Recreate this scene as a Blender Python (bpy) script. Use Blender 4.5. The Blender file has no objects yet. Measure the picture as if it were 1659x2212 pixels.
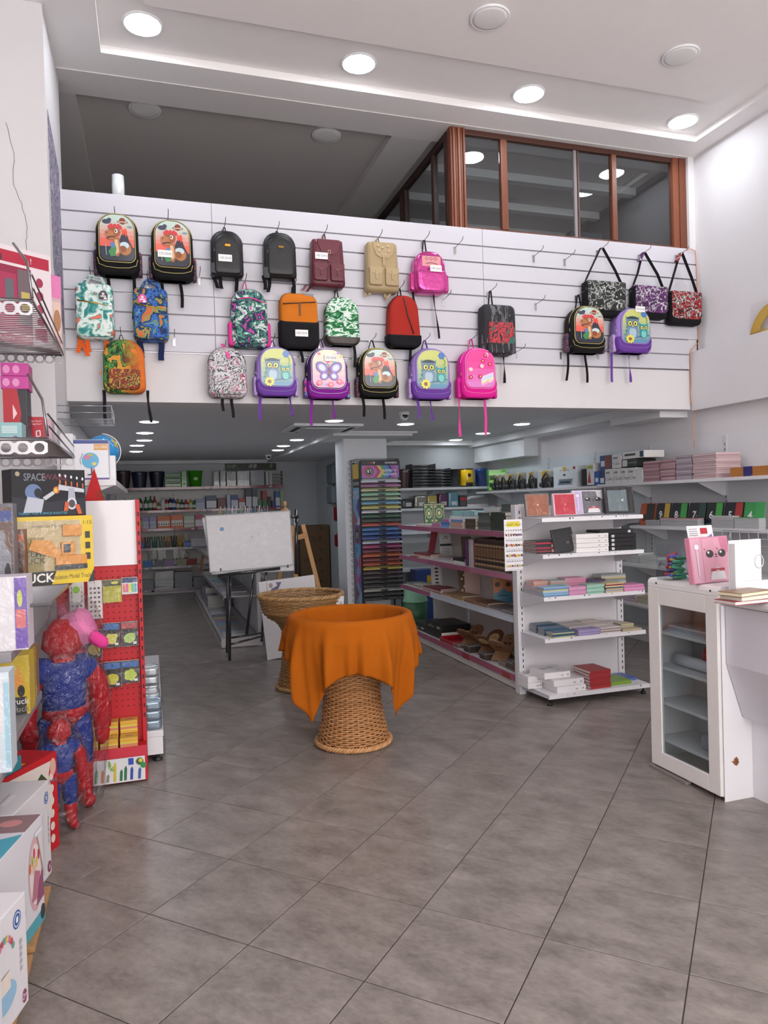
import bpy, bmesh, math, random
from mathutils import Vector, Matrix
R = math.radians
scn = bpy.context.scene
COL = scn.collection
# ------------------------------------------------------------------ camera (solved from the floor tiles)
F, CX, CY, HC = 1577.39, 829.5, 1106.0, 1.65
_yw, _pi, _ro = R(-17.78), .0129, -.029
_f = Vector((-math.sin(_yw)*math.cos(_pi), math.cos(_yw)*math.cos(_pi), -math.sin(_pi)))
_r = Vector((math.cos(_yw), math.sin(_yw), 0)); _u = _r.cross(_f)
_r2 = _r*math.cos(_ro) + _u*math.sin(_ro); _u2 = -_r*math.sin(_ro) + _u*math.cos(_ro)
CAM = Vector((0, 0, HC))
cam = bpy.data.cameras.new('camera'); cam.sensor_fit = 'VERTICAL'; cam.sensor_height = 36; cam.sensor_width = 27
cam.lens = 36*F/2212; cam.clip_start = .05; cam.clip_end = 100
camo = bpy.data.objects.new('camera', cam); COL.objects.link(camo)
camo.matrix_world = Matrix(((_r2.x, _u2.x, -_f.x, 0), (_r2.y, _u2.y, -_f.y, 0), (_r2.z, _u2.z, -_f.z, HC), (0, 0, 0, 1)))
scn.camera = camo
# ------------------------------------------------------------------ sky, exposure
LAMP, LAMP_LOW, SKY = 74.0, 44.0, 5.1
w = bpy.data.worlds.new('sky'); scn.world = w; w.use_nodes = True
w.node_tree.nodes['Background'].inputs[0].default_value = (1, .965, .95, 1)
w.node_tree.nodes['Background'].inputs[1].default_value = SKY
vs = scn.view_settings
vs.view_transform = 'Standard'; vs.look = 'None'; vs.gamma = 1; vs.use_curve_mapping = False; vs.exposure = 0.0
# ------------------------------------------------------------------ pixel -> place
def ray(px, py): return _f + (px-CX)/F*_r2 - (py-CY)/F*_u2
def onz(px, py, z=0): d = ray(px, py); return CAM + d*((z-HC)/d.z)
def ony(px, py, y): d = ray(px, py); return CAM + d*(y/d.y)
def onx(px, py, x): d = ray(px, py); return CAM + d*(x/d.x)
def rect(a, b, c, d, y):           # pixel box -> x0, x1, z0, z1 on the plane y
    mx, my = (a+c)/2, (b+d)/2
    return ony(a, my, y).x, ony(c, my, y).x, ony(mx, d, y).z, ony(mx, b, y).z
# ------------------------------------------------------------------ colour and materials
def lin(h):
    if not isinstance(h, str): return tuple(h)[:3]
    h = h.lstrip('#'); o = []
    for i in (0, 2, 4):
        c = int(h[i:i+2], 16)/255
        o.append(c/12.92 if c <= .04045 else ((c+.055)/1.055)**2.4)
    return tuple(o)
def nodes(m):
    m.use_nodes = True; t = m.node_tree
    return t, t.nodes, t.links, t.nodes['Principled BSDF']
_M = {}
def paint(kind='satin', rough=.45, metal=0, coat=0, noise=0, bump=0, bscale=60, alpha=None, spec=.5):
    """material whose colour is the mesh's own colour attribute"""
    if kind in _M: return _M[kind]
    m = bpy.data.materials.new(kind); t, N, L, b = nodes(m)
    a = N.new('ShaderNodeAttribute'); a.attribute_name = 'Col'
    src = a.outputs['Color']
    if noise or bump:
        tc = N.new('ShaderNodeTexCoord'); nz = N.new('ShaderNodeTexNoise')
        nz.inputs['Scale'].default_value = bscale; nz.inputs['Detail'].default_value = 4
        L.new(tc.outputs['Object'], nz.inputs['Vector'])
        if noise:
            mr = N.new('ShaderNodeMapRange'); mr.inputs[3].default_value = 1-noise; mr.inputs[4].default_value = 1+noise
            L.new(nz.outputs['Fac'], mr.inputs[0])
            mx = N.new('ShaderNodeVectorMath'); mx.operation = 'SCALE'
            L.new(src, mx.inputs[0]); L.new(mr.outputs[0], mx.inputs['Scale']); src = mx.outputs[0]
        if bump:
            bp = N.new('ShaderNodeBump'); bp.inputs['Strength'].default_value = bump; bp.inputs['Distance'].default_value = .004
            L.new(nz.outputs['Fac'], bp.inputs['Height']); L.new(bp.outputs[0], b.inputs['Normal'])
    L.new(src, b.inputs['Base Color'])
    b.inputs['Roughness'].default_value = rough; b.inputs['Metallic'].default_value = metal
    b.inputs['Coat Weight'].default_value = coat; b.inputs['Specular IOR Level'].default_value = spec
    if alpha is not None: b.inputs['Alpha'].default_value = alpha
    _M[kind] = m; return m
SATIN = paint('satin', .42); MATTE = paint('matte', .8, noise=.05, bscale=25); GLOSS = paint('gloss', .18, coat=.3)
FABRIC = paint('fabric', .88, noise=.14, bump=.35, bscale=220, spec=.25); LEATHER = paint('leather', .42, noise=.08, bump=.5, bscale=90)
METAL = paint('metal', .3, metal=1); STEEL = paint('painted_steel', .35, noise=.03, bscale=8); CARD = paint('printed_card', .38, noise=.02, bscale=30)
PAPER = paint('paper', .75, noise=.04, bscale=90); PLASTER = paint('plaster', .7, noise=.025, bump=.12, bscale=9)
WOODP = paint('wood', .5, noise=.18, bump=.2, bscale=40); FOIL = paint('holographic', .16, metal=.55, noise=.2, bump=.7, bscale=28)
WICK = paint('wicker', .5, noise=.25, bump=.3, bscale=70); DARKGLOSS = paint('dark_film', .12, coat=.6, bump=.5, bscale=35)
def glassy(name, col, tr, rough=.03, edge=.5):
    """thin clear sheet: lets light through, and reflects more the more it is seen edge-on"""
    if name in _M: return _M[name]
    m = bpy.data.materials.new(name); t, N, L, b = nodes(m); out = N['Material Output']; N.remove(b)
    tb = N.new('ShaderNodeBsdfTransparent'); tb.inputs[0].default_value = (*lin(col), 1)
    g = N.new('ShaderNodeBsdfGlossy'); g.inputs['Color'].default_value = (.95, .95, .95, 1); g.inputs['Roughness'].default_value = rough
    lw = N.new('ShaderNodeLayerWeight'); lw.inputs[0].default_value = .5
    pw = N.new('ShaderNodeMath'); pw.operation = 'POWER'; pw.inputs[1].default_value = 4; L.new(lw.outputs['Facing'], pw.inputs[0])
    mr = N.new('ShaderNodeMapRange'); mr.inputs[3].default_value = 1-tr; mr.inputs[4].default_value = edge; L.new(pw.outputs[0], mr.inputs[0])
    mix = N.new('ShaderNodeMixShader'); L.new(mr.outputs[0], mix.inputs[0]); L.new(tb.outputs[0], mix.inputs[1]); L.new(g.outputs[0], mix.inputs[2]); L.new(mix.outputs[0], out.inputs[0])
    if name.startswith('film'):
        tc = N.new('ShaderNodeTexCoord'); nz = N.new('ShaderNodeTexNoise'); nz.inputs['Scale'].default_value = 14; nz.inputs['Detail'].default_value = 5; nz.inputs['Distortion'].default_value = 1.5
        bp = N.new('ShaderNodeBump'); bp.inputs['Strength'].default_value = 1; bp.inputs['Distance'].default_value = .05 if 'bag' in name else .02
        L.new(tc.outputs['Object'], nz.inputs['Vector']); L.new(nz.outputs['Fac'], bp.inputs['Height']); L.new(bp.outputs[0], g.inputs['Normal'])
    _M[name] = m; return m
GLASS = glassy('window_glass', '#eef2f4', .93, .01, .6); FILM = glassy('film_wrap', '#fdfdfd', .975, .1, .3)
BAGFILM = glassy('film_bag', '#f4f2f4', .935, .14, .4); BOXCLEAR = glassy('clear_box', '#f6f8f9', .965, .05, .4)
def emit(name, col, s):
    if name in _M: return _M[name]
    m = bpy.data.materials.new(name); t, N, L, b = nodes(m)
    b.inputs['Base Color'].default_value = (.8, .8, .8, 1); b.inputs['Emission Color'].default_value = (*lin(col), 1); b.inputs['Emission Strength'].default_value = s
    _M[name] = m; return m
def pattern(name, cols, scale=12, kind='noise', rough=.8, dist=1.5, stretch=(1, 1, 1), hard=True, metal=0):
    """printed cloth: a noise or cell pattern cut into flat colours"""
    if name in _M: return _M[name]
    m = bpy.data.materials.new(name); t, N, L, b = nodes(m)
    tc = N.new('ShaderNodeTexCoord'); mp = N.new('ShaderNodeMapping'); mp.inputs['Scale'].default_value = stretch
    L.new(tc.outputs['Object'], mp.inputs[0])
    if kind == 'cells':
        tx = N.new('ShaderNodeTexVoronoi'); o = 'Color'
        nz = N.new('ShaderNodeTexNoise'); nz.inputs['Scale'].default_value = scale*.7; nz.inputs['Detail'].default_value = 3
        ad = N.new('ShaderNodeMixRGB'); ad.inputs[0].default_value = .12*dist
        L.new(mp.outputs[0], nz.inputs['Vector']); L.new(mp.outputs[0], ad.inputs[1]); L.new(nz.outputs['Color'], ad.inputs[2]); L.new(ad.outputs[0], tx.inputs['Vector'])
        tx.inputs['Scale'].default_value = scale; sp = N.new('ShaderNodeSeparateColor'); L.new(tx.outputs['Color'], sp.inputs[0]); fac = sp.outputs[0]
    else:
        tx = N.new('ShaderNodeTexNoise'); tx.inputs['Scale'].default_value = scale; tx.inputs['Detail'].default_value = 3; tx.inputs['Distortion'].default_value = dist
        L.new(mp.outputs[0], tx.inputs['Vector']); fac = tx.outputs['Fac']
    cr = N.new('ShaderNodeValToRGB'); cr.color_ramp.interpolation = 'CONSTANT' if hard else 'LINEAR'
    el = cr.color_ramp.elements
    lo, hi = (0, 1) if kind == 'cells' else (.33, .68)
    while len(el) < len(cols): el.new(.5)
    for i, c in enumerate(cols):
        el[i].position = 0 if i == 0 else lo+(hi-lo)*i/len(cols); el[i].color = (*lin(c), 1)
    L.new(fac, cr.inputs[0]); L.new(cr.outputs[0], b.inputs['Base Color'])
    b.inputs['Roughness'].default_value = rough; b.inputs['Metallic'].default_value = metal
    _M[name] = m; return m
# ------------------------------------------------------------------ mesh building
class MB:
    def __init__(s, col='#ffffff'): s.v = []; s.f = []; s.c = []; s.sm = []; s.col = lin(col)
    def _a(s, vs, fs, col=None, smooth=False):
        o = len(s.v); s.v += [tuple(x) for x in vs]; c = lin(col) if col is not None else s.col
        for f in fs: s.f.append([o+i for i in f]); s.c.append(c); s.sm.append(smooth)
        return s
    def box(s, x0, x1, y0, y1, z0, z1, col=None, M=None):
        p = [Vector((x, y, z)) for z in (z0, z1) for y in (y0, y1) for x in (x0, x1)]
        if M is not None: p = [M @ q for q in p]
        return s._a(p, [(0, 2, 3, 1), (4, 5, 7, 6), (0, 1, 5, 4), (2, 6, 7, 3), (0, 4, 6, 2), (1, 3, 7, 5)], col)
    def bbox(s, x0, x1, y0, y1, z0, z1, b=.004, col=None, M=None):   # box with bevelled edges
        bm = bmesh.new(); bmesh.ops.create_cube(bm, size=1)
        for v in bm.verts: v.co = Vector((x0+(v.co.x+.5)*(x1-x0), y0+(v.co.y+.5)*(y1-y0), z0+(v.co.z+.5)*(z1-z0)))
        bmesh.ops.bevel(bm, geom=bm.edges[:], offset=min(b, (x1-x0)*.45, (y1-y0)*.45, (z1-z0)*.45), segments=2, affect='EDGES', profile=.6)
        bm.verts.index_update()
        vs = [(M @ v.co) if M is not None else v.co.copy() for v in bm.verts]
        s._a(vs, [[v.index for v in f.verts] for f in bm.faces], col); bm.free(); return s
    def hexa(s, p, col=None): return s._a(p, [(0, 3, 2, 1), (4, 5, 6, 7), (0, 1, 5, 4), (1, 2, 6, 5), (2, 3, 7, 6), (3, 0, 4, 7)], col)
    def tube(s, path, r, n=8, col=None, closed=False, caps=True):
        path = [Vector(p) for p in path]; k = len(path); rings = []; up = None
        for i, p in enumerate(path):
            if closed: d = path[(i+1) % k]-path[i-1]
            else: d = path[min(i+1, k-1)]-path[max(i-1, 0)]
            d = d.normalized() if d.length > 1e-9 else Vector((0, 0, 1))
            if up is None: up = d.orthogonal().normalized()
            up = (up-d*up.dot(d)); up = up.normalized() if up.length > 1e-6 else d.orthogonal().normalized()
            sd = d.cross(up); rr = r[i] if isinstance(r, (list, tuple)) else r
            rings.append([p+up*(rr*math.cos(a*2*math.pi/n))+sd*(rr*math.sin(a*2*math.pi/n)) for a in range(n)])
        vs = [q for g in rings for q in g]; fs = []
        for i in range(k if closed else k-1):
            j = (i+1) % k
            for a in range(n): b = (a+1) % n; fs.append((i*n+a, i*n+b, j*n+b, j*n+a))
        s._a(vs, fs, col, True)
        if caps and not closed: o = len(s.v)-len(vs); s.f += [[o+a for a in range(n)][::-1], [o+(k-1)*n+a for a in range(n)]]; s.c += [lin(col) if col is not None else s.col]*2; s.sm += [False]*2
        return s
    def lathe(s, prof, n=24, c=(0, 0, 0), col=None, smooth=True, sx=1, sy=1, M=None):
        vs = []; fs = []
        for r_, z in prof:
            for a in range(n): t = a*2*math.pi/n; q = Vector((c[0]+sx*r_*math.cos(t), c[1]+sy*r_*math.sin(t), c[2]+z)); vs.append(M @ q if M is not None else q)
        k = len(prof)
        for i in range(k-1):
            for a in range(n): b = (a+1) % n; fs.append((i*n+a, i*n+b, (i+1)*n+b, (i+1)*n+a))
        s._a(vs, fs, col, smooth)
        o = len(s.v)-len(vs); cc = lin(col) if col is not None else s.col
        if prof[0][0] > 1e-6: s.f.append([o+a for a in range(n)][::-1]); s.c.append(cc); s.sm.append(False)
        if prof[-1][0] > 1e-6: s.f.append([o+(k-1)*n+a for a in range(n)]); s.c.append(cc); s.sm.append(False)
        return s
    def prism(s, poly, O, U, V, th, col=None, side=None):  # 2-D outline in the frame O,U,V, extruded by th along U x V, both ends capped
        O, U, V = Vector(O), Vector(U), Vector(V); n = U.cross(V).normalized()*th; k = len(poly)
        a = [O+U*p[0]+V*p[1] for p in poly]; b = [q+n for q in a]
        s._a(b, [list(range(k))], col); s._a(a, [list(range(k))[::-1]], side if side is not None else col)
        s._a(a+b, [(i, (i+1) % k, (i+1) % k+k, i+k) for i in range(k)], side if side is not None else col); return s
    def poly(s, pts, col=None): return s._a(pts, [list(range(len(pts)))], col)
    def rings(s, rs, col=None, smooth=True, cap0=True, cap1=True):
        n = len(rs[0]); vs = [q for g in rs for q in g]; fs = []
        for i in range(len(rs)-1):
            for a in range(n): b = (a+1) % n; fs.append((i*n+a, i*n+b, (i+1)*n+b, (i+1)*n+a))
        s._a(vs, fs, col, smooth); o = len(s.v)-len(vs); c = lin(col) if col is not None else s.col
        if cap0: s.f.append([o+a for a in range(n)][::-1]); s.c.append(c); s.sm.append(False)
        if cap1: s.f.append([o+(len(rs)-1)*n+a for a in range(n)]); s.c.append(c); s.sm.append(False)
        return s
    def ribbon(s, path, wv, th=.002, col=None):   # flat strap along path, half-width vector wv (one vector, or one for each point)
        path = [Vector(p) for p in path]; k = len(path); rs = []
        for i, p in enumerate(path):
            d = (path[min(i+1, k-1)]-path[max(i-1, 0)]).normalized(); wi = Vector(wv[i] if isinstance(wv, list) else wv)
            n = d.cross(wi).normalized()*th*.5
            rs.append([p-wi-n, p+wi-n, p+wi+n, p-wi+n])
        return s.rings(rs, col, False)
    def build(s, name, mat, parent=None, loc=None, rz=0, bevel=0):
        me = bpy.data.meshes.new(name); me.from_pydata(s.v, [], s.f)
        a = me.color_attributes.new('Col', 'FLOAT_COLOR', 'CORNER'); buf = []
        for f, c in zip(s.f, s.c): buf += [c[0], c[1], c[2], 1]*len(f)
        a.data.foreach_set('color', buf); me.polygons.foreach_set('use_smooth', s.sm)
        me.materials.append(mat); me.update()
        o = bpy.data.objects.new(name, me); COL.objects.link(o)
        if parent is not None: o.parent = parent
        if loc is not None: o.location = loc
        if rz: o.rotation_euler.z = rz
        if bevel:
            b = o.modifiers.new('bevel', 'BEVEL'); b.width = bevel; b.segments = 2; b.limit_method = 'ANGLE'
        return o
def tag(o, label=None, cat=None, group=None, kind=None):
    if label: o['label'] = label
    if cat: o['category'] = cat
    if group: o['group'] = group
    if kind: o['kind'] = kind
    return o
def thing(name, label, cat, loc=(0, 0, 0), rz=0, group=None):
    o = bpy.data.objects.new(name, None); COL.objects.link(o); o.empty_display_size = .05
    o.location = loc; o.rotation_euler.z = rz
    return tag(o, label, cat, group)
def struct(name, mb, mat, parent=None, label=None):
    o = mb.build(name, mat, parent)
    if parent is None: o['kind'] = 'structure'
    if label: o['label'] = label
    return o
def dup(o, parent=None, loc=None, rz=None):
    c = o.copy(); COL.objects.link(c); c.parent = parent
    if loc is not None: c.location = loc
    if rz is not None: c.rotation_euler.z = rz
    for ch in [k for k in bpy.data.objects if k.parent == o]: dup(ch, c)
    return c
# flat print: layered outlines in a frame (O origin, U right, V up); each layer lies a hair above the last
class Print:
    def __init__(s, O, U, V, step=.0002): s.O, s.U, s.V = Vector(O), Vector(U), Vector(V); s.n = s.U.cross(s.V).normalized(); s.k = 0; s.mb = MB(); s.step = step
    def pt(s, u, v): return s.O+s.U*u+s.V*v+s.n*(s.k*s.step)
    def poly(s, pts, col): s.k += 1; s.mb.poly([s.pt(*p) for p in pts], col); return s
    def rect(s, a, b, c, d, col): return s.poly([(a, b), (c, b), (c, d), (a, d)], col)
    def ell(s, u, v, ru, rv, col, n=18, a0=0, a1=360, rot=0):
        p = []
        for i in range(n if a1-a0 >= 360 else n+1):
            t = R(a0+(a1-a0)*i/n); x, y = ru*math.cos(t), rv*math.sin(t); c_, s_ = math.cos(R(rot)), math.sin(R(rot)); p.append((u+x*c_-y*s_, v+x*s_+y*c_))
        return s.poly(p, col)
    def line(s, pts, w, col):
        s.k += 1
        for (a, b), (c, d) in zip(pts[:-1], pts[1:]):
            dx, dy = c-a, d-b; l = math.hypot(dx, dy) or 1; nx, ny = -dy/l*w/2, dx/l*w/2
            s.mb.poly([s.pt(a-nx, b-ny), s.pt(c-nx, d-ny), s.pt(c+nx, d+ny), s.pt(a+nx, b+ny)], col)
        return s
    def text(s, t, u, v, h, col, align='CENTER', sx=1, rot=0, shear=0, bold=0):
        s.k += 1; me = text_mesh(t, align, shear, bold); c_, s_ = math.cos(R(rot)), math.sin(R(rot))
        vs = []
        for q in me[0]:
            x, y = q[0]*h*sx, q[1]*h; vs.append(s.pt(u+x*c_-y*s_, v+x*s_+y*c_))
        s.mb._a(vs, me[1], col); return s
    def build(s, name, mat=CARD, parent=None): return s.mb.build(name, mat, parent)
_T = {}
def text_mesh(t, align='CENTER', shear=0, bold=0):
    k = (t, align, shear, bold)
    if k in _T: return _T[k]
    cu = bpy.data.curves.new('lettering', 'FONT'); cu.body = t; cu.align_x = align; cu.size = 1.38; cu.shear = shear; cu.offset = bold; cu.resolution_u = 3
    o = bpy.data.objects.new('lettering', cu); COL.objects.link(o)
    dg = bpy.context.evaluated_depsgraph_get(); me = o.evaluated_get(dg).to_mesh()
    r_ = ([v.co[:] for v in me.vertices], [list(p.vertices) for p in me.polygons])
    o.evaluated_get(dg).to_mesh_clear(); bpy.data.objects.remove(o); bpy.data.curves.remove(cu)
    _T[k] = r_; return r_
def rrect(w, h, rt, rb, n=7, taper=0):
    """rounded outline centred on x, z from 0 to h: top corner radius rt, bottom rb"""
    p = []
    for cx, cz, r_, a0 in ((w/2-rb, rb, rb, -90), (w/2-rt, h-rt, rt, 0), (-w/2+rt, h-rt, rt, 90), (-w/2+rb, rb, rb, 180)):
        for i in range(n+1):
            t = R(a0+90*i/n); x, z = cx+r_*math.cos(t), cz+r_*math.sin(t)
            p.append((x*(1-taper*z/h), z))
    return p
ORD = ['first', 'second', 'third', 'fourth', 'fifth', 'sixth', 'seventh', 'eighth', 'ninth', 'tenth', 'eleventh', 'twelfth', 'thirteenth', 'fourteenth', 'fifteenth', 'sixteenth', 'seventeenth', 'eighteenth', 'nineteenth', 'twentieth', 'twenty-first', 'twenty-second', 'twenty-third', 'twenty-fourth', 'twenty-fifth', 'twenty-sixth', 'twenty-seventh', 'twenty-eighth', 'twenty-ninth', 'thirtieth']
def fromtop(i, n): return 'topmost' if i == 0 else ('bottom' if i == n-1 else ORD[i]+' from top')
def fromleft(i, n): return 'leftmost' if i == 0 else ('rightmost' if i == n-1 else ORD[i]+' from left')
rnd = random.Random(7)
# ================================================================== the setting
WHITE, OFF = '#d6d3d5', '#dcd9da'
def sbox(name, x0, x1, y0, y1, z0, z1, col=WHITE, mat=None, parent=None, label=None):
    return struct(name, MB(col).box(x0, x1, y0, y1, z0, z1), mat or PLASTER, parent, label)
# floor: square tiles laid on the diagonal over a grout bed
def floor_mat():
    m = bpy.data.materials.new('concrete_tile'); t, N, L, b = nodes(m)
    tc = N.new('ShaderNodeTexCoord'); oi = N.new('ShaderNodeObjectInfo'); ad = N.new('ShaderNodeVectorMath'); ad.operation = 'ADD'
    sc = N.new('ShaderNodeVectorMath'); sc.operation = 'SCALE'; sc.inputs['Scale'].default_value = 1
    L.new(tc.outputs['Object'], ad.inputs[0]); L.new(oi.outputs['Location'], ad.inputs[1])
    mp = N.new('ShaderNodeMapping'); mp.inputs['Rotation'].default_value = (0, 0, R(45)); mp.inputs['Scale'].default_value = (1, 1.8, 1); L.new(ad.outputs[0], mp.inputs[0])
    n1 = N.new('ShaderNodeTexNoise'); n1.inputs['Scale'].default_value = 4.5; n1.inputs['Detail'].default_value = 8; n1.inputs['Roughness'].default_value = .62; L.new(mp.outputs[0], n1.inputs['Vector'])
    n2 = N.new('ShaderNodeTexNoise'); n2.inputs['Scale'].default_value = 26; n2.inputs['Detail'].default_value = 6; n2.inputs['Roughness'].default_value = .7; L.new(mp.outputs[0], n2.inputs['Vector'])
    mx = N.new('ShaderNodeMixRGB'); mx.inputs[0].default_value = .38; L.new(n1.outputs['Fac'], mx.inputs[1]); L.new(n2.outputs['Fac'], mx.inputs[2])
    cr = N.new('ShaderNodeValToRGB'); e = cr.color_ramp.elements
    e[0].position = .3; e[0].color = (*lin('#5c5450'), 1); e[1].position = .68; e[1].color = (*lin('#9a918c'), 1)
    L.new(mx.outputs[0], cr.inputs[0]); L.new(cr.outputs[0], b.inputs['Base Color'])
    mr = N.new('ShaderNodeMapRange'); mr.inputs[3].default_value = .24; mr.inputs[4].default_value = .42; L.new(n2.outputs['Fac'], mr.inputs[0]); L.new(mr.outputs[0], b.inputs['Roughness'])
    b.inputs['Specular IOR Level'].default_value = .42
    return m
TILE = floor_mat()
fl = struct('floor', MB('#3a3430').box(-1.3, 5.7, -3, 15.3, -.15, -.003), PLASTER, label='grey diagonal tiled shop floor')
def tile_mb(mb, M=None):
    a, c = .2478, .2462
    v = [(-a, -a, -.012), (a, -a, -.012), (a, a, -.012), (-a, a, -.012), (-a, -a, -.0014), (a, -a, -.0014), (a, a, -.0014), (-a, a, -.0014), (-c, -c, 0), (c, -c, 0), (c, c, 0), (-c, c, 0)]
    v = [Vector(q) for q in v]
    if M is not None: v = [M @ q for q in v]
    mb._a(v, [(0, 1, 5, 4), (1, 2, 6, 5), (2, 3, 7, 6), (3, 0, 4, 7), (4, 5, 9, 8), (5, 6, 10, 9), (6, 7, 11, 10), (7, 4, 8, 11), (8, 9, 10, 11)])
cand = []
ca, sa = math.cos(R(-45)), math.sin(R(-45))
for i in range(-40, 50):
    for j in range(-40, 50):
        tx, ty = (i+.5-3.4947)*.5, (j+.5+5.344)*.5
        x, y = tx*ca-ty*sa, tx*sa+ty*ca
        if -1.25 < x < 5.6 and -2.9 < y < 15.2:
            d = Vector((x, y, 0))-CAM; k = d.dot(_f)
            vis = k > .8 and abs(d.dot(_r2)/k)*F < 960 and -d.dot(_u2)/k*F < 1500
            if x < -.75 or (x > 3.4 and y > 10.7): vis = False
            cand.append((0 if vis else 1, k if vis else 0, x, y))
cand.sort(); first = None; rest = MB()
for n, (h, k, x, y) in enumerate(cand):
    if n < 300 and not h:
        if first is None:
            mb = MB(); tile_mb(mb); first = mb.build('tile', TILE, fl, (x, y, 0), R(-45))
        else: dup(first, fl, (x, y, 0))
    else: tile_mb(rest, Matrix.Translation((x, y, 0)) @ Matrix.Rotation(R(-45), 4, 'Z'))
tag(rest.build('tile_field', TILE, fl), kind='stuff')
# walls
XR, XL = 5.27, -1.05
sbox('wall_left', XL-.2, XL, -3, 5.28, 0, 5.25)
wl = sbox('wall_left_pier', XL-.2, -.57, 5.28, 6.18, 0, 5.0, label='cracked white pier at the end of the left wall')
ck = MB('#6e6a68')
pts = [(15, 265), (32, 330), (28, 400), (48, 440), (60, 490), (57, 520), (60, 560), (62, 585)]
P3 = [ony(a, b, 5.278) for a, b in pts]; P3 = [p+Vector((rnd.uniform(-.006, .006), 0, 0)) for p in P3]
full = []
for a, b in zip(P3[:-1], P3[1:]): full += [a+(b-a)*(k/4)+Vector((rnd.uniform(-.005, .005), 0, 0)) for k in range(4)]
ck.tube(full, .0016, 4); ck.build('crack', MATTE, wl)
sbox('wall_right', XR, XR+.2, -3, 10.85, 0, 5.25)
sbox('trim_ledge', 5.17, XR, -3, 5.995, 2.475, 3.055, label='white boxed ledge along the right wall')
sbox('wall_lower_left', XL-.2, -.72, 6.18, 15.3, 0, 2.6)
sbox('wall_back', -.72, 3.36, 15.1, 15.3, 0, 2.6, '#c9cbd0')
sbox('wall_passage', 3.36, 3.5, 11.0, 15.3, 0, 2.6, '#cfd6da')
sbox('wall_back_right', 3.36, XR, 10.85, 11.0, 0, 2.6, '#9da1a3')  # grey base colour carries the dimness where the lamp beams barely reach
# mezzanine front: solid parapet faced with slats
wm = sbox('wall_mezzanine', -.57, XR, 6.015, 6.17, 2.49, 4.085)
seams = [-.57, ony(461, 600, 6).x, ony(1044, 600, 6).x, XR]
GZ = [4.085, 3.93, 3.781, 3.632, 3.482, 3.331, 3.181, 3.032, 2.882]
sw = thing('slatwall_panel', 'white grooved slat panel covering the mezzanine front, hung with bags', 'display panel', (2.3, 6.015, 2.882))
for k in range(8):
    z1, z0 = GZ[k]-(.0 if k == 0 else .006), GZ[k+1]+.006
    for q in range(3):
        x0, x1 = seams[q]+.0015, seams[q+1]-.0015
        if q == 2 and k >= 6: x1 = 5.165
        MB('#cac8d0').bbox(x0-2.3, x1-2.3, -.018, -.0003, z0-2.882, z1-2.882, .003).build('slat', SATIN, sw)
    # lip inside each groove
    MB('#8f8c90').box(-.57-2.3+.005, (5.16 if k >= 5 else 5.26)-2.3, -.006, -.0002, GZ[k+1]-.0055-2.882, GZ[k+1]+.0055-2.882).build('groove', METAL if k % 3 == 1 else SATIN, sw)
# ceilings
zc = 5.0
sbox('ceiling', XL-.2, XR+.2, -3, 6.0, 5.06, 5.25, '#ece8e6')
for nm, a in (('trim_1', (XL, XR, 5.73, 6.0)), ('trim_2', (XL, -.235, -3, 5.73)), ('trim_3', (5.06, XR, -3, 5.73))): sbox(nm, *a, zc, 5.06, '#eae7e6')
sbox('ceiling_drop', .073, 4.69, -3, 5.14, zc+.015, 5.06, '#ece7e4', label='dropped plaster field in the middle of the hall ceiling')
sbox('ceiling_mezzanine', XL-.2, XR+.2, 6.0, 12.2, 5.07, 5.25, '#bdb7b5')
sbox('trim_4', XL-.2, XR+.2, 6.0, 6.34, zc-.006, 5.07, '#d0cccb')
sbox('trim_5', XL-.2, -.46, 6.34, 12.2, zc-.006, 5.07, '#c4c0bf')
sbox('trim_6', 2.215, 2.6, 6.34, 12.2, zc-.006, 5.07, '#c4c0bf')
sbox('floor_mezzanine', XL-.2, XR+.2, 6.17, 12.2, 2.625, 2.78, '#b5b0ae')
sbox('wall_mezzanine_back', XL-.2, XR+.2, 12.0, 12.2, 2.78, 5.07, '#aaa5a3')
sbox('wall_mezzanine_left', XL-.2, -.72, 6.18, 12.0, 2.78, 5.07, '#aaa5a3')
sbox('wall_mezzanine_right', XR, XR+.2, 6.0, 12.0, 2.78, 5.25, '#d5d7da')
cl = sbox('ceiling_low', XL-.2, XR+.2, 6.17, 15.3, 2.6-.0, 2.62, '#d2d3d6', label='low ceiling under the mezzanine')
sbox('trim_7', -.72, 3.36, 14.95, 15.1, 2.53, 2.6, '#e2e2e4', label='cornice along the back wall')
sbox('trim_8', 3.36, XR-.3, 10.7, 10.85, 2.53, 2.6, '#e2e2e4')
sbox('trim_9', XR-.32, XR, 6.17, 10.85, 2.5, 2.6, '#dfe0e2', label='bulkhead along the right wall')
sbox('trim_10', 2.32, 3.42, 9.3, 15.1, 2.545, 2.6, '#dfe0e2', label='dropped bulkhead around the column')
sbox('trim_11', 2.27, 3.47, 9.24, 9.3, 2.575, 2.6, '#e6e6e8')
sbox('column', 2.575, 3.2, 9.78, 10.25, 0, 2.545, '#e4e6ea', label='square white column behind the card rack')
sbox('trim_14', 5.201, XR, 6.0, 6.13, 4.086, 4.993, label='plaster strip between the window post and right wall')
sbox('trim_12', XR-.34, XR, 6.17, 7.0, 2.43, 2.5, '#d9d9db', label='beam end under the ledge corner')
sbox('trim_13', XR-.22, XR, 9.2, 10.85, 2.25, 2.5, '#d9dcde')
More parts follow.
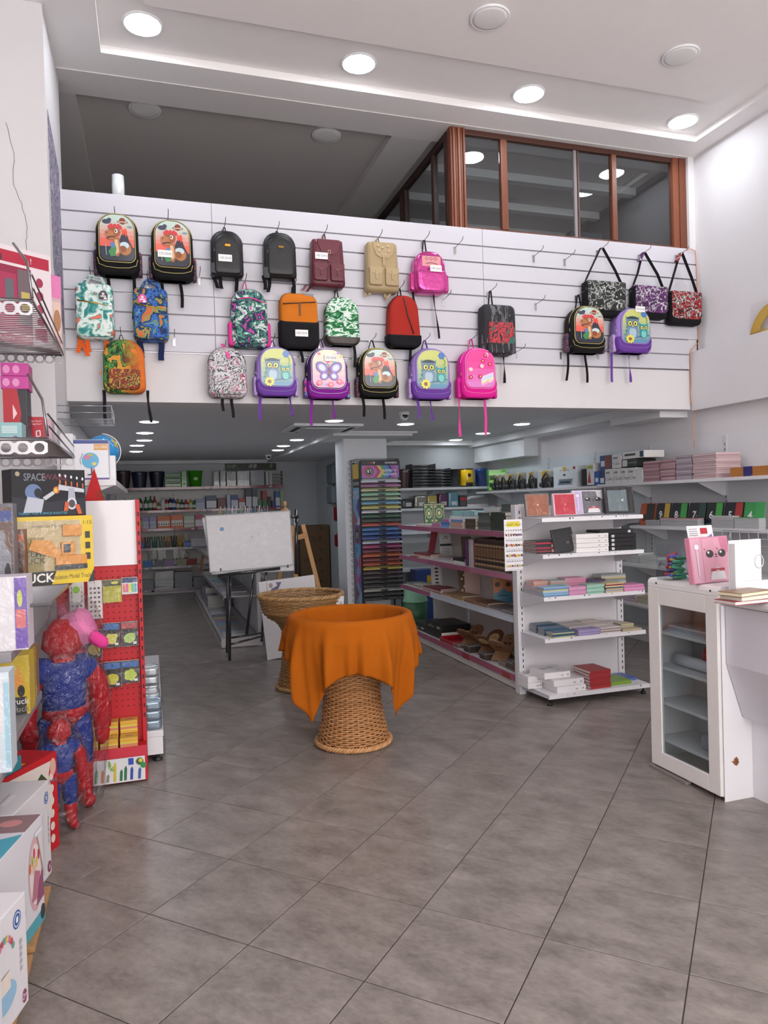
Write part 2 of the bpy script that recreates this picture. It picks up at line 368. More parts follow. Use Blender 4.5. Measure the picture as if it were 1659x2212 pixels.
# ------------------------------------------------------------------ glazed office on the mezzanine
WOOD_BR = '#6f3d27'
wi = bpy.data.objects.new('window_1', None); COL.objects.link(wi); wi.location = (2.7, 6.07, 4.085); tag(wi, 'brown wooden framed office window above the slat panel', kind='structure')
def W(name, x0, x1, y0, y1, z0, z1, col=WOOD_BR, mat=WOODP, parent=None): return MB(col).bbox(x0-2.7, x1-2.7, y0-6.07, y1-6.07, z0-4.085, z1-4.085, .006).build(name, mat, parent or wi)
zb, zt = 4.086, 4.993
for k in range(6): W('corner_post', 2.655+k*.0245, 2.655+k*.0245+.021, 6.035-.008*(k % 2), 6.11, zb, zt, ['#6a3723', '#8a5038', '#5d2f1d', '#93593f', '#6a3723', '#7a4430'][k])
W('top_rail', 2.805, 5.05, 6.05, 6.10, 4.945, zt, '#4c2a1e'); W('bottom_rail', 2.805, 5.05, 6.05, 6.10, zb, 4.12, '#5e3425')
W('post', 5.05, 5.12, 6.04, 6.11, zb, zt, '#7b442d'); W('post', 5.121, 5.2, 6.03, 6.11, zb, zt, '#6b3a26')
for a, b, c in ((3.16, 3.225, WOOD_BR), (4.345, 4.40, WOOD_BR)): W('mullion', a, b, 6.045, 6.10, 4.121, 4.944, c)
W('sliding_stile', 3.935, 3.965, 6.06, 6.09, 4.121, 4.944, '#8a8283', SATIN); W('sliding_stile', 3.975, 3.995, 6.065, 6.095, 4.121, 4.944, '#5a4640', SATIN)
for a, b in ((2.806, 3.159), (3.226, 3.934), (3.996, 4.344), (4.401, 5.049)): W('pane', a, b, 6.072, 6.078, 4.121, 4.944, '#ffffff', GLASS)
wp = bpy.data.objects.new('window_2', None); COL.objects.link(wp); wp.location = (2.68, 6.12, 4.085); tag(wp, 'dark framed glass partition running back from the office corner', kind='structure')
def W2(name, y0, y1, z0, z1, col='#3c2620', mat=WOODP, x0=-.025, x1=.025): return MB(col).bbox(x0, x1, y0-6.12, y1-6.12, z0-4.085, z1-4.085, .005).build(name, mat, wp)
W2('top_rail', 6.13, 9.6, 4.93, zt); W2('bottom_rail', 6.13, 9.6, 3.9, 3.95)
ys = [6.13, 6.45, 7.25, 7.36, 8.2, 8.3, 9.0, 9.5]
for y in ys: W2('mullion', y, y+.06, 3.951, 4.929)
for a, b in zip(ys[:-1], ys[1:]):
    if b-a > .2: W2('pane', a+.062, b-.002, 3.951, 4.929, '#ffffff', GLASS, -.003, .003)
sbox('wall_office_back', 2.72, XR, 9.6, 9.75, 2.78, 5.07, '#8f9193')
for k, y in enumerate((6.9, 7.6, 8.3, 9.0)): sbox('trim_%d' % (20+k), 2.75, XR, y, y+.09, 4.99, 5.07, '#cfcdcc')
t = thing('hanging_cupboard', 'dark slate cupboard high on the office wall behind glass', 'cupboard', (5.27, 7.9, 4.25))
MB('#3c4a52').bbox(-.42, -.002, -.35, .35, 0, .55, .005).build('body', MATTE, t); MB('#46555d').bbox(-.43, -.421, -.34, .34, .02, .53, .003).build('door', MATTE, t)
t = thing('filing_cabinet', 'grey metal filing cabinet inside the glass office', 'cabinet', (3.12, 6.75, 2.78))
MB('#7d8488').bbox(-.2, .2, -.2, .2, 0, 1.5, .005).build('body', STEEL, t)
for k in range(4): d = MB('#868d91').bbox(-.19, .19, -.212, -.201, .05+k*.36, .38+k*.36, .004).build('drawer', STEEL, t); MB('#c0c4c6').box(-.05, .05, -.222, -.213, .28+k*.36, .295+k*.36).build('handle', METAL, d)
# ------------------------------------------------------------------ ceiling lamps
ON = emit('lamp_lit', '#f2f8ff', LAMP); ONL = emit('lamp_lit_low', '#f2f8ff', LAMP_LOW)
def lamp(x, y, z, r, label, lit=None, group=None):
    t = thing('ceiling_light', label, 'ceiling light', (x, y, z-.012), 0, group)
    MB('#e8e8ea').lathe([(r*1.0, .0115), (r*1.12, .0115), (r*1.12, .002), (r*1.06, -.004), (r*1.0, -.001)], 32).build('rim', SATIN, t)
    MB('#e4e2e0').lathe([(r*.98, .011), (r*.98, -.002), (r*.8, -.006), (.0001, -.008)], 32).build('diffuser', lit or SATIN, t)
for k, p in enumerate(((308, 52), (775, 137), (1142, 203), (1475, 262))):
    q = onz(*p, 5.055); lamp(q.x, q.y, 5.06, .125, 'lit round ceiling lamp over the slat panel, %s' % fromleft(k, 4), ON, 'lit hall lamps')
for k, p in enumerate(((1058, 38), (1470, 120))):
    q = onz(*p, 5.01); lamp(q.x, q.y, 5.015, .125, 'unlit round ceiling lamp in the hall, %s of the pair' % ('left', 'right')[k], None, 'unlit hall lamps')
for k, p in enumerate(((313, 237), (705, 293))):
    q = onz(*p, 5.06); lamp(q.x, q.y, 5.07, .12, 'unlit round lamp on the dark mezzanine ceiling, %s of the pair' % ('left', 'right')[k], None, 'unlit mezzanine lamps')
q = onz(1262, 417, 5.05); lamp(q.x, q.y, 5.07, .12, 'lit round lamp inside the glass office', emit('lamp_office', '#f4f8ff', 6))
rows = {'left': [(322, 911), (313, 935), (312, 951), (296, 962), (294, 975)], 'middle': [(722, 909), (641, 950), (612, 963), (600, 972)], 'right': [(1127, 916), (1043, 936), (984, 950)], 'column': [(876, 916)]}
for rn, ps in rows.items():
    for k, p in enumerate(ps):
        q = onz(*p, 2.59)
        lamp(q.x, q.y, 2.6, .1, ('lit ceiling lamp below the mezzanine, %s row, %s' % (rn, ('nearest' if k == 0 else ORD[k]+' from front'))) if rn != 'column' else 'lit ceiling lamp beside the dome camera in front of the column', ONL, 'lit lamps below the mezzanine')
# hall lamps further forward, over the entrance side
for k in range(4):
    for y in (1.2,):
        lamp(.06+k*1.55, y, 5.06 if k in (0, 3) else 5.015, .125, 'lit round ceiling lamp near the shop entrance, %s' % fromleft(k, 4), ON, 'lit entrance lamps')
# ceiling cassette air conditioner
q = onz(712, 921, 2.56)
t = thing('air_conditioner', 'white square ceiling cassette air conditioner', 'air conditioner', (q.x, q.y+.42, 2.6))
MB('#eceef0').bbox(-.42, .42, -.42, .42, -.035, -.001, .01).build('panel', SATIN, t)
MB('#d5d8da').bbox(-.25, .25, -.25, .25, -.048, -.036, .006).build('grille', SATIN, t)
for a in range(4):
    M = Matrix.Rotation(a*math.pi/2, 4, 'Z'); MB('#3a3d40').box(-.26, .26, .3, .36, -.037, -.0352, M=M).build('louvre', MATTE, t)
def dome(px, py, label, z=2.6, wallmount=False):
    q = onz(px, py, z-.05)
    t = thing('security_camera', label, 'security camera', (q.x, q.y, z))
    MB('#e9eaec').lathe([(.058, -.001), (.06, -.02), (.05, -.035)], 20).build('base', SATIN, t)
    M = Matrix.Translation((0, 0, -.05)) @ Matrix.Rotation(R(60), 4, 'X') @ Matrix.Rotation(R(20), 4, 'Y')
    b = MB('#e4e5e8').lathe([(.0001, .045), (.03, .036), (.046, .01), (.044, -.012), (.03, -.036), (.0001, -.045)], 20, M=M).build('ball', SATIN, t)
    M2 = Matrix.Translation((0, 0, -.052)) @ Matrix.Rotation(R(75), 4, 'X')
    MB('#17181a').lathe([(.0001, .05), (.014, .0495), (.024, .046), (.029, .04), (.029, .034)], 18, M=M2).build('lens', GLOSS, b)
dome(873, 900, 'white dome camera with black lens under the slat panel')
dome(992, 962, 'small white dome camera by the right bulkhead')
dome(580, 988, 'small white dome camera on the back cornice')
# ================================================================== bags on the slat panel
YB = 5.972                                   # back of a hanging bag
def clipv(poly, lo, hi):
    def cut(p, v, keep):
        o = []
        for a, b in zip(p, p[1:]+p[:1]):
            ka, kb = keep(a[1]), keep(b[1])
            if ka: o.append(a)
            if ka != kb: t = (v-a[1])/(b[1]-a[1]); o.append((a[0]+(b[0]-a[0])*t, v))
        return o
    p = cut(poly, lo, lambda q: q >= lo); return cut(p, hi, lambda q: q <= hi) if p else p
def clipu(poly, lo, hi): return [(b, a) for a, b in clipv([(b, a) for a, b in poly], lo, hi)]
def mixc(a, b, t): a, b = lin(a), lin(b); return tuple(x+(y-x)*t for x, y in zip(a, b))
def soft(w, h, d, rt, rb, taper=0, col='#111111', y0=0, prof=None, tilt=0, cx=0, cz=0, mb=None):
    """stuffed shape standing on z=0: outline in x-z, filled out towards -y"""
    o = rrect(w, h, rt, rb, 6, taper); mb = mb or MB(col); rs = []
    for f, s in (prof or ((0, .94), (-.12, 1), (-.72, 1), (-.9, .965), (-1, .88), (-1.03, .7))):
        rs.append([Vector((cx+x*s, y0+f*d-tilt*z, cz+h/2+(z-h/2)*s)) for x, z in o][::-1])
    return mb.rings(rs, col)
def dino_art(P, o, w, h):
    for k in range(8):
        a, b = .3+.7*k/8, .3+.7*(k+1)/8
        q = clipv(o, a*h, b*h)
        if len(q) > 2: P.poly(q, mixc('#e4614f', '#bfd3c8', min(1, max(0, (k-.8)/5)))); P.k -= 1
    P.k += 1; P.poly(clipv(o, 0, .31*h), '#2b2e3c')
    P.poly([(-.02*w, .3*h), (.1*w, .52*h), (.17*w, .63*h), (.26*w, .63*h), (.33*w, .46*h), (.44*w, .3*h)], '#33313f')
    P.poly([(.13*w, .62*h), (.15*w, .7*h), (.2*w, .67*h), (.24*w, .71*h), (.28*w, .66*h), (.29*w, .6*h), (.24*w, .52*h), (.21*w, .6*h), (.17*w, .55*h)], '#e2503c')
    P.ell(-.28*w, .82*h, .12*w, .05*h, '#44465c'); P.ell(-.2*w, .86*h, .06*w, .04*h, '#44465c'); P.ell(.36*w, .74*h, .08*w, .02*h, '#6f98a0')
    P.ell(.16*w, .85*h, .09*w, .07*h, '#8d3e35'); P.rect(.02*w, .815*h, .31*w, .85*h, '#6d352c'); P.rect(.04*w, .823*h, .29*w, .842*h, '#d8c3a8')
    P.ell(.22*w, .27*h, .17*w, .13*h, '#b06f3d'); P.ell(.2*w, .35*h, .13*w, .07*h, '#c3d6dd'); P.ell(.16*w, .27*h, .1*w, .07*h, '#8a4f2c')
    P.poly([(-.12*w, .5*h), (.06*w, .5*h), (.1*w, .22*h), (.02*w, .1*h), (-.12*w, .14*h), (-.1*w, .3*h)], '#a96a43')
    P.poly([(-.07*w, .46*h), (.02*w, .46*h), (.05*w, .2*h), (-.04*w, .15*h)], '#d9b28c')
    P.poly([(-.25*w, .2*h), (-.08*w, .38*h), (-.02*w, .28*h), (-.06*w, .12*h), (-.18*w, .1*h)], '#3f8a4d'); P.poly([(-.2*w, .38*h), (-.09*w, .4*h), (-.06*w, .3*h), (-.16*w, .27*h)], '#4f83b5')
    for a in range(7): P.ell((-.2+.05*a)*w, (.71+.03*(a % 2))*h, .05*w, .045*h, '#d2404a', 10)
    P.ell(-.07*w, .61*h, .17*w, .1*h, '#9c5836'); P.ell(-.21*w, .57*h, .13*w, .075*h, '#b67650', rot=-12); P.ell(-.17*w, .49*h, .12*w, .03*h, '#54302a', rot=10)
    P.ell(-.15*w, .47*h, .1*w, .022*h, '#b67650', rot=10); P.ell(-.02*w, .63*h, .045*w, .045*h, '#efe9df', 12); P.ell(-.03*w, .63*h, .022*w, .028*h, '#4a2216', 10); P.ell(-.27*w, .59*h, .02*w, .014*h, '#3a1c14', 8)
    P.line([(-.32*w, .36*h), (-.3*w, .12*h)], .02*w, '#8fb0c4')
def owl(P, x, y, s, c1, c2, eye, cap=None):
    P.ell(x, y, .16*s, .2*s, c1); P.ell(x, y-.05*s, .1*s, .13*s, c2); P.ell(x, y+.17*s, .17*s, .12*s, c1)
    P.poly([(x-.17*s, y+.2*s), (x-.19*s, y+.34*s), (x-.05*s, y+.27*s)], c1); P.poly([(x+.17*s, y+.2*s), (x+.19*s, y+.34*s), (x+.05*s, y+.27*s)], c1)
    for q in (-1, 1):
        P.ell(x+q*.075*s, y+.17*s, .07*s, .075*s, '#2c3a44', 14); P.ell(x+q*.075*s, y+.17*s, .055*s, .06*s, eye, 14); P.ell(x+q*.07*s, y+.165*s, .022*s, .03*s, '#20242a', 10)
    P.poly([(x-.025*s, y+.13*s), (x+.025*s, y+.13*s), (x, y+.08*s)], '#e6b45a')
    if cap: P.ell(x, y+.27*s, .17*s, .07*s, cap, 14, 0, 180)
def owl_art(P, o, w, h):
    for k in range(8):
        q = clipv(o, h*k/8, h*(k+1)/8)
        if len(q) > 2: P.poly(q, mixc('#5f93b2', '#c6cc74', min(1, k/5.5))); P.k -= 1
    P.k += 1
    for a in range(6): t = R(60*a); P.ell(.28*w+.06*w*math.cos(t), .84*h+.05*h*math.sin(t), .05*w, .045*h, '#4b77b8', 10)
    for a in range(7): P.ell((-.38+.03*a)*w, (.25+.1*(a % 4))*h, .05*w, .02*h, '#4a7d5a', 8, rot=40+50*a)
    for a in range(5): P.ell((.36+.02*(a % 2))*w, (.5+.06*a)*h, .045*w, .015*h, '#6f9a4a', 8, rot=-30+40*a)
    P.line([(-.1*w, .16*h), (.44*w, .25*h)], .035*w, '#4c6f86')
    owl(P, -.13*w, .36*h, 1.25*w, '#6f90aa', '#a9bfcc', '#d9d764', '#33414a'); owl(P, .25*w, .32*h, .85*w, '#2f9aa0', '#7cc4bd', '#dcd86a')
    for a in range(9): t = R(40*a); P.ell(-.24*w+.1*w*math.cos(t), .12*h+.08*h*math.sin(t), .055*w, .035*h, '#e5d35c', 8, rot=40*a)
    P.ell(-.24*w, .12*h, .06*w, .05*h, '#7d6a2c', 12)
def fly_art(P, o, w, h):
    for k in range(6):
        q = clipv(o, h*k/6, h*(k+1)/6)
        if len(q) > 2: P.poly(q, mixc('#e79fc4', '#f2dfc0', k/5)); P.k -= 1
    P.k += 1
    rr = random.Random(3)
    for a in range(26): P.ell(rr.uniform(-.4, .4)*w, rr.uniform(.08, .9)*h, .05*w, .035*h, rr.choice(['#e86a9a', '#f0b04c', '#7cc0c8', '#cf5f8e', '#d7c84c', '#a884cc']), 8)
    for s in (-1, 1):
        for c, g in (('#3b2c66', 1), ('#8f6fc8', .86), ('#c9d3ee', .55)):
            P.ell(s*.2*w, .52*h, .2*w*g, .13*h*g, c, rot=s*38); P.ell(s*.14*w, .31*h, .13*w*g, .1*h*g, c, rot=-s*35)
    P.ell(0, .43*h, .022*w, .14*h, '#8a2f62', 12); P.line([(0, .57*h), (-.06*w, .64*h)], .01*w, '#8a2f62'); P.line([(0, .57*h), (.06*w, .64*h)], .01*w, '#8a2f62')
    for x, y in ((-.28, .14), (.05, .1), (.3, .18)):
        for a in range(6): t = R(60*a); P.ell(x*w+.05*w*math.cos(t), y*h+.04*h*math.sin(t), .04*w, .03*h, '#e35d8c', 8)
        P.ell(x*w, y*h, .03*w, .022*h, '#f3d06a', 8)
def pinkdots_art(P, o, w, h):
    for k in range(6):
        q = clipv(o, h*k/6, h*(k+1)/6)
        if len(q) > 2: P.poly(q, mixc('#d88bd0', '#e83f97', min(1, .2+k/4))); P.k -= 1
    P.k += 1
    for k, c in enumerate(('#e8c9e8', '#b8dcee', '#f0e6a8', '#f0a8d4')): P.poly([(.02*w, (.3-.06*k)*h), (.44*w, (.42-.06*k)*h), (.44*w, (.36-.06*k)*h), (.02*w, (.24-.06*k)*h)], c)
    rr = random.Random(5)
    for a in range(9):
        x, y = rr.uniform(-.36, .36)*w, rr.uniform(.1, .9)*h
        for b in range(6): t = R(60*b); P.ell(x+.04*w*math.cos(t), y+.03*h*math.sin(t), .035*w, .025*h, '#f7c4dc' if a % 2 else '#c81f6c', 8)
        P.ell(x, y, .025*w, .018*h, '#f4e05a', 8)
ARTS = {'dino': dino_art, 'owl': owl_art, 'butterfly': fly_art, 'dots': pinkdots_art}
class Bag:
    def __init__(s, name, label, cat, box, y=5.9, rz=0, group='bags hanging on the slat panel'):
        s.px = box; x0, x1, z0, z1 = rect(*box, y)
        s.w, s.h = (x1-x0), (z1-z0); s.x, s.z = (x0+x1)/2, z0; s.m = s.w/(box[2]-box[0])
        s.t = thing(name, label, cat, (s.x, YB, z0), R(rz), group)
    def lx(s, px): return (px-(s.px[0]+s.px[2])/2)*s.m
    def lz(s, py): return (s.px[3]-py)*s.m
    def straps(s, lst, col, wd=.012, name='strap', mat=FABRIC):
        for e in lst:
            (a, b, c) = e[:3]; x0, x1, z1 = s.lx(a), s.lx(b), s.lz(c); n = 7; pts = []; ww = []
            for k in range(n+1):
                t = k/n; pts.append((x0+(x1-x0)*t+.004*math.sin(5*t+a), -.035-.012*math.sin(2.5*t+b), .03+(z1-.03)*t)); tw = (.25 if len(e) > 3 else 0)*math.sin(t*4); ww.append((wd*math.cos(tw*4), wd*math.sin(tw*4), 0))
            MB(col).ribbon(pts, ww, .0025).build(name, mat, s.t)
    def handle(s, apex, wid, col, r=.006, z0=None):
        xa, za = s.lx(apex[0]), s.lz(apex[1]); z0 = s.h*.95 if z0 is None else z0
        pts = [(xa-wid, -.02, z0), (xa-wid*.62, -.022, z0+(za-z0)*.5), (xa-.006, -.024, za), (xa+.006, -.024, za), (xa+wid*.62, -.022, z0+(za-z0)*.5), (xa+wid, -.02, z0)]
        MB(col).ribbon(pts, (0, .009, 0), .005).build('handle', FABRIC, s.t)
        wp = Vector((s.x, YB, s.z)) + Vector((xa, -.024, za)); hook(wp.x, wp.z-.004, 'steel hook holding the '+' '.join(s.t['label'].replace(',', '').split()[:11]).rstrip(' ,'))
    def tag_(s, px, py, txt, w_=.105, h_=.054, y=None):
        P = Print((s.lx(px), (y if y is not None else -s.d*1.04-.004), s.lz(py)), (1, 0, 0), (0, 0, 1)); a, b = w_/2, h_/2
        P.mb.box(-a+s.lx(px), a+s.lx(px), P.O.y, P.O.y+.001, s.lz(py)-b, s.lz(py)+b, '#ecebea'); P.text(txt, 0, -.008, .018, '#56565a')
        P.build('price_tag', PAPER, s.t)
HK = None; NH = [0]
def hook(x, z, label):
    global HK
    if HK is None:
        HK = thing('wall_hook', label, 'hook', (x, 5.997, z), 0, 'hooks on the slat panel')
        MB('#b9b8ba').bbox(-.012, .012, -.006, 0, -.055, .012, .002).build('plate', METAL, HK)
        MB('#5a585c').tube([(0, -.005, -.002), (0, -.09, .004), (0, -.16, .012), (0, -.178, .02), (0, -.185, .038)], .0028, 6).build('arm', METAL, HK); return HK
    h = dup(HK, None, (x, 5.997, z)); h['label'] = label; return h
def tubering(o, y, h, s, r, col, name, parent, mat=SATIN, lo=None, hi=None, closed=True):
    pts = [Vector((x*s, y, h/2+(z-h/2)*s)) for x, z in o]
    if lo is not None: pts = [p for p in pts if p.z >= lo]; closed = False
    MB(col).tube(pts, r, 5, closed=closed).build(name, mat, parent)
# ---- hard-front school bags with a picture panel
def school(box, art, label, c_main, c_low, c_pipe, side, apex, straps, tag=None, strapcol=None, bag_name='school_backpack'):
    b = Bag(bag_name, label, 'backpack', box); t = b.t; w, h = b.w*.93, b.h; d = b.d = .135
    soft(w, h, d, w*.44, w*.2, .05, c_main).build('body', FABRIC, t)
    soft(w*1.0, h*.36, d+.004, .03, w*.2, -.02, c_low, prof=((0, .95), (-.1, 1), (-.75, 1), (-.92, .97), (-1, .9), (-1.02, .75))).build('lower_pocket', FABRIC, t)
    pw, ph = w*.82, h*.78; o = rrect(pw, ph, pw*.42, pw*.2, 7); z0 = h*.185
    mb = MB('#9a9a90'); rs = []
    for y, s in ((-.09, 1.03), (-d-.012, 1.0), (-d-.02, .955)): rs.append([Vector((x*s, y, z0+ph/2+(z-ph/2)*s)) for x, z in o][::-1])
    mb.rings(rs, c_main); p = mb.build('picture_panel', GLOSS, t)
    o2 = [(x*.95, ph/2+(z-ph/2)*.95) for x, z in o]
    P = Print((0, -d-.0203, z0), (1, 0, 0), (0, 0, 1)); ARTS[art](P, o2, pw, ph); P.build('printed_picture', GLOSS, p)
    MB(c_pipe).tube([Vector((x, -d-.013, z0+z)) for x, z in o], .0035, 6, closed=True).build('piping', SATIN, p)
    tubering(rrect(w, h, w*.44, w*.2, 6, .05), -.1, h, 1.005, .0035, c_pipe, 'zip', t, METAL, lo=h*.3)
    q = [Vector((x, -d-.012, z)) for x, z in [(-w*.46, h*.24), (-w*.42, h*.14), (-w*.25, h*.1), (0, h*.09), (w*.25, h*.1), (w*.42, h*.14), (w*.46, h*.24)]]
    MB(c_pipe).tube(q, .0025, 5).build('pocket_piping', SATIN, t)
    for s in (-1, 1):
        mb = MB(side[0]); M = Matrix.Translation((s*w*.47, -.055, h*.02))
        rs = [[M @ Vector((s*y*.028, x*.8, z)) for x, z in rrect(.1*k, h*.4*k+h*.2*(1-k), .03, .02, 4)] for y, k in ((0, 1), (.6, 1), (1, .8))]
        if s > 0: rs = [g[::-1] for g in rs]
        mb.rings(rs[::1]).build('side_pocket', side[1], t)
    MB('#b8a84a' if c_pipe != '#8c7fb0' else '#c8c4d0').tube([(-w*.5, -.115, h*.5), (-w*.505, -.125, h*.44)], .004, 5).build('zip_pull', METAL, t)
    b.straps(straps, strapcol or c_low); b.handle(apex, .035, strapcol or '#17151a')
    if tag: b.tag_(*tag, y=-d-.033)
    return b
NAVYDOT = pattern('dino_lining', ['#33344a', '#2b2c40', '#b05048', '#3c4a6a', '#24263a'], 60, 'cells'); LILAC = pattern('owl_lining', ['#b79ad0', '#c4abd8', '#9a7cc0', '#d5c5e4'], 40)
MIXP = pattern('butterfly_lining', ['#a7408a', '#4c3f8a', '#d66a9a', '#5aa0b8', '#7b2f86'], 30, 'cells')
gp = '#b9ab6a'
school((203, 466, 304, 597), 'dino', 'black cartoon dinosaur school backpack without price tag, leftmost in top row', '#1b191c', '#121113', gp, ('#33344a', NAVYDOT), (250, 458), [(231, 230, 640), (288, 284, 690)])
school((322, 480, 421, 608), 'dino', 'black cartoon dinosaur backpack with white 175 DHS tag, second in top row', '#1b191c', '#121113', gp, ('#33344a', NAVYDOT), (365, 466), [(349, 347, 632), (388, 390, 663)], (355, 556, '175 DHS'))
school((769, 754, 858, 860), 'dino', 'black cartoon dinosaur backpack between the butterfly and an owl bag, bottom row', '#1b191c', '#121113', gp, ('#33344a', NAVYDOT), (808, 739), [(784, 787, 897), (828, 832, 902)])
school((1222, 664, 1303, 764), 'dino', 'black cartoon dinosaur backpack below the black messenger bag', '#1b191c', '#121113', gp, ('#33344a', NAVYDOT), (1257, 652), [(1230, 1226, 814), (1267, 1269, 817)])
school((548, 752, 641, 858), 'owl', 'lilac owl backpack beside the grey doodle backpack, bottom row', '#9a7cc4', '#6b3f9a', '#8c7fb0', ('#b79ad0', LILAC), (592, 735), [(561, 560, 907), (626, 631, 897, 1)], strapcol='#6b3f9a')
school((882, 755, 972, 864), 'owl', 'lilac owl backpack beside the pink flowery backpack, bottom row', '#9a7cc4', '#6b3f9a', '#8c7fb0', ('#b79ad0', LILAC), (923, 742), [(903, 905, 899), (930, 935, 905, 1)], strapcol='#6b3f9a')
school((1322, 668, 1402, 764), 'owl', 'lilac owl backpack with white price tag below the purple messenger bag', '#9a7cc4', '#6b3f9a', '#8c7fb0', ('#b79ad0', LILAC), (1352, 660), [(1326, 1324, 816), (1360, 1364, 815, 1)], (1370, 687, '175 DHS'), strapcol='#6b3f9a')
school((657, 754, 753, 863), 'butterfly', 'purple butterfly school backpack with 175 DHS tag, bottom row', '#3c2450', '#7d1f8c', '#b9a9cc', ('#a7408a', MIXP), (697, 737), [(673, 671, 917), (717, 722, 903, 1)], (709, 780, '175 DHS'), strapcol='#7d2f8e')
school((988, 754, 1070, 862), 'dots', 'bright pink flowery school backpack, last in bottom row', '#e02f9c', '#d81f8e', '#f08ac0', ('#e02f9c', FABRIC), (1024, 742), [(993, 996, 935, 1), (1048, 1051, 932)], strapcol='#e04a9a')
# ---- small black leather-look backpacks
for (box, lab, apex, badge, straps, tg) in (((453, 500, 527, 600), 'black leather-look backpack with gold badge and 130 DHS tag', (487, 486), '#e09a3a', [(458, 470, 622), (472, 478, 622), (509, 511, 628)], (484, 563, '130 DHS')),
                                            ((567, 504, 641, 603), 'black leather-look backpack with bronze badge and no tag', (601, 497), '#8a6a3c', [(570, 572, 625), (583, 578, 630), (634, 634, 640)], None)):
    b = Bag('leather_backpack', lab, 'backpack', box); t = b.t; w, h = b.w*.95, b.h; d = b.d = .11
    soft(w, h, d, w*.42, w*.13, .03, '#121114').build('body', LEATHER, t)
    f = soft(w*.8, h*.84, .03, w*.36, w*.1, .02, '#161518', y0=-d+.008, cz=h*.05).build('front_pocket', LEATHER, t)
    tubering(rrect(w, h, w*.42, w*.13, 6, .03), -.07, h, 1.004, .003, '#2c2a2e', 'zip', t, METAL, lo=h*.25)
    MB(badge).bbox(-.022, .022, -d-.034, -d-.026, h*.62, h*.62+.017, .002).build('badge', METAL, t)
    b.straps(straps, '#161518', .014); b.handle(apex, .022, '#17161a')
    MB('#9a9690').tube([(-w*.4, -d-.01, h*.58), (-w*.405, -d-.012, h*.5)], .0025, 5).build('zip_pull', METAL, t)
    if tg: b.tag_(*tg, y=-d-.03)
    if not tg:
        MB('#23252a').box(-w*.52, -w*.36, -d-.013, -d-.01, -.01, h*.2).build('hang_tag', CARD, t)
    else: MB('#23252a').box(-w*.5, -w*.36, -d-.013, -d-.01, h*.05, h*.26).build('hang_tag', CARD, t)
# ---- drawstring flap rucksacks
def flapsack(box, lab, c, c2, apex, buckle, studs, tg, straps):
    b = Bag('flap_backpack', lab, 'backpack', box); t = b.t; w, h = b.w*.96, b.h*.98; d = b.d = .12
    soft(w, h, d, .018, .035, .12, c).build('body', LEATHER, t)
    mb = MB(c); o = [(-w*.3, 0), (-w*.3, -h*.1), (-w*.2, -h*.26), (-w*.02, -h*.32), (w*.16, -h*.3), (w*.28, -h*.2), (w*.32, -h*.08), (w*.32, 0)]
    mb.prism(o[::-1], (0, -d-.004, h*.97), (1, 0, 0), (0, 0, 1), .008, c2); mb.box(-w*.3, w*.32, -d-.004, -.02, h*.955, h*.985, c2); fl_ = mb.build('flap', LEATHER, t, bevel=.003)
    MB(c2).bbox(-.009, .012, -d-.018, -d-.0125, h*.5, h*.72, .002).build('flap_strap', LEATHER, fl_)
    def bk(x, z, par, s=.011): MB(buckle).tube([(x-s, -d-.03, z-s), (x+s, -d-.03, z-s), (x+s, -d-.03, z+s), (x-s, -d-.03, z+s)], .0022, 5, closed=True).build('buckle', METAL, par)
    bk(.002, h*.7, fl_)
    for sx in (-1, 1):
        cx = sx*w*.24
        pk = soft(w*.4, h*.36, .03, .012, .018, -.02, c, y0=-d+.004, cx=cx, cz=h*.1).build('pocket', LEATHER, t)
        o = [(cx-w*.2, 0), (cx-w*.17, -h*.1), (cx, -h*.14), (cx+w*.17, -h*.1), (cx+w*.2, 0)]
        MB(c2).prism(o[::-1], (0, -d-.022, h*.455), (1, 0, 0), (0, 0, 1), .007).build('pocket_flap', LEATHER, pk, bevel=.002)
        MB(c2).bbox(cx-.008, cx+.008, -d-.036, -d-.03, h*.21, h*.4, .002).build('pocket_strap', LEATHER, pk); bk(cx, h*.34, pk, .009)
    if studs:
        for k, (x, z) in enumerate(((-.16, .9), (-.02, .86), (.14, .9), (-.12, .8), (.16, .8))): MB('#cbb48c').lathe([(.013, 0), (.009, .006), (.0001, .008)], 12, M=Matrix.Translation((x*w, -d-.012, z*h)) @ Matrix.Rotation(R(90), 4, 'X')).build('stud', LEATHER, fl_)
    b.straps(straps, c2, .011, mat=LEATHER); b.handle(apex, .02, c2)
    if tg: b.tag_(*tg, y=-d-.03)
flapsack((668, 518, 745, 622), 'maroon leather-look flap backpack with 195 DHS tag', '#5e1f2c', '#652433', (704, 506), '#d3c0a0', False, (690, 562, '195 DHS'), [(664, 652, 628), (672, 664, 630)])
flapsack((787, 524, 861, 632), 'beige leather-look flap backpack with studs', '#a8926c', '#b09a74', (821, 518), '#d8cbb0', True, None, [(795, 789, 640), (806, 798, 636), (828, 838, 645), (850, 836, 642)])
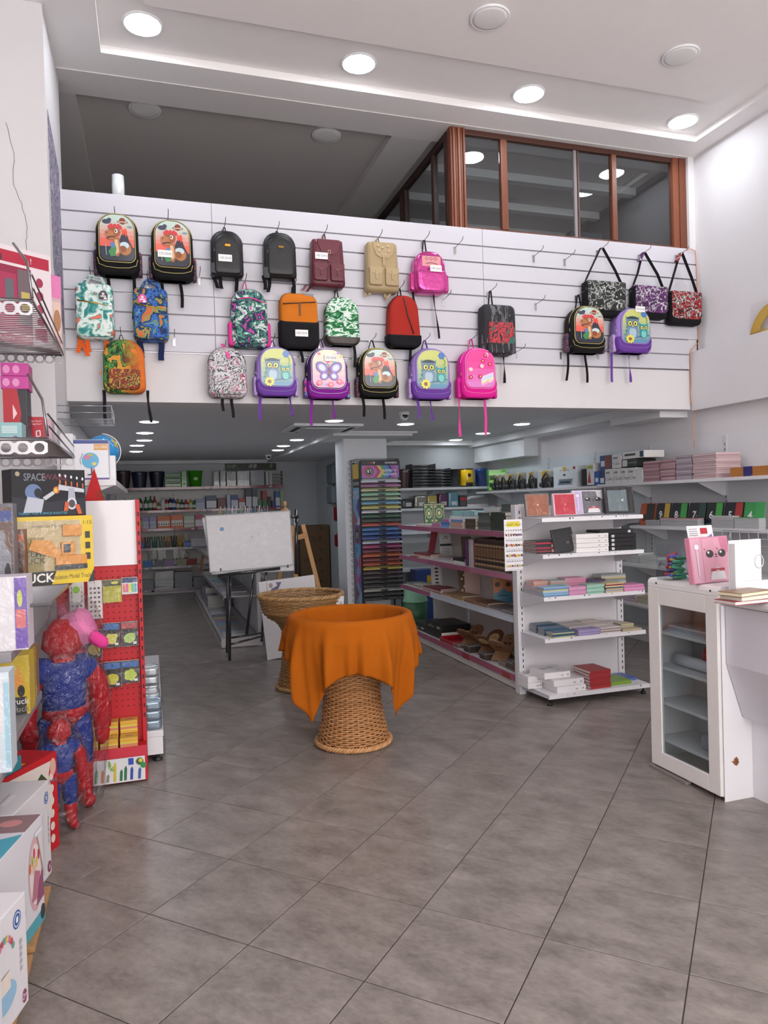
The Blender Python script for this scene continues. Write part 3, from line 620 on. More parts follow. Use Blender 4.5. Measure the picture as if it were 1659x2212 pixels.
# ---- shiny pink
b = Bag('metallic_backpack', 'shiny metallic pink backpack with white tag, last in top row', 'backpack', (888, 545, 964, 636)); t = b.t; w, h = b.w*.93, b.h; d = b.d = .12
soft(w, h, d, w*.4, w*.2, .1, '#c84a94').build('body', FOIL, t); soft(w*.86, h*.5, .04, .02, w*.2, -.03, '#cf4f9a', y0=-d+.008, cz=h*.02).build('front_pocket', FOIL, t)
P = Print((0, -d*1.03-.001, h*.62), (1, 0, 0), (0, 0, 1)); P.rect(-w*.26, 0, w*.3, h*.24, '#dd9a9c')
for k in range(3): P.ell(-w*.12+k*w*.13, h*.18, w*.05, h*.035, '#8a4a60', 12); P.ell(-w*.12+k*w*.13, h*.18, w*.035, h*.022, '#dd9a9c', 12)
P.line([(-w*.15, h*.06), (w*.02, h*.09), (w*.2, h*.06)], .006, '#7c3f58'); P.build('printed_patch', GLOSS, t)
for s in (-1, 1): soft(.05, h*.45, .07, .02, .02, 0, '#c2408c', y0=-.02, cx=s*w*.5, cz=h*.05).build('side_pocket', FOIL, t)
b.straps([(893, 897, 652), (940, 947, 722, 1)], '#1b191d', .009); b.handle((922, 524), .022, '#19171c'); b.tag_(933, 590, '190 DHS', y=-d-.045)
# ---- tote-style printed backpacks
FLAM = pattern('flamingo_print', ['#2f7f7c', '#4f9a94', '#a8ccc2', '#dfe6e2', '#dfe6e2', '#d5e2dc', '#b4d2c8', '#3f8f8a', '#e2725a'], 11, dist=.7); TROP = pattern('tropical_print', ['#c9683f', '#7f9a5a', '#1b2a50', '#22386a', '#2f5fa8', '#3a74c0', '#1d2f5c', '#4a86cc', '#6f8a4a'], 12, dist=.9)
for (box, lab, m, apex, sc, straps, tcol, hx) in (((159, 614, 250, 733), 'white flamingo and leaf print backpack with carry handles and orange straps', FLAM, (198, 584), '#e2622a', [(170, 166, 762), (183, 190, 760), (168, 186, 770), (228, 226, 768)], '#3c3a40', '#c98a7c'),
                                             ((284, 624, 367, 738), 'blue tropical print backpack with carry handles and navy straps', TROP, (321, 596), '#1c2950', [(300, 302, 778), (346, 346, 778)], '#d64a94', '#23407a')):
    b = Bag('tote_backpack', lab, 'backpack', box); t = b.t; w, h = b.w*.93, b.h; d = b.d = .12
    soft(w, h, d, w*.16, w*.2, .04, '#ffffff').build('body', m, t)
    soft(w*.9, h*.62, .03, .012, w*.16, -.02, '#ffffff', y0=-d+.006, cz=h*.02).build('front_pocket', m, t)
    MB('#b9913c').tube([(-w*.42, -d-.022, h*.655), (-w*.1, -d-.024, h*.625), (w*.44, -d-.02, h*.575)], .0045, 6).build('zip', METAL, t)
    MB('#2b221c').tube([(-w*.42, -d-.018, h*.665), (-w*.1, -d-.02, h*.635), (w*.44, -d-.016, h*.585)], .003, 5).build('zip_tape', SATIN, t)
    xa, za = b.lx(apex[0]), b.lz(apex[1])
    for dy in (-d-.01, -.02):
        pts = [(-w*.26, dy, h*.8), (-w*.24, dy, h*.98), (-w*.16, dy*.8, h*1.1), (xa-.02, dy*.5-.01, za-.02), (xa, dy*.45-.01, za), (xa+.02, dy*.5-.01, za-.02), (w*.2, dy*.8, h*1.1), (w*.27, dy, h*.98), (w*.29, dy, h*.8)]
        MB('#ffffff').ribbon(pts, (.009, 0, .004), .004).build('handle', m, t)
    if sc == '#1c2950': b.straps(straps, sc, .022)
    else: b.straps(straps, sc, .016)
    P = Print((w*.24 if sc != '#1c2950' else -w*.22, -d-.03, h*.68), (1, 0, 0), (0, .02, 1)); P.poly([(-.03, 0), (.03, 0), (.032, .04), (.012, .065), (-.012, .065), (-.032, .04)], tcol); P.ell(0, .043, .01, .01, '#e6c9d4'); P.rect(-.02, .02, .02, .03, '#dcd6d8'); P.rect(.004, .003, .024, .016, '#ece8e8'); P.build('hang_tag', CARD, t)
    hook(b.x+xa, b.z+za-.004, 'steel hook holding the '+' '.join(lab.split()[:6]))
# ---- rounded casual backpacks
def casual(box, lab, body, low, apex, straps, strapcol, zipc='#2a282c', pocket=None, rt=.42, tg=None, d=.125, handle=True, low_h=0, lowc=None, name='backpack', taper=.06):
    b = Bag(name, lab, 'backpack', box); t = b.t; w, h = b.w*.93, b.h; b.d = d
    soft(w, h, d, w*rt, w*.2, taper, body if isinstance(body, str) else '#ffffff').build('body', FABRIC if isinstance(body, str) else body, t)
    if low_h: soft(w*1.01, h*low_h, d+.004, .006, w*.19, -.01, lowc).build('base_panel', LEATHER if lowc == '#3d342f' else FABRIC, t)
    if pocket: soft(w*pocket[0], h*pocket[1], .04, .02, w*.12, -.02, '#ffffff' if not isinstance(pocket[2], str) else pocket[2], y0=-d+.008, cz=h*.05).build('front_pocket', pocket[2] if not isinstance(pocket[2], str) else FABRIC, t)
    tubering(rrect(w, h, w*rt, w*.2, 6, taper), -d*.62, h, 1.006, .0032, zipc, 'zip', t, SATIN, lo=h*.3)
    if straps: b.straps(straps, strapcol)
    if handle: b.handle(apex, .024, strapcol)
    if tg: b.tag_(*tg, y=-d-.016)
    return b
GRNOR = pattern('jungle_print', ['#16281a', '#1f3a22', '#2f6a34', '#4f8f3a', '#1f3f22', '#c8a03c', '#d08a38'], 9, dist=1.6)
def splitmat():      # green on the left fading into orange on the right, under the print
    m = GRNOR; t_, N, L, bs = nodes(m); ramp = next(n for n in N if n.type == 'VALTORGB'); tc = next(n for n in N if n.type == 'TEX_COORD')
    sp = N.new('ShaderNodeSeparateXYZ'); L.new(tc.outputs['Object'], sp.inputs[0]); mr = N.new('ShaderNodeMapRange'); mr.inputs[1].default_value = -.02; mr.inputs[2].default_value = .14; L.new(sp.outputs[0], mr.inputs[0])
    mx = N.new('ShaderNodeMixRGB'); mx.inputs[2].default_value = (*lin('#d86a20'), 1); L.new(mr.outputs[0], mx.inputs[0]); L.new(ramp.outputs[0], mx.inputs[1]); L.new(mx.outputs[0], bs.inputs['Base Color'])
splitmat()
JUNG2 = pattern('jungle_pocket', ['#2a2a24', '#c4a24a', '#3b332a', '#a8322a', '#52301f', '#b98f42'], 11, dist=3.4)
b = casual((218, 735, 318, 850), 'green and orange jungle print backpack, lowest at the far left', GRNOR, None, (263, 714), [(221, 224, 921), (317, 322, 915, 1)], '#1b1a1e', pocket=(.72, .38, JUNG2))
MB('#e07a4a').tube([(-b.w*.5, -.1, b.h*.42), (-b.w*.52, -.11, b.h*.33)], .006, 6).build('zip_pull', SATIN, b.t); MB('#e07a4a').tube([(-b.w*.26, -.17, b.h*.4), (-b.w*.255, -.172, b.h*.3)], .006, 6).build('zip_pull', SATIN, b.t)
FLOR = pattern('floral_print', ['#a84a94', '#15243a', '#1d2f52', '#2f6a5e', '#5f9a84', '#15243a', '#b4d0c4', '#c9d8d0', '#b85aa0'], 14, dist=1.2)
b = casual((495, 626, 581, 752), 'dark floral backpack with hot pink trim above the grey doodle bag', FLOR, None, (532, 606), [], '#d8408f', zipc='#d8408f', pocket=(.8, .62, FLOR))
for s in (-1, 1): soft(.05, b.h*.42, .08, .02, .02, 0, '#d8408f', y0=-.02, cx=s*b.w*.45, cz=.01).build('side_pocket', FABRIC, b.t)
MB('#d8408f').tube([(-b.w*.28, -.13, b.h*.8), (0, -.136, b.h*.83), (b.w*.38, -.125, b.h*.76)], .005, 6).build('front_zip', SATIN, b.t)
b = casual((600, 636, 690, 755), 'orange and black two-tone backpack with 330 DHS tag', '#c8701f', None, (638, 618), [(651, 652, 781)], '#1a191c', low_h=.5, lowc='#18171a', rt=.24, zipc='#4a2c1c', tg=(647, 724, '330 DHS'))
MB('#4a2c1c').tube([(-b.w*.4, -.132, b.h*.78), (b.w*.38, -.132, b.h*.84)], .005, 6).build('front_zip', SATIN, b.t); MB('#5a3220').box(-.006, .006, -.137, -.13, b.h*.58, b.h*.8).build('zip_flap', SATIN, b.t)
MB('#7d7a7a').box(b.w*.12, b.w*.34, -.12, -.1, b.h*.94, b.h*.99).build('hang_tag', CARD, b.t)
CAMO = pattern('leaf_camo_print', ['#1a5230', '#1f6a3c', '#2f8a50', '#dfe8e2', '#c9ddd2', '#2f8a50'], 10, dist=1.6, stretch=(1, 1, 1.9))
b = casual((699, 644, 777, 747), 'green and white leaf camouflage backpack with dark brown base', CAMO, None, (731, 629), [(766, 766, 790)], '#1f1d20', low_h=.17, lowc='#3d342f')
MB('#cfd6d2').lathe([(.013, 0), (.013, .003)], 14, M=Matrix.Translation((0, -.12, b.h*.87)) @ Matrix.Rotation(R(90), 4, 'X')).build('badge', SATIN, b.t)
b = casual((832, 640, 909, 752), 'red backpack with a black base and diagonal centre zip', '#a32c24', None, (868, 628), [(888, 886, 790)], '#1b191c', low_h=.24, lowc='#161518', rt=.4, taper=.2)
MB('#3c1a18').tube([(-.01, -.134, b.h*.94), (.02, -.138, b.h*.6), (b.w*.22, -.134, b.h*.25)], .005, 6).build('front_zip', SATIN, b.t)
DOOD = pattern('doodle_print', ['#c9c7c9', '#35333a', '#d2d0d2', '#c4c2c6', '#47454c', '#d0ced0', '#a03a5c', '#cfcdd0'], 10, dist=1.8)
b = casual((445, 752, 536, 860), 'grey doodle print backpack with pink loop, bottom row', DOOD, None, (487, 748), [(480, 480, 887), (500, 501, 902)], '#1d1b1f', pocket=(.7, .36, DOOD))
MB('#e05a9c').ribbon([(-.03, -.04, b.h*1.1), (-.02, -.1, b.h*1.0), (.0, -.135, b.h*.86), (.012, -.14, b.h*.76)], (.013, 0, 0), .003).build('ribbon_tag', FABRIC, b.t)
SLAT = pattern('streak_print', ['#232226', '#2c2b30', '#222125', '#6a686e', '#27262a'], 11, dist=.6, stretch=(2.2, 1, .35)); GRAF = pattern('graffiti_print', ['#a8323a', '#b8404a', '#2a2a2e', '#c0434c', '#9a2c34', '#2f6a5e'], 8, dist=2, stretch=(1, 1, .8))
b = casual((1036, 660, 1113, 768), 'black streaked backpack with red graffiti pocket, alone at right centre', SLAT, None, (1066, 640), [(1092, 1091, 820, 1)], '#1b1a1d', rt=.16, pocket=(.72, .58, GRAF), taper=.02)
MB('#2c2b30').bbox(-b.w*.38, b.w*.38, -.16, -.12, .005, b.h*.22, .012).build('lower_pocket', SLAT, b.t)
# ---- messenger bags
for (box, lab, pc, apex, pad) in (((1262, 610, 1352, 684), 'black messenger bag with white doodles', ['#1d1f1d', '#26282a', '#1d1f1d', '#b9bcb8', '#1b1d1c', '#4a524a', '#1d1f1d'], (1305, 556), None),
                                  ((1366, 620, 1441, 688), 'purple messenger bag with white doodles', ['#2a1c30', '#6a2f74', '#2c1e34', '#c9c0cc', '#2a1c30', '#7a3a84', '#2a1c30'], (1396, 568), '#8a3f98'),
                                  ((1444, 632, 1514, 702), 'red and black messenger bag with white doodles', ['#241416', '#b02a2c', '#261618', '#c4b8b8', '#241416', '#b83034', '#1f1214'], (1477, 573), '#4a3030')):
    b = Bag('messenger_bag', lab+' and shoulder strap', 'shoulder bag', box); t = b.t; w, h = b.w*.95, b.h; d = b.d = .1
    soft(w, h, d, .025, .04, 0, '#161518').build('body', FABRIC, t)
    m = pattern(lab.split()[0]+'_doodle', pc, 9, dist=2.2)
    mb = soft(w*.95, h*.84, .016, .02, .05, 0, '#ffffff', y0=-d+.002, cz=h*.16); mb.box(-w*.46, w*.46, -d-.004, -.01, h*.985, h*1.005); mb.build('flap', m, t)
    xa, za = b.lx(apex[0]), b.lz(apex[1])
    for s in (-1, 1):
        mb = MB('#1a191d'); mb.ribbon([(s*w*.47, -.05, h*.7), (s*w*.46, -.05, h*1.0), (s*w*.3, -.05, h+(za-h)*.4), (xa+s*.012, -.05, za)], (0, .018, 0), .003); mb.build('strap', FABRIC, t)
        MB('#8e8c90').tube([(s*w*.47-.012, -.07, h*.98), (s*w*.47+.012, -.07, h*.98), (s*w*.47+.012, -.07, h*1.03), (s*w*.47-.012, -.07, h*1.03)], .002, 5, closed=True).build('ring', METAL, t)
    if pad: MB(pad).ribbon([(xa-.06, -.055, za-.09), (xa-.015, -.055, za-.01)], (0, .028, 0), .012).build('shoulder_pad', m, t)
    hook(b.x+xa, b.z+za-.006, 'steel hook holding the '+lab)
# ---- empty hooks
EH = [((983, 540), 'beside the pink bag in the top row'), ((1153, 558), 'left of two near the top right'), ((1220, 566), 'right of two near the top right'), ((958, 652), 'below the pink bag strap'), ((1157, 662), 'right of centre, second hook row'),
      ((1115, 765), 'beside the red graffiti backpack'), ((1211, 768), 'left of the lower dinosaur backpack'), ((1292, 768), 'between the lower dinosaur and owl backpacks'), ((1379, 770), 'right of the lower owl backpack'), ((430, 606), 'right of the second dinosaur backpack'), ((376, 738), 'right of the blue tropical backpack')]
for p, lab in EH: q = ony(*p, 5.99); hook(q.x, q.z+.02, 'empty steel hook '+lab)
# things along the top of the parapet
q0, q1 = ony(243, 425, 6.1), ony(268, 390, 6.1)
t = tag(MB('#d9dde0').lathe([(.045, 0), (.047, .1), (.045, q1.z-4.085+.03), (.02, q1.z-4.085+.03), (.02, .05)], 20).build('plastic_film_roll', GLOSS, None, ((q0.x+q1.x)/2, 6.1, 4.085)), 'roll of clear wrapping film standing on the parapet', 'film roll')
a, bq = ony(452, 440, 6.12), ony(652, 458, 6.12)
t = thing('flattened_carton', 'flattened brown cardboard lying on top of the parapet', 'cardboard', ((a.x+bq.x)/2, 6.1, 4.085)); L_ = (bq.x-a.x)/2
MB('#9c7a58').box(-L_, L_, -.05, .05, 0, .006).build('sheet', PAPER, t); MB('#a98562').box(-L_*.9, L_*.6, -.045, .05, .0065, .014).build('sheet', PAPER, t); MB('#8a6a4b').box(-L_*.98, -L_*.5, -.05, .045, .0145, .022).build('flap', PAPER, t)
# orange cable down the right corner
def pxp(l): return [onx(a, b, x) for a, b, x in l]
pts = [ony(1483, 541, 5.985), ony(1492, 537, 5.985), ony(1502, 543, 5.98), ony(1506, 605, 5.975), ony(1508, 700, 5.975), ony(1509, 740, 5.975), ony(1495, 753, 5.975), ony(1491, 765, 5.975), ony(1492, 800, 5.985), ony(1494, 830, 5.985), ony(1492, 850, 5.985), ony(1498, 872, 5.985), ony(1501, 890, 5.985), ony(1497, 920, 5.985), ony(1499, 945, 5.985), ony(1500, 968, 5.985)]
for p in pts: p.x = min(p.x, 5.262 if p.z > 3.06 or p.z < 2.47 else 5.163)
tag(MB('#d98e5e').tube(pts, .0035, 6).build('cable', SATIN), 'thin orange cable hanging down the right corner of the slat panel', 'cable')
# ================================================================== books and stacks
def book_mb(w, d, th, cov, pg='#dcd8d2', spine=None, side='front'):
    """flat book: x centred, front edge at y=0 (towards -y), z from 0; the spine is at the front unless side='back'"""
    mb = MB(cov); c = min(.0025, th*.2); i = .003
    mb.box(-w/2, w/2, 0, d, 0, c, cov); mb.box(-w/2, w/2, 0, d, th-c, th, cov)
    mb.box(-w/2+i, w/2-i, i if side == 'front' else .002, d-i, c, th-c, pg)
    if side == 'front': mb.box(-w/2, w/2, 0, .0029, c, th-c, spine or cov)
    return mb
_BK = {}
def book(name, label, cat, loc, w, d, th, cov, rz=0, pg='#dcd8d2', spine=None, side='front', mat=None, group=None):
    k = (name, round(w, 3), round(d, 3), round(th, 4), cov, pg, spine, side, mat)
    if k in _BK: o = _BK[k].copy(); COL.objects.link(o); o.location = loc; o.rotation_euler = (0, 0, rz)
    else: o = book_mb(w, d, th, cov, pg, spine, side).build(name, mat or CARD, None, loc, rz); _BK[k] = o
    return tag(o, label, cat, group)
def stack(p0, p1, pb, z, n, depth, th, cols, desc, where, name='notebook', cat='notebook', rz=0, jit=.006, side='front', pg='#dcd8d2', mat=None, ylim=None, xs=None, gap=.0004):
    """pile of n books whose front bottom edge shows at pixel row pb, on a shelf top at height z"""
    q = onz((p0+p1)/2, pb, z); y = q.y
    if ylim: y = min(max(y, ylim[0]), ylim[1]-depth)
    w = ony(p1, pb, y).x-ony(p0, pb, y).x; x = ony((p0+p1)/2, pb, y).x
    if not xs and ylim and ylim[0] >= 5.09 and y < 5.5: xs = (2.946, 3.884)
    if xs: x = min(max(x, xs[0]+w/2), xs[1]-w/2)
    for i in range(n):
        c = cols[(n-1-i) % len(cols)]
        book(name, '%s %s, %s of its pile, %s' % (desc, name.replace('_', ' '), fromtop(n-1-i, n) if n > 1 else 'only one', where) if n > 1 else '%s %s %s' % (desc, name.replace('_', ' '), where), cat,
             (x+rnd.uniform(-jit, jit), y+rnd.uniform(0, jit), z+i*(th+gap)+.0003), w, depth, th, c, R(rnd.uniform(-2, 2)+rz), pg, None, side, mat, '%s pile %s' % (desc, where))
    return x, y, w
def gbox(name, label, cat, p, z, size, col, y=None, rz=0, mat=None, face=None, group=None, b=.003, top=None):
    """a carton: p = pixel box of its front face, standing on z; face(P, w, h) prints on the front"""
    if y is None: y = onz((p[0]+p[2])/2, p[3], z).y
    x0, x1, z0, z1 = rect(*p, y); w, h = x1-x0, z1-z0
    t = thing(name, label, cat, ((x0+x1)/2, y, z+.0003), R(rz), group)
    MB(col).bbox(-w/2, w/2, 0, size, 0, h, b).build('body', mat or CARD, t)
    if face: P = Print((0, -.0006, 0), (1, 0, 0), (0, 0, 1)); face(P, w, h); P.build('printed_front', CARD, t)
    return t
# ================================================================== end-cap shelf rack facing the camera
E0 = Vector((3.43, 5.5, 0))
t = thing('end_shelf_rack', 'white metal shelf rack facing the entrance, at the end of the bookshelves', 'shelf rack', E0)
def slots(mb, x, y, z0, z1, axis='y', sgn=-1, step=.05, col='#2a2a2e'):
    n = int((z1-z0)/step)
    for k in range(n):
        z = z0+k*step
        if axis == 'y': mb.box(x-.004, x+.004, y, y+sgn*.0008, z, z+.026, col)
        else: mb.box(x, x+sgn*.0008, y-.004, y+.004, z, z+.026, col)
for x in (-.48, .5):
    MB('#dedce0').bbox(x-.03, x+.03, 0, .06, .0, 1.6, .003).build('upright', STEEL, t)
    mb = MB(); slots(mb, x+.008, -.0002, .12, 1.58); tag(mb.build('slot_holes', MATTE, t), kind='stuff')
MB('#d9d5d8').box(-.449, .469, .012, .03, .08, 1.585).build('back_panel', STEEL, t)
EZ = [1.49, 1.2, .863, .532, .095]
for k, z in enumerate(EZ):
    yf = -.40 if k < 4 else -.44; mb = MB('#e2e0e4'); mb.bbox(-.49, .455, yf, -.002, z-.004, z, .0015); mb.bbox(-.49, .455, yf-.002, yf+.012, z-.032, z-.0002, .002)
    s_ = mb.build('shelf', STEEL, t)
    for x in (-.488, .445):
        mb = MB('#d2d0d6'); mb.prism([(-.002, z-.005), (-.002, z-.12 if k < 4 else .05), (-.06, z-.12 if k < 4 else .05), (yf+.02, z-.03), (yf+.02, z-.005)], (x, 0, 0), (0, 1, 0), (0, 0, 1), .008); mb.build('bracket', STEEL, s_)
    rr = random.Random(k); mb = MB('#4a4648')
    for q in range(9 if k < 3 else 5): x = rr.uniform(-.47, .43); mb.box(x, x+rr.uniform(.003, .012), yf-.0025, yf-.0019, z-.004-rr.uniform(.001, .012), z-.002)
    tag(mb.build('chips', MATTE, s_), kind='stuff')
for x in (-.45, .43): MB('#222226').lathe([(.02, 0), (.02, .02), (.008, .022), (.008, .06)], 14, (x, -.38, 0)).build('foot', SATIN, t)
ypl = E0.y
# top shelf: four boxed notebook sets on small stands
def cat_face(P, w, h, c, dark, collar='#b8323c'):
    P.ell(.1*w, .62*h, .08*w, .07*h, '#26242a', 16); P.ell(-.16*w+.26*w*0-.02*w, .62*h, .0001, .0001, dark, 4)
def boxed(p, lab, face, rim, y=5.3, lean=8, z=1.49, col='#e6e4e6'):
    x0, x1, z0, z1 = rect(*p, y); w, h = x1-x0, z1-z0
    t = thing('boxed_notebook', lab, 'notebook', ((x0+x1)/2, y, z+.0003), 0, 'boxed notebooks on the end rack')
    M = Matrix.Rotation(R(-lean), 4, 'X')
    MB(rim).bbox(-w/2, w/2, 0, .025, .012, h, .003, M=M).build('case', SATIN, t)
    U, V = M.to_3x3() @ Vector((1, 0, 0)), M.to_3x3() @ Vector((0, 0, 1)); P = Print(M @ Vector((0, -.0008, .012)), U, V); face(P, w, h-.012); P.build('cover', CARD, t)
    MB('#ffffff').box(-w/2-.002, w/2+.002, -.006, -.005, .01, h+.002, M=M).build('clear_front', FILM, t)
    MB('#dfe3e6').bbox(-.03, .03, -.02, .07, 0, .004, .001).build('stand', BOXCLEAR, t)
    return t
def f_plain(c, snap):
    def f(P, w, h): P.rect(-w*.44, h*.03, w*.44, h*.95, c); P.ell(.02*w, h*.5, .05*w, .038*h, snap, 16); P.line([(.02*w, h*.5), (w*.44, h*.5)], .004, '#00000022' and mixc(c, '#000000', .3))
    return f
def f_cat(bg, dark, light, left):
    def f(P, w, h):
        P.rect(-w*.48, h*.02, -w*.22, h*.96, left); P.rect(-w*.2, h*.02, w*.47, h*.96, bg); P.poly([(w*.25, h*.96), (w*.47, h*.96), (w*.47, h*.62), (w*.3, h*.66)], light)
        for s in (-.02, .3): P.ell((.0+s)*w+.0*w, h*.62, .1*w, .085*h, '#1f1d22', 18); P.ell((-.03+s)*w, h*.65, .03*w, .028*h, '#e8e6ea', 10); P.line([((-.1+s)*w, h*.7), ((-.14+s)*w, h*.74)], .004, '#1f1d22')
        P.ell(.14*w, h*.6, .025*w, .018*h, '#2a2026', 10); P.line([(.1*w, h*.54), (.14*w, h*.56), (.18*w, h*.54)], .004, '#2a2026')
        P.ell(.14*w, h*.06, .2*w, .26*h, '#e6e2e6', 18, 0, 180); P.rect(-.04*w, h*.24, .32*w, h*.3, '#b03040'); P.ell(.14*w, h*.24, .05*w, .025*h, '#e4c9d0', 12)
        P.ell(-.35*w, h*.78, .06*w, .06*h, '#efe8ee', 12); P.line([(-.35*w, h*.7), (-.35*w, h*.15)], .01, mixc(left, '#ffffff', .4))
    return f
boxed((1137, 1057, 1188, 1109), 'brown snap-fastened notebook in clear case on top of the end rack', f_plain('#9a5638', '#d8c4a8'), '#7a706c')
boxed((1197, 1056, 1246, 1107), 'red snap-fastened notebook in clear case on top of the end rack', f_plain('#c01f3e', '#c89a5a'), '#d8b9c0')
boxed((1240, 1048, 1307, 1103), 'grey animal face gift notebook in white case on top of the end rack', f_cat('#6a6870', '#1f1d22', '#c9c6cc', '#c7b4d8'), '#dcd6e0', y=5.37)
def f_blk(P, w, h): P.rect(-w*.48, h*.02, w*.48, h*.97, '#17171b'); P.rect(-w*.4, h*.08, w*.26, h*.88, '#6c7a80'); P.ell(.12*w, h*.5, .06*w, .045*h, '#d8dcdc', 16); P.line([(.12*w, h*.5), (.26*w, h*.5)], .012, '#59656a'); P.line([(.37*w, h*.35), (.37*w, h*.8)], .01, '#3c3c42')
boxed((1309, 1045, 1372, 1105), 'black gift notebook set with grey cover and pen on top of the end rack', f_blk, '#1d1d21', y=5.32)
# second shelf
S2 = 'second shelf of end rack'
stack(1133, 1191, 1197, EZ[1], 8, .2, .0125, ['#2a2430', '#b02c40', '#2c2832', '#3a343c', '#a83044', '#2a2630', '#8a3a44', '#241f28'], 'red and black', S2, ylim=(5.12, 5.48))
stack(1192, 1207, 1196, EZ[1], 6, .18, .013, ['#8a6a60', '#caa89a', '#6a4c48'], 'tan', S2, jit=.002, ylim=(5.2, 5.48))
x0, x1, z0, z1 = rect(1201, 1142, 1247, 1197, 5.16)
t = thing('black_planner', 'black leather planner leaning against the stacks on the end rack', 'planner', ((x0+x1)/2, 5.16, EZ[1]+.0003)); M = Matrix.Rotation(R(-14), 4, 'X') @ Matrix.Rotation(R(-6), 4, 'Y')
MB('#26252a').bbox(-(x1-x0)/2, (x1-x0)/2, 0, .016, .01, z1-z0, .006, M=M).build('cover', LEATHER, t); MB('#d8d4cc').box(-(x1-x0)/2+.004, (x1-x0)/2-.003, .0165, .0205, .012, z1-z0-.004, M=M).build('pages', PAPER, t); MB('#5a585e').box(.02, .045, -.002, -.0002, .075, .095, M=M).build('badge', SATIN, t)
for i in range(4):
    w = ony(1316, 1190, 5.13).x-ony(1246, 1190, 5.13).x; x = ony(1281, 1190, 5.13).x
    t = thing('white_gift_box', 'white gift box on end rack, %s of the pile of four' % fromtop(3-i, 4), 'box', (x+rnd.uniform(-.003, .003), 5.13, EZ[1]+i*.0375+.0003), 0, 'white gift boxes on the end rack')
    MB('#e8e5e4').bbox(-w/2, w/2, 0, .2, 0, .0362, .003).build('body', CARD, t); MB('#d2cfce').box(-w/2-.0003, w/2+.0003, -.0006, .0, .018, .0195).build('lid_seam', CARD, t)
    P = Print((0, -.0012, 0), (1, 0, 0), (0, 0, 1)); P.text('200', w*.2, .011, .009, '#3a3a3e'); P.line([(w*.38, .01), (w*.42, .018), (w*.44, .01)], .003, '#4a4a50'); P.build('printed_front', CARD, t)
for i in range(5):
    w = ony(1376, 1188, 5.13).x-ony(1319, 1188, 5.13).x; x = ony(1348, 1188, 5.13).x
    t = thing('black_gift_box', 'black gift box on end rack, %s of the pile of five' % fromtop(4-i, 5), 'box', (x+(.0 if i < 4 else -.03), 5.14, EZ[1]+i*.0345+.0003), 0, 'black gift boxes on the end rack')
    MB('#19181b').bbox(-w/2-(0 if i < 4 else .06), w/2, 0, .2, 0, .0334, .003).build('body', CARD, t)
    P = Print((-w*.38 if i < 4 else w*.36, -.0012, .006), (1, 0, 0), (0, 0, 1)); P.rect(-.013, 0, .013, .02, '#e4e2e0'); P.text('200', 0, .005, .009, '#3a3a3e'); P.build('label', PAPER, t)
# third shelf: piles of small notebooks
S3 = 'third shelf of end rack'
pl = (5.1, 5.49)
stack(1130, 1150, 1286, EZ[2], 6, .13, .0105, ['#c9a0b4', '#9fc0c8', '#d4b0c0', '#8fb4c4'], 'pink and teal', S3, ylim=(5.3, 5.49), jit=.003)
stack(1151, 1168, 1288, EZ[2], 6, .13, .0105, ['#cf9fb8', '#d8b4c4', '#b98fb0'], 'mauve', S3, ylim=(5.14, 5.49), jit=.002)
stack(1169, 1226, 1289, EZ[2], 7, .14, .0105, ['#8fb2cc', '#5f86b0', '#c9c48f', '#a8c4d4', '#7fa0c4'], 'blue flowered', S3, ylim=pl)
stack(1230, 1267, 1287, EZ[2], 6, .12, .011, ['#cf8fb4', '#dba4c4', '#c47fa8'], 'soft pink', S3, ylim=pl)
stack(1268, 1306, 1286, EZ[2], 7, .12, .0105, ['#94bfae', '#a8ccbc', '#84b09f'], 'mint green', S3, ylim=pl)
stack(1309, 1347, 1284, EZ[2], 7, .12, .0105, ['#c9b48a', '#8a2c34', '#d4c4a0', '#2f5a66', '#c8a878', '#9aa4b8'], 'mixed colour', S3, ylim=pl)
stack(1348, 1393, 1281, EZ[2], 4, .14, .0125, ['#d088b0', '#c97ca8', '#dba0c0'], 'rose pink', S3, ylim=pl)
for (a, b, pb, n, th, c, dsc, yy) in ((1153, 1186, 1262, 9, .011, ['#d49a94', '#c9b09a'], 'coral', 5.33), (1190, 1226, 1264, 9, .011, ['#9fb0a4', '#cf8a8e', '#8fa89c'], 'sage green', 5.29), (1222, 1266, 1262, 10, .011, ['#cf8fa8', '#c48098'], 'dusty pink', 5.3), (1243, 1284, 1268, 5, .011, ['#8f94ac', '#7f86a0'], 'slate blue', 5.25), (1266, 1308, 1264, 8, .011, ['#4a3a58', '#6a5c78', '#3a2c48'], 'dark purple', 5.3), (1300, 1352, 1262, 10, .0118, ['#8a9490', '#b0b8b4', '#c9b078', '#7c8884'], 'grey plaid', 5.31)):
    w = ony(b, 1260, yy).x-ony(a, 1260, yy).x; x = ony((a+b)/2, 1260, yy).x
    for i in range(n): book('notebook', '%s notebook, %s of its rear pile, %s' % (dsc, fromtop(n-1-i, n), S3), 'notebook', (x+rnd.uniform(-.004, .004), yy+rnd.uniform(0, .004), EZ[2]+i*(th+.0004)+.0003), w, .13, th, c[(n-1-i) % len(c)], R(rnd.uniform(-2, 2)), group='%s rear pile' % dsc)
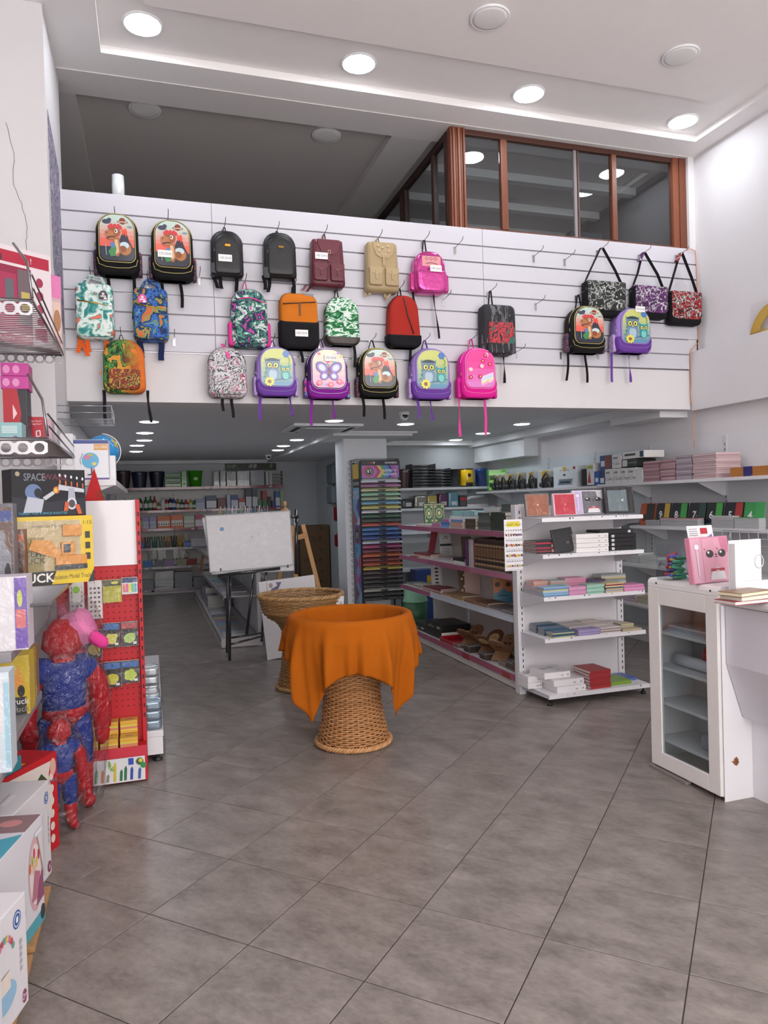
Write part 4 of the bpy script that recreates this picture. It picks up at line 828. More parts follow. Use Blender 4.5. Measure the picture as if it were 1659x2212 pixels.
# fourth shelf
S4 = 'fourth shelf of end rack'
for (a, b, pb, n, c, dsc) in ((1159, 1202, 1366, 7, ['#3f5870', '#2c4058', '#6a8098'], 'navy flowered'), (1176, 1222, 1372, 6, ['#4a6a84', '#35506c'], 'denim blue'), (1195, 1242, 1378, 5, ['#3c6078', '#c0b890', '#2f506a'], 'blue and gold'), (1213, 1256, 1362, 6, ['#b8b0b0', '#a49c9c'], 'grey marbled'), (1230, 1275, 1368, 6, ['#b0a8a6', '#c4bcba'], 'pale grey'), (1250, 1297, 1374, 5, ['#8f84b0', '#a498c0'], 'lavender'),
                             (1257, 1296, 1356, 6, ['#c9bcb4', '#b8a89f'], 'beige'), (1277, 1318, 1362, 5, ['#d0c4be', '#bfb0aa'], 'cream'), (1297, 1342, 1370, 5, ['#cfc4c4', '#8a7a76'], 'white and brown'), (1300, 1345, 1354, 4, ['#c9c0bc'], 'ivory'), (1342, 1369, 1360, 5, ['#b8b094', '#a89f80'], 'khaki'), (1345, 1386, 1368, 2, ['#b4a890'], 'sand')):
    stack(a, b, pb, EZ[3], n, .11, .0095, c, dsc, S4, ylim=(5.105, 5.49), jit=.003)
# bottom shelf
S5 = 'bottom shelf of end rack'
def bigbox(p0, p1, pb, i, lab, z, y, h=.05, d=.28):
    x0, x1 = ony(p0, pb, y).x, ony(p1, pb, y).x; w = x1-x0
    t = thing('boxed_planner', lab, 'box', ((x0+x1)/2, y, z), 0, 'white planner boxes on the bottom shelf')
    MB('#e6e2e4').bbox(-w/2, w/2, 0, d, 0, h, .003).build('body', CARD, t); MB('#ffffff').box(-w/2-.001, w/2+.001, -.001, d, h+.0006, h+.0012).build('wrap', FILM, t)
    P = Print((0, -.0012, 0), (1, 0, 0), (0, 0, 1)); P.text('200', w*.18, h*.3, .012, '#3a3a3e'); P.line([(w*.36, h*.3), (w*.4, h*.6), (w*.43, h*.3)], .004, '#5a5a60'); P.build('printed_front', CARD, t)
    P = Print((0, d*.5, h+.0002), (1, 0, 0), (0, 1, 0)); P.ell(-w*.2, .03, .03, .03, '#b9c4c0' if i % 2 else '#a8a0a4', 14); P.ell(w*.1, .05, .035, .03, '#8fa898' if i % 2 else '#b8b0b4', 14); P.line([(w*.1, -.06), (w*.3, -.03)], .012, '#9fb0a8'); P.build('printed_top', CARD, t)
bigbox(1140, 1171, 1462, 0, 'white planner box at left end of the bottom shelf', EZ[4]+.0003, 5.3, .05, .18); bigbox(1140, 1174, 1452, 2, 'white planner box lying on the leftmost one, bottom shelf', EZ[4]+.0512, 5.3, .05, .18)
bigbox(1204, 1266, 1496, 1, 'white planner box with grey print, lowest in the front pile', EZ[4]+.0003, 5.09); bigbox(1197, 1262, 1485, 3, 'white planner box with green print, second in the front pile', EZ[4]+.0512, 5.1); bigbox(1176, 1232, 1454, 0, 'white planner box topping the front pile', EZ[4]+.1022, 5.16, .05, .24)
stack(1275, 1320, 1488, EZ[4], 6, .24, .024, ['#9c2c30', '#a83034'], 'red spined', S5, name='planner_book', cat='book', ylim=(5.09, 5.49), pg='#e2dedc')
stack(1320, 1365, 1479, EZ[4], 1, .2, .03, ['#7aa03c'], 'bright green', 'on the bottom shelf of end rack', name='activity_book', cat='book', ylim=(5.09, 5.49)); stack(1345, 1398, 1472, EZ[4], 1, .2, .02, ['#5a6cb0'], 'blue', 'at the right end of the bottom shelf', name='activity_book', cat='book', ylim=(5.2, 5.49), xs=(3.0, 3.87))
# ================================================================== long bookshelf gondola running back
G0 = Vector((3.42, 7.1, 0)); GZ2 = [1.36, .992, .628, .125]
g = thing('bookshelf_gondola', 'long white double bookshelf with pink price rails running to the back', 'shelf rack', G0)
YS = [5.63, 6.55, 7.6, 8.62]
MB('#d4ccc8').box(-.012, .012, YS[0]-7.1, YS[-1]-7.1, .02, 1.35).build('back_panel', STEEL, g)
for y in YS:
    MB('#dcd9dc').bbox(-.03, .03, y-7.1-.022, y-7.1+.022, 0, 1.352, .003).build('upright', STEEL, g)
MB('#e0dee2').bbox(-.49, -.4, 5.565-7.1, 5.6-7.1, 0, 1.6, .003).build('end_post', STEEL, g)
mb = MB(); slots(mb, -.445, 5.565-7.1-.0002, .15, 1.58); tag(mb.build('slot_holes', MATTE, g), kind='stuff')
RAIL = ['#a8607f', '#b3708c', '#b9bfd0']
for k, z in enumerate(GZ2):
    for b in range(3):
        y0, y1 = YS[b]-7.1+.003, YS[b+1]-7.1-.003
        for sx in (-1, 1):
            x0, x1 = (-.46, -.032) if sx < 0 else (.032, .46)
            if k == 3: x0, x1 = (-.46, -.013) if sx < 0 else (.013, .46)
            s_ = MB('#d9d6d8').bbox(x0, x1, y0, y1, z-.012, z, .002).build('shelf', STEEL, g)
            if sx < 0:
                wt = k == 2 and b < 2
                MB('#c3c9d6' if wt else ('#a4506c' if k == 3 else RAIL[(b+k) % 2])).box(-.474, -.4605, y0+.004, y1-.004, z-.045, z+.004).build('price_rail', SATIN if wt else GLOSS, s_)
            if k == 3: MB('#dcd6d4').bbox(x0+.01 if sx < 0 else x0, x1 if sx < 0 else x1-.01, y0, y1, .005, z-.0125, .002).build('plinth', STEEL, s_)
            elif sx < 0:
                for yy in (y0+.01, y1-.014): MB('#cfccd0').prism([(-.035, z-.013), (-.035, z-.09), (-.1, z-.09), (-.44, z-.02), (-.44, z-.013)], (0, yy, 0), (1, 0, 0), (0, 0, 1), .003).build('bracket', STEEL, s_)
for yy, cc in ((5.72, '#a0202c'), (6.58, '#a0202c')): MB(cc).box(-.4745, -.461, yy-7.1, yy+.16-7.1, .075, .12).build('red_rail_cap', GLOSS, g)
# books lying across the gondola: spine towards -x
def xbook(name, lab, cat, p0, p1, pb, z, n, depth, th, cols, X=3.02, lx=None, mat=None, pg='#d8d0c4', spine=None, y01=None):
    """pile whose spines face -x on the plane x=X; p0..p1 pixel span of the spine"""
    if y01: ya, yb = y01
    else: ya, yb = onx(p1, pb, X).y, onx(p0, pb, X).y
    w = yb-ya
    for i in range(n):
        c = cols[i % len(cols)]
        book(name, lab % (fromtop(n-1-i, n)) if '%s' in lab else lab, cat, (X+rnd.uniform(0, .008), (ya+yb)/2+rnd.uniform(-.004, .004), z+i*(th+.0004)+.0003), w, depth, th, c, R(-90+rnd.uniform(-1.5, 1.5)), pg, spine, 'front', mat, lab.replace('%s ', '') if n > 1 else None)
T1 = 'on the top bookshelf'
xbook('hardback', 'dark green gilt hardback, %s of the pile nearest the alphabet chart', 'book', 1092, 1050, 1140, GZ2[0], 3, .22, .034, ['#5a3f30', '#caa88c', '#d0b8a4'], y01=(5.66, 5.86))
xbook('hardback', 'dark green gilt hardback, %s of the second pile from the chart', 'book', 0, 0, 0, GZ2[0], 5, .22, .034, ['#34402f', '#3a4634', '#2e3a2c'], y01=(5.9, 6.2), X=3.03, spine='#2c3828')
xbook('hardback', 'grey gilt hardback, %s of the third pile from the chart', 'book', 0, 0, 0, GZ2[0], 5, .2, .033, ['#5c6460', '#4a5450', '#6a706a'], y01=(6.24, 6.5), X=3.04)
xbook('hardback', 'brown gilt hardback, %s of the fourth pile from the chart', 'book', 0, 0, 0, GZ2[0], 3, .2, .034, ['#4a4034', '#5a4a38'], y01=(6.54, 6.78), X=3.03)
xbook('paperback', 'blue and peach paperback, %s of the middle pile on the top bookshelf', 'book', 0, 0, 0, GZ2[0], 3, .16, .03, ['#b89a94', '#d4a08c', '#7a96c4'], y01=(6.85, 7.15), X=3.03)
xbook('paperback', 'sky blue paperback, %s of its pile on the top bookshelf', 'book', 0, 0, 0, GZ2[0], 3, .16, .03, ['#6a94c8', '#4a7cb8', '#c47ab0'], y01=(7.2, 7.42), X=3.03)
xbook('paperback', 'pink paperback, %s of its pile on the top bookshelf', 'book', 0, 0, 0, GZ2[0], 2, .16, .022, ['#b06a94', '#c07aa4'], y01=(7.46, 7.7), X=3.03)
xbook('booklet', 'thin red and white booklet, %s of its pile on the top bookshelf', 'book', 0, 0, 0, GZ2[0], 2, .16, .012, ['#b07a84', '#d8d4cc'], y01=(7.75, 8.2), X=3.03)
for i, (ya, yb, n, c, d_) in enumerate(((5.68, 6.1, 6, ['#3c4a36', '#46543e'], 'dark green'), (6.15, 6.5, 7, ['#566058', '#6a7068'], 'grey green'), (6.56, 6.9, 6, ['#d8dada', '#e2e4e4'], 'white wrapped'))):
    for q in range(n): book('hardback', '%s hardback, %s of its rear pile on the top bookshelf' % (d_, fromtop(n-1-q, n)), 'book', (3.3, (ya+yb)/2, GZ2[0]+q*.0344+.0003), yb-ya, .22, .034, c[q % 2], R(-90+rnd.uniform(-1, 1)), group=d_+' rear pile')
for i in range(3):
    tag(MB('#dcdee0').bbox(-.17, .17, -.12, .12, 0, .11, .004).build('white_carton', CARD, None, (3.5, 7.1+i*.36, GZ2[0]+.0003), R(-90)), 'plain white carton on the bookshelf top, %s' % ('nearest', 'middle one', 'farthest')[i], 'box', 'white cartons on the bookshelf')
for i in range(2): tag(MB('#8fbcc4').bbox(-.15, .15, -.1, .1, 0, .06, .01).build('blue_pack', DARKGLOSS, None, (3.5, 7.5+i*.33, GZ2[0]+.111), R(-90)), 'light blue wrapped pack on the white cartons, %s one' % ('nearer', 'farther')[i], 'pack', 'light blue packs')
# two green hardbacks standing face out
for i, p in enumerate(((918, 1090, 938, 1130), (938, 1090, 962, 1130))):
    y = 8.05; x0, x1, z0, z1 = rect(*p, y); w, h = x1-x0, .27
    t = thing('ornate_hardback', 'green and gold ornate hardback standing face out, %s of two' % ('left', 'right')[i], 'book', ((x0+x1)/2, y, GZ2[0]+.0003), R(-6)); M = Matrix.Rotation(R(-10), 4, 'X')
    MB('#1f5a38').bbox(-w/2, w/2, 0, .03, 0, h, .003, M=M).build('cover', CARD, t); MB('#cfc4a8').box(-w/2+.004, w/2-.004, .006, .026, .004, h-.003).build('pages', PAPER, t) if False else None
    P = Print(M @ Vector((0, -.0008, 0)), (1, 0, 0), M.to_3x3() @ Vector((0, 0, 1))); P.rect(-w*.44, h*.06, w*.44, h*.96, '#c4b894'); P.rect(-w*.38, h*.1, w*.38, h*.92, '#256a42'); P.ell(0, h*.55, w*.3, h*.22, '#c9bc8c', 20); P.ell(0, h*.55, w*.22, h*.16, '#2f7a4c', 20); P.ell(0, h*.55, w*.12, h*.09, '#e0d8b4', 16)
    for a in range(4): P.ell((-.28, .28, -.28, .28)[a]*w, (.84, .84, .22, .22)[a]*h, w*.1, h*.05, '#c9bc8c', 10)
    P.build('gilt_design', CARD, t)
# second bookshelf level
Z2 = GZ2[1]
nv = 13; x_, ya, yb = 3.0, 5.66, 6.5
for i in range(nv):
    wv = (yb-ya)/nv; y = ya+wv*(i+.5); h = .29-.004*(i % 3)
    t = thing('bound_volume', 'brown gilt bound volume, %s of the long set' % ('nearest' if i == 0 else ('farthest' if i == nv-1 else ORD[i]+' nearest')), 'book', (x_, y, Z2+.0003), 0, 'set of brown bound volumes')
    MB('#4a2f22').bbox(0, .2, -wv*.485, wv*.485, 0, h, .004).build('cover', LEATHER, t); MB('#cbbfa8').box(.005, .202, -wv*.4, wv*.4, .004, h+.0004).build('pages', PAPER, t)
    P = Print((-.0008, 0, 0), (0, -1, 0), (0, 0, 1)); a = wv*.42
    for z0, z1, c in ((.03, .05, '#a8906a'), (.055, .075, '#17110d'), (.085, .1, '#a8906a'), (.115, .205, '#5c2a1e'), (.12, .2, '#8a6a48'), (.215, .235, '#a8906a'), (.245, .262, '#2a1a12')): P.rect(-a, z0, a, z1, c)
    P.ell(0, .16, a*.7, .03, '#5c2a1e', 10); P.line([(-a*.5, .14), (a*.3, .16), (-a*.2, .18)], .006, '#b89a6c'); P.build('gilt_spine', CARD, t)
cols = ['#6a2a6a', '#8a9a98', '#b8c4bc', '#9ab09c', '#c4ccc4', '#a8446a', '#d0a8bc']
for i, c in enumerate(cols):
    th = .04 if i == 0 else .016; y = 6.56+sum([.042 if k == 0 else .018 for k in range(len(cols)-1, len(cols)-1-i, -1)]) if False else 6.53+i*.02+(0 if i < 6 else .02)
    yy = [6.53, 6.55, 6.57, 6.59, 6.61, 6.635, 6.7][i]; c2 = ['#a8446a', '#c4ccc4', '#9ab09c', '#b8c4bc', '#8a9a98', '#c9a8b4', '#5e2a62'][i]; th = .016 if i < 6 else .05
    t = tag(MB(c2).bbox(0, .21, -th/2, th/2, 0, .27, .002).build('magazine' if i < 6 else 'binder', CARD, None, (3.0, yy, Z2+.0003), 0), ('thin %s magazine standing beside the brown volumes' % ['pink', 'pale', 'green', 'white', 'grey', 'rose'][i]) if i < 6 else 'purple binder standing beside the magazines', 'magazine' if i < 6 else 'binder', 'magazines beside the brown volumes' if i < 6 else None)
xbook('paperback', 'dark paperback with white lettering lying beside the purple binder, %s', 'book', 0, 0, 0, Z2, 2, .17, .03, ['#d8d4d0', '#22242c'], y01=(6.8, 7.1))
xbook('paperback', 'white paperback lying in the middle of second bookshelf, %s', 'book', 0, 0, 0, Z2, 3, .16, .016, ['#c9c4c4', '#b0a8ac', '#a08a90'], y01=(7.15, 7.5))
xbook('paperback', 'cream paperback lying at far end of second bookshelf, %s', 'book', 0, 0, 0, Z2, 3, .16, .016, ['#d0c4b8', '#c9a8a8', '#8a2c34'], y01=(7.75, 8.3))
def leaner(name, lab, cat, x, y, z, w, h, col, lean=12, rz=0, face=None, th=.012, mat=None):
    t = thing(name, lab, cat, (x, y, z+.0003), R(rz)); M = Matrix.Rotation(R(-lean), 4, 'X')
    MB(col).bbox(-w/2, w/2, 0, th, 0, h, .002, M=M).build('cover', mat or CARD, t)
    if face: P = Print(M @ Vector((0, -.0008, 0)), (1, 0, 0), M.to_3x3() @ Vector((0, 0, 1))); face(P, w, h); P.build('printed_front', CARD, t)
    return t
def f_leaf(P, w, h): P.rect(-w*.4, h*.62, w*.4, h*.94, '#e4e2e0'); P.line([(-w*.2, h*.7), (0, h*.86), (w*.1, h*.72), (w*.25, h*.84)], .006, '#3a3a40'); P.rect(-w*.48, h*.45, w*.48, h*.54, '#2f4a4c'); [P.line([(-w*.35, h*(.36-.06*k)), (w*.35, h*(.36-.06*k))], .004, '#5a5a60') for k in range(5)]
leaner('leaflet', 'white printed leaflet standing on the second bookshelf', 'leaflet', 3.25, 7.82, Z2, .14, .3, '#dcdad8', 8, -8, f_leaf)
t = thing('red_folder', 'bent glossy red folder propped at the far end of second bookshelf', 'folder', (3.15, 8.2, Z2+.0003)); MB('#b01f1f').ribbon([(-.18, 0, .006), (.02, .02, .008), (.08, .03, .06), (.13, .05, .3)], (0, .1, 0), .006).build('cover', GLOSS, t)
leaner('tan_book', 'tan paperback leaning on the back panel of second bookshelf', 'book', 3.3, 7.35, Z2, .11, .26, '#8a7a62', 10, -12); leaner('dark_book', 'dark paperback leaning behind the purple binder', 'book', 3.25, 7.0, Z2, .12, .22, '#3a2c30', 14, -30)
# third level
Z3 = GZ2[2]
def f_or(P, w, h): P.rect(-w*.48, h*.02, w*.48, h*.98, '#d98e5a'); P.poly([(-w*.48, h*.02), (w*.48, h*.02), (w*.48, h*.42), (w*.2, h*.5), (w*.05, h*.62), (-w*.1, h*.55), (-w*.2, h*.44), (-w*.48, h*.4)], '#4a8fa8'); [P.ell(s*w*.28, h*.76, w*.14, h*.1, '#5a3a2c', 12) for s in (-1, 1)]; P.line([(-w*.25, h*.3), (0, h*.33), (w*.25, h*.3)], .008, '#20303a')
leaner('childrens_book', 'orange and blue picture book standing on the third bookshelf', 'book', 3.27, 6.45, Z3, .19, .245, '#c98252', 6, -20, f_or)
def f_ph(P, w, h): P.rect(-w*.4, h*.05, w*.4, h*.72, '#5a4432'); [P.ell((-.2+.2*(k % 3))*w, (.15+.13*k)*h, w*.12, h*.05, ('#c9a884', '#d8c4a4', '#8a5a3c')[k % 3], 10) for k in range(5)]
leaner('picture_book', 'brown photo book leaning on the third bookshelf', 'book', 3.22, 7.25, Z3, .13, .32, '#6a5a48', 14, -14, f_ph); leaner('pink_card', 'pale pink card leaning behind the photo book', 'card', 3.3, 7.22, Z3, .17, .3, '#c9a8a0', 10, -16)
def f_bw(P, w, h): P.rect(-w*.3, h*.1, w*.3, h*.9, '#d8d6d2'); [P.ell(0, (.2+.14*k)*h, w*.2, h*.04, '#3a3a3c', 10) for k in range(5)]
leaner('white_book', 'white book with black drawings leaning at far end of third bookshelf', 'book', 3.2, 8.0, Z3, .13, .3, '#c9c6c0', 12, -12, f_bw)
for i in range(5):
    ya = 5.68+i*.58; n = (2, 3, 3, 4, 3)[i]; c = (['#6a6468', '#8a8488'], ['#8a6a4c', '#a07a58', '#6a4a34'], ['#9a7c5a', '#b08a64'], ['#7a2c34', '#c9c0b4', '#8a3a40'], ['#a8a498', '#7a8088', '#c4c0b0'])[i]; nm = ('grey wrapped', 'brown covered', 'tan covered', 'maroon spined', 'pale mixed')[i]
    xbook('storybook', nm+' storybook, %s of its pile on the third bookshelf', 'book', 0, 0, 0, Z3, n, .2, .013, c, y01=(ya, ya+.27), X=3.0)
    xbook('storybook', nm+' storybook, %s of the neighbouring pile on the third bookshelf', 'book', 0, 0, 0, Z3, max(2, n-1), .2, .013, c[::-1], y01=(ya+.29, ya+.55), X=3.0)
# bottom level: boxed games, red tray, folding book stands
ZB = GZ2[3]
for i, (ya, nn) in enumerate(((7.42, 'nearer'), (7.92, 'farther'))):
    t = thing('black_game_box', 'flat black boxed game with white lettering, %s on the bottom bookshelf' % nn, 'game box', (3.2, ya+.24, ZB+.08+.0003 if i == 0 else ZB+.0003), R(-90))
    MB('#1f1d1c').bbox(-.235, .235, -.2, .15, 0, .075, .004).build('body', CARD, t); P = Print((0, -.2008, .02), (1, 0, 0), (0, 0, 1)); P.text('\ufea3\ufeaa\ufbfd\ufed8\ufe94 \ufe8d\ufedf\ufea4\ufeae\ufead'[::-1], -.06, .008, .028, '#d8cca0'); [P.ell(.12+.03*k, .02, .011, .014, '#dcd8cc', 10) for k in range(3)]; P.build('lettering', CARD, t)
    P = Print((0, -.02, .0755), (1, 0, 0), (0, 1, 0)); [P.poly([(a, b), (a+.12, b+.02), (a+.1, b+.07), (a-.02, b+.05)], c) for a, b, c in ((-.2, -.12, '#4a4a48'), (-.02, -.1, '#3c3a3a'), (.05, .02, '#55534f'), (-.18, .04, '#464442'))]; P.build('printed_lid', CARD, t)
book('dark_carton', 'plain dark flat carton beneath the nearer black game', 'box', (3.0, 7.66, ZB+.0003), .47, .35, .078, '#242120', R(-90))
t = thing('red_tray', 'glossy red plastic tray on the bottom bookshelf', 'tray', (3.12, 7.2, ZB+.0003)); MB('#a01420').bbox(-.15, .2, -.17, .2, 0, .012, .005).build('base', GLOSS, t)
for a in ((-.15, .2, -.17, -.16), (-.15, .2, .19, .2), (-.15, -.14, -.16, .19), (.19, .2, -.16, .19)): MB('#a81824').bbox(*a, .0122, .05, .003).build('rim', GLOSS, t)
def rehal(x, y, c, lab, op=False, rz=0, s=1):
    t = thing('folding_book_stand', lab, 'book stand', (x, y, ZB+.0003), R(rz), 'folding wooden book stands')
    for sg in (-1, 1):
        o = rrect(.17*s, .34*s, .08*s, .02, 6); M = Matrix.Translation((0, 0, .075*s)) @ Matrix.Rotation(R(sg*52), 4, 'X') @ Matrix.Translation((0, 0, -.11*s))
        p = MB(c).prism(o, M @ Vector((0, .006+sg*.007, 0)), (1, 0, 0), M.to_3x3() @ Vector((0, 0, 1)), .011).build('leaf', WOODP, t, bevel=.002)
        P = Print(M @ Vector((0, -.0065+sg*.007, .2*s)), (1, 0, 0), M.to_3x3() @ Vector((0, 0, 1)))
        if op: P.ell(0, .03, .055*s, .055*s, '#c9a878', 18); P.line([(-.03, .02), (0, .04), (.03, .02)], .006, '#6a4428')
        else: [P.rect(-.04+.045*k, .0, -.005+.045*k, .03, '#4a2c18') for k in range(2)]; P.ell(0, .075, .012, .012, '#4a2c18', 10)
        P.build('carving', WOODP, p)
    MB(c).box(-.07*s, .07*s, -.012, .012, .066*s, .084*s).build('hinge', WOODP, t)
rehal(3.12, 6.92, '#7a5236', 'dark carved folding wooden book stand, farthest of the three', False, -62, .95); rehal(3.13, 6.5, '#6a4228', 'brown folding wooden book stand with round emblem, middle one', True, -60); rehal(3.14, 6.22, '#8f6a4c', 'light brown folding wooden book stand with cut windows, nearest', False, -60)
for k, (y, c, lab) in enumerate(((7.0, '#6a6058', 'flat grey wrapped wooden box left of the stands'), (6.72, '#3a3430', 'dark lacquered box between the stands, farther'), (6.35, '#463e38', 'dark lacquered box between the stands, nearer'), (6.0, '#7a6a5a', 'flat tan box near the end of bottom bookshelf'), (5.85, '#4a4038', 'dark box with lighter lid near the end of bottom bookshelf'), (5.72, '#5c3426', 'small red-brown box at the near end of bottom bookshelf'))):
    t = thing('small_box', lab, 'box', (3.045 if k > 2 else 3.02, y, ZB+.0003), R(-90)); hh = (.03, .06, .05, .03, .06, .09)[k]; MB(c).bbox(-.065, .065, -.04, .12, 0, hh, .004).build('body', DARKGLOSS, t); MB(mixc(c, '#ffffff', .15)).bbox(-.066, .066, -.041, .121, hh+.0003, hh+.012, .003).build('lid', DARKGLOSS, t)
# alphabet chart hanging at the corner of the end rack
x0, x1, z0, z1 = rect(1090, 1122, 1129, 1233, 5.05); w, h = x1-x0, z1-z0
t = thing('alphabet_chart', 'white Arabic alphabet picture chart with yellow heading hanging at the rack corner', 'chart', ((x0+x1)/2, 5.05, z0)); MB('#e2e0e4').bbox(-w/2, w/2, 0, .006, 0, h, .001).build('card', CARD, t)
MB('#b8b8bc').tube([(.0, .003, h), (.08, .25, h+.05), (.14, .452, h+.04)], .002, 5).build('hanger', METAL, t)
P = Print((0, -.0008, 0), (1, 0, 0), (0, 0, 1)); P.rect(-w*.36, h*.855, w*.36, h*.96, '#d8c83c'); P.text('\ufea3\ufeae\ufeed\ufed1 \ufe8d\ufedf\ufeec\ufea0\ufe8e\ufe80'[::-1], 0, h*.885, h*.05, '#3a3a20')
rr = random.Random(11)
for r_ in range(4):
    for c_ in range(7):
        u, v = (-.4+.133*c_)*w, (.7-.2*r_)*h; P.line([(u-.006, v+.032), (u+.002, v+.04), (u+.006, v+.03)], .003, '#2a2a30'); P.ell(u, v, w*.045, h*.03*rr.uniform(.8, 1.4), rr.choice(['#8a3040', '#3a3a3e', '#6a5a8a', '#c08a3c', '#3f7a5a', '#a84a4a', '#c9b43c', '#4a4a52']), 9, rot=rr.uniform(0, 90)); P.line([(u-.008, v-.03), (u+.008, v-.03)], .002, '#6a6a70')
P.build('printed_chart', CARD, t)
# ================================================================== coloured card rack beside the column
K0 = Vector((2.96, 9.35, 0))
t = thing('card_rack', 'tall black wire rack of coloured card sheets with upside-down lettering', 'display rack', K0)
W_ = .27
for sx in (-1, 1):
    MB('#1b1b1f').bbox(sx*W_-.012, sx*W_+.012, 0, .03, 0, 2.21, .003).build('post', SATIN, t); MB('#1b1b1f').bbox(sx*W_-.012, sx*W_+.012, .34, .37, 0, 2.21, .003).build('post', SATIN, t)
hp = MB('#1d1c22').bbox(-W_, W_, -.012, .0, 1.985, 2.225, .003).build('header_panel', CARD, t)
P = Print((0, -.0125, 1.985), (1, 0, 0), (0, 0, 1)); w = W_*2; P.rect(-W_+.01, .0, W_-.01, .165, '#8a6fb0')
for k, c in enumerate(('#b03a5a', '#c8b040', '#3f8a5c', '#3f7ac0', '#2a3a80', '#b04a90')): P.poly([(-.1+k*.05, .165), (-.06+k*.05, .165), (.0+k*.05, .08), (-.06+k*.05, 0), (-.1+k*.05, 0), (-.04+k*.05, .08)], c)
P.ell(-.17, .085, .085, .08, '#c04a78', 20); P.ell(-.16, .085, .06, .058, '#1d1b20', 20); P.ell(-.16, .085, .05, .048, '#d8d0d8', 20); P.ell(-.16, .085, .046, .044, '#1d1b20', 20)
P.text('LR', -.16, .108, .042, '#e8e4e8', rot=180, bold=.02); P.text('KARTON', .13, .062, .034, '#ece8ee', rot=180); P.text('A GRAIN', .13, .112, .034, '#ece8ee', rot=180); P.text('FABRIANO', .15, .212, .026, '#e4e2e6', rot=180, bold=.01)
for k, c in enumerate(('#5a3a2c', '#4a4a4c', '#7a3a2c', '#c8602c', '#d8d4d0')): P.rect(-.24+k*.036, .19, -.222+k*.036, .214, c)
P.build('printed_header', CARD, hp)
sp = MB('#1d1c22').bbox(-W_-.02, -W_-.0125, .03, .34, .1, 2.19, .002).build('side_panel', CARD, t)
P = Print((-W_-.0206, .185, .1), (0, -1, 0), (0, 0, 1)); P.rect(-.15, 0, .15, 2.08, '#6aa4cc'); P.rect(-.15, 1.88, .15, 2.08, '#d8b83c'); P.rect(-.15, 1.76, .15, 1.88, '#1c1a20'); P.text('FABRIANO', 0, 1.84, .05, '#e8e6ea', rot=180)
for k, c in enumerate(('#8a2c5c', '#c04a94', '#6a4aa0', '#3f74b8', '#e0dce4', '#b0385a')): P.poly([(-.15, .2+k*.2), (.02, .32+k*.2), (-.15, .46+k*.2)], c); P.poly([(.15, .1+k*.25), (-.02, .25+k*.25), (.15, .4+k*.25)], ('#a8c8e0', '#8a4aa0', '#c8447a', '#5a9ad0', '#d0c4dc', '#4a3a8a')[k])
P.rect(-.15, 1.0, .15, 1.26, '#7a4a90'); P.ell(0, 1.12, .11, .11, '#1c1a20', 20); P.text('LR', 0, 1.15, .08, '#e8e4e8', rot=180); P.text('KARTON', 0, 1.66, .055, '#eceaf0', rot=180); P.text('A GRAIN', 0, 1.72, .055, '#eceaf0', rot=180); P.build('printed_side', CARD, sp)
mb = MB('#26262a')
for k in range(26): z = .2+k*.079; mb.tube([(-W_-.04, .36, z), (-W_-.075, .36, z+.035), (-W_-.03, .36, z+.045)], .003, 5)
mb.tube([(-W_-.03, .36, .1), (-W_-.03, .36, 2.23)], .004, 5); mb.tube([(-W_-.06, -.01, 2.235), (W_, -.01, 2.235), (W_, .37, 2.235), (-W_-.06, .37, 2.235)], .004, 5, closed=True); tag(mb.build('side_hooks', METAL, t), kind='stuff')
CC = ['#c9ccd4', '#a86a9c', '#c9c494', '#94c4a4', '#a4b89a', '#6fa8c4', '#c4bc6a', '#c4c4cc', '#2a5c44', '#2f4a42', '#b8503c', '#3f78b8', '#2f64a8', '#2a4a94', '#b4bccc', '#a83a74', '#7a3048', '#c85a2c', '#8a2c34', '#b84a28', '#c0a83c', '#4a3038', '#3c2c34', '#26242a', '#1f1e24', '#a8a4a0', '#1c1b20', '#1a191d']
NM = ['white', 'lilac', 'pale yellow', 'mint', 'sage', 'light blue', 'yellow', 'off-white', 'bottle green', 'dark green', 'coral', 'blue', 'royal blue', 'navy', 'silver', 'magenta', 'maroon', 'orange', 'dark red', 'rust', 'mustard', 'plum', 'aubergine', 'charcoal', 'gridded black', 'light grey', 'black', 'jet black']
n = len(CC); zt, zb_ = 1.955, .38
sheet = None
for k in range(n):
    z = zt-(zt-zb_)*k/(n-1)-.03
    q4 = [Vector((-W_+.013, -.03, z-.0065)), Vector((W_-.013, -.03, z-.0065)), Vector((W_-.013, .33, z+.2)), Vector((-W_+.013, .33, z+.2))]
    tr = MB('#232327').hexa(q4+[v+Vector((0, 0, .002)) for v in q4]).build('tray', METAL, t)
    P = Print((0, -.0345, z-.004), (1, 0, 0), (0, .15, 1)); P.mb.box(-.045, .06, -.034, -.03, z-.007, z+.018, '#1a1a1e'); P.rect(-.045, .002, -.012, .02, '#c9c8c4'); P.text('grain', .015, .006, .012, '#d0d0d0'); P.ell(.048, .011, .008, .008, '#d8d8d8', 10); P.build('clip_label', CARD, tr)
    sh = MB(CC[k]); ww = W_+.005
    for q in range(6):   # slightly fanned sheets, curling down at the front edge
        o = q*.0012; rs = [Vector((-ww+rnd.uniform(-.006, .006), -.03, z-.0025+o)), Vector((ww+rnd.uniform(-.006, .006), -.03, z-.0025+o)), Vector((ww-.004, .33, z+.2065+o)), Vector((-ww+.004, .33, z+.2065+o))]
        sh.hexa(rs+[r_+Vector((0, 0, .001)) for r_ in rs], mixc(CC[k], '#ffffff', .1*(q % 2)))
    o = sh.build('card_sheets', CARD, None, K0); tag(o, '%s card sheets on the %s tray of the card rack' % (NM[k], 'top' if k == 0 else ('lowest' if k == n-1 else ORD[k])), 'card sheets', 'card sheets on the rack')
    for v in o.data.vertices: v.co.z += 0
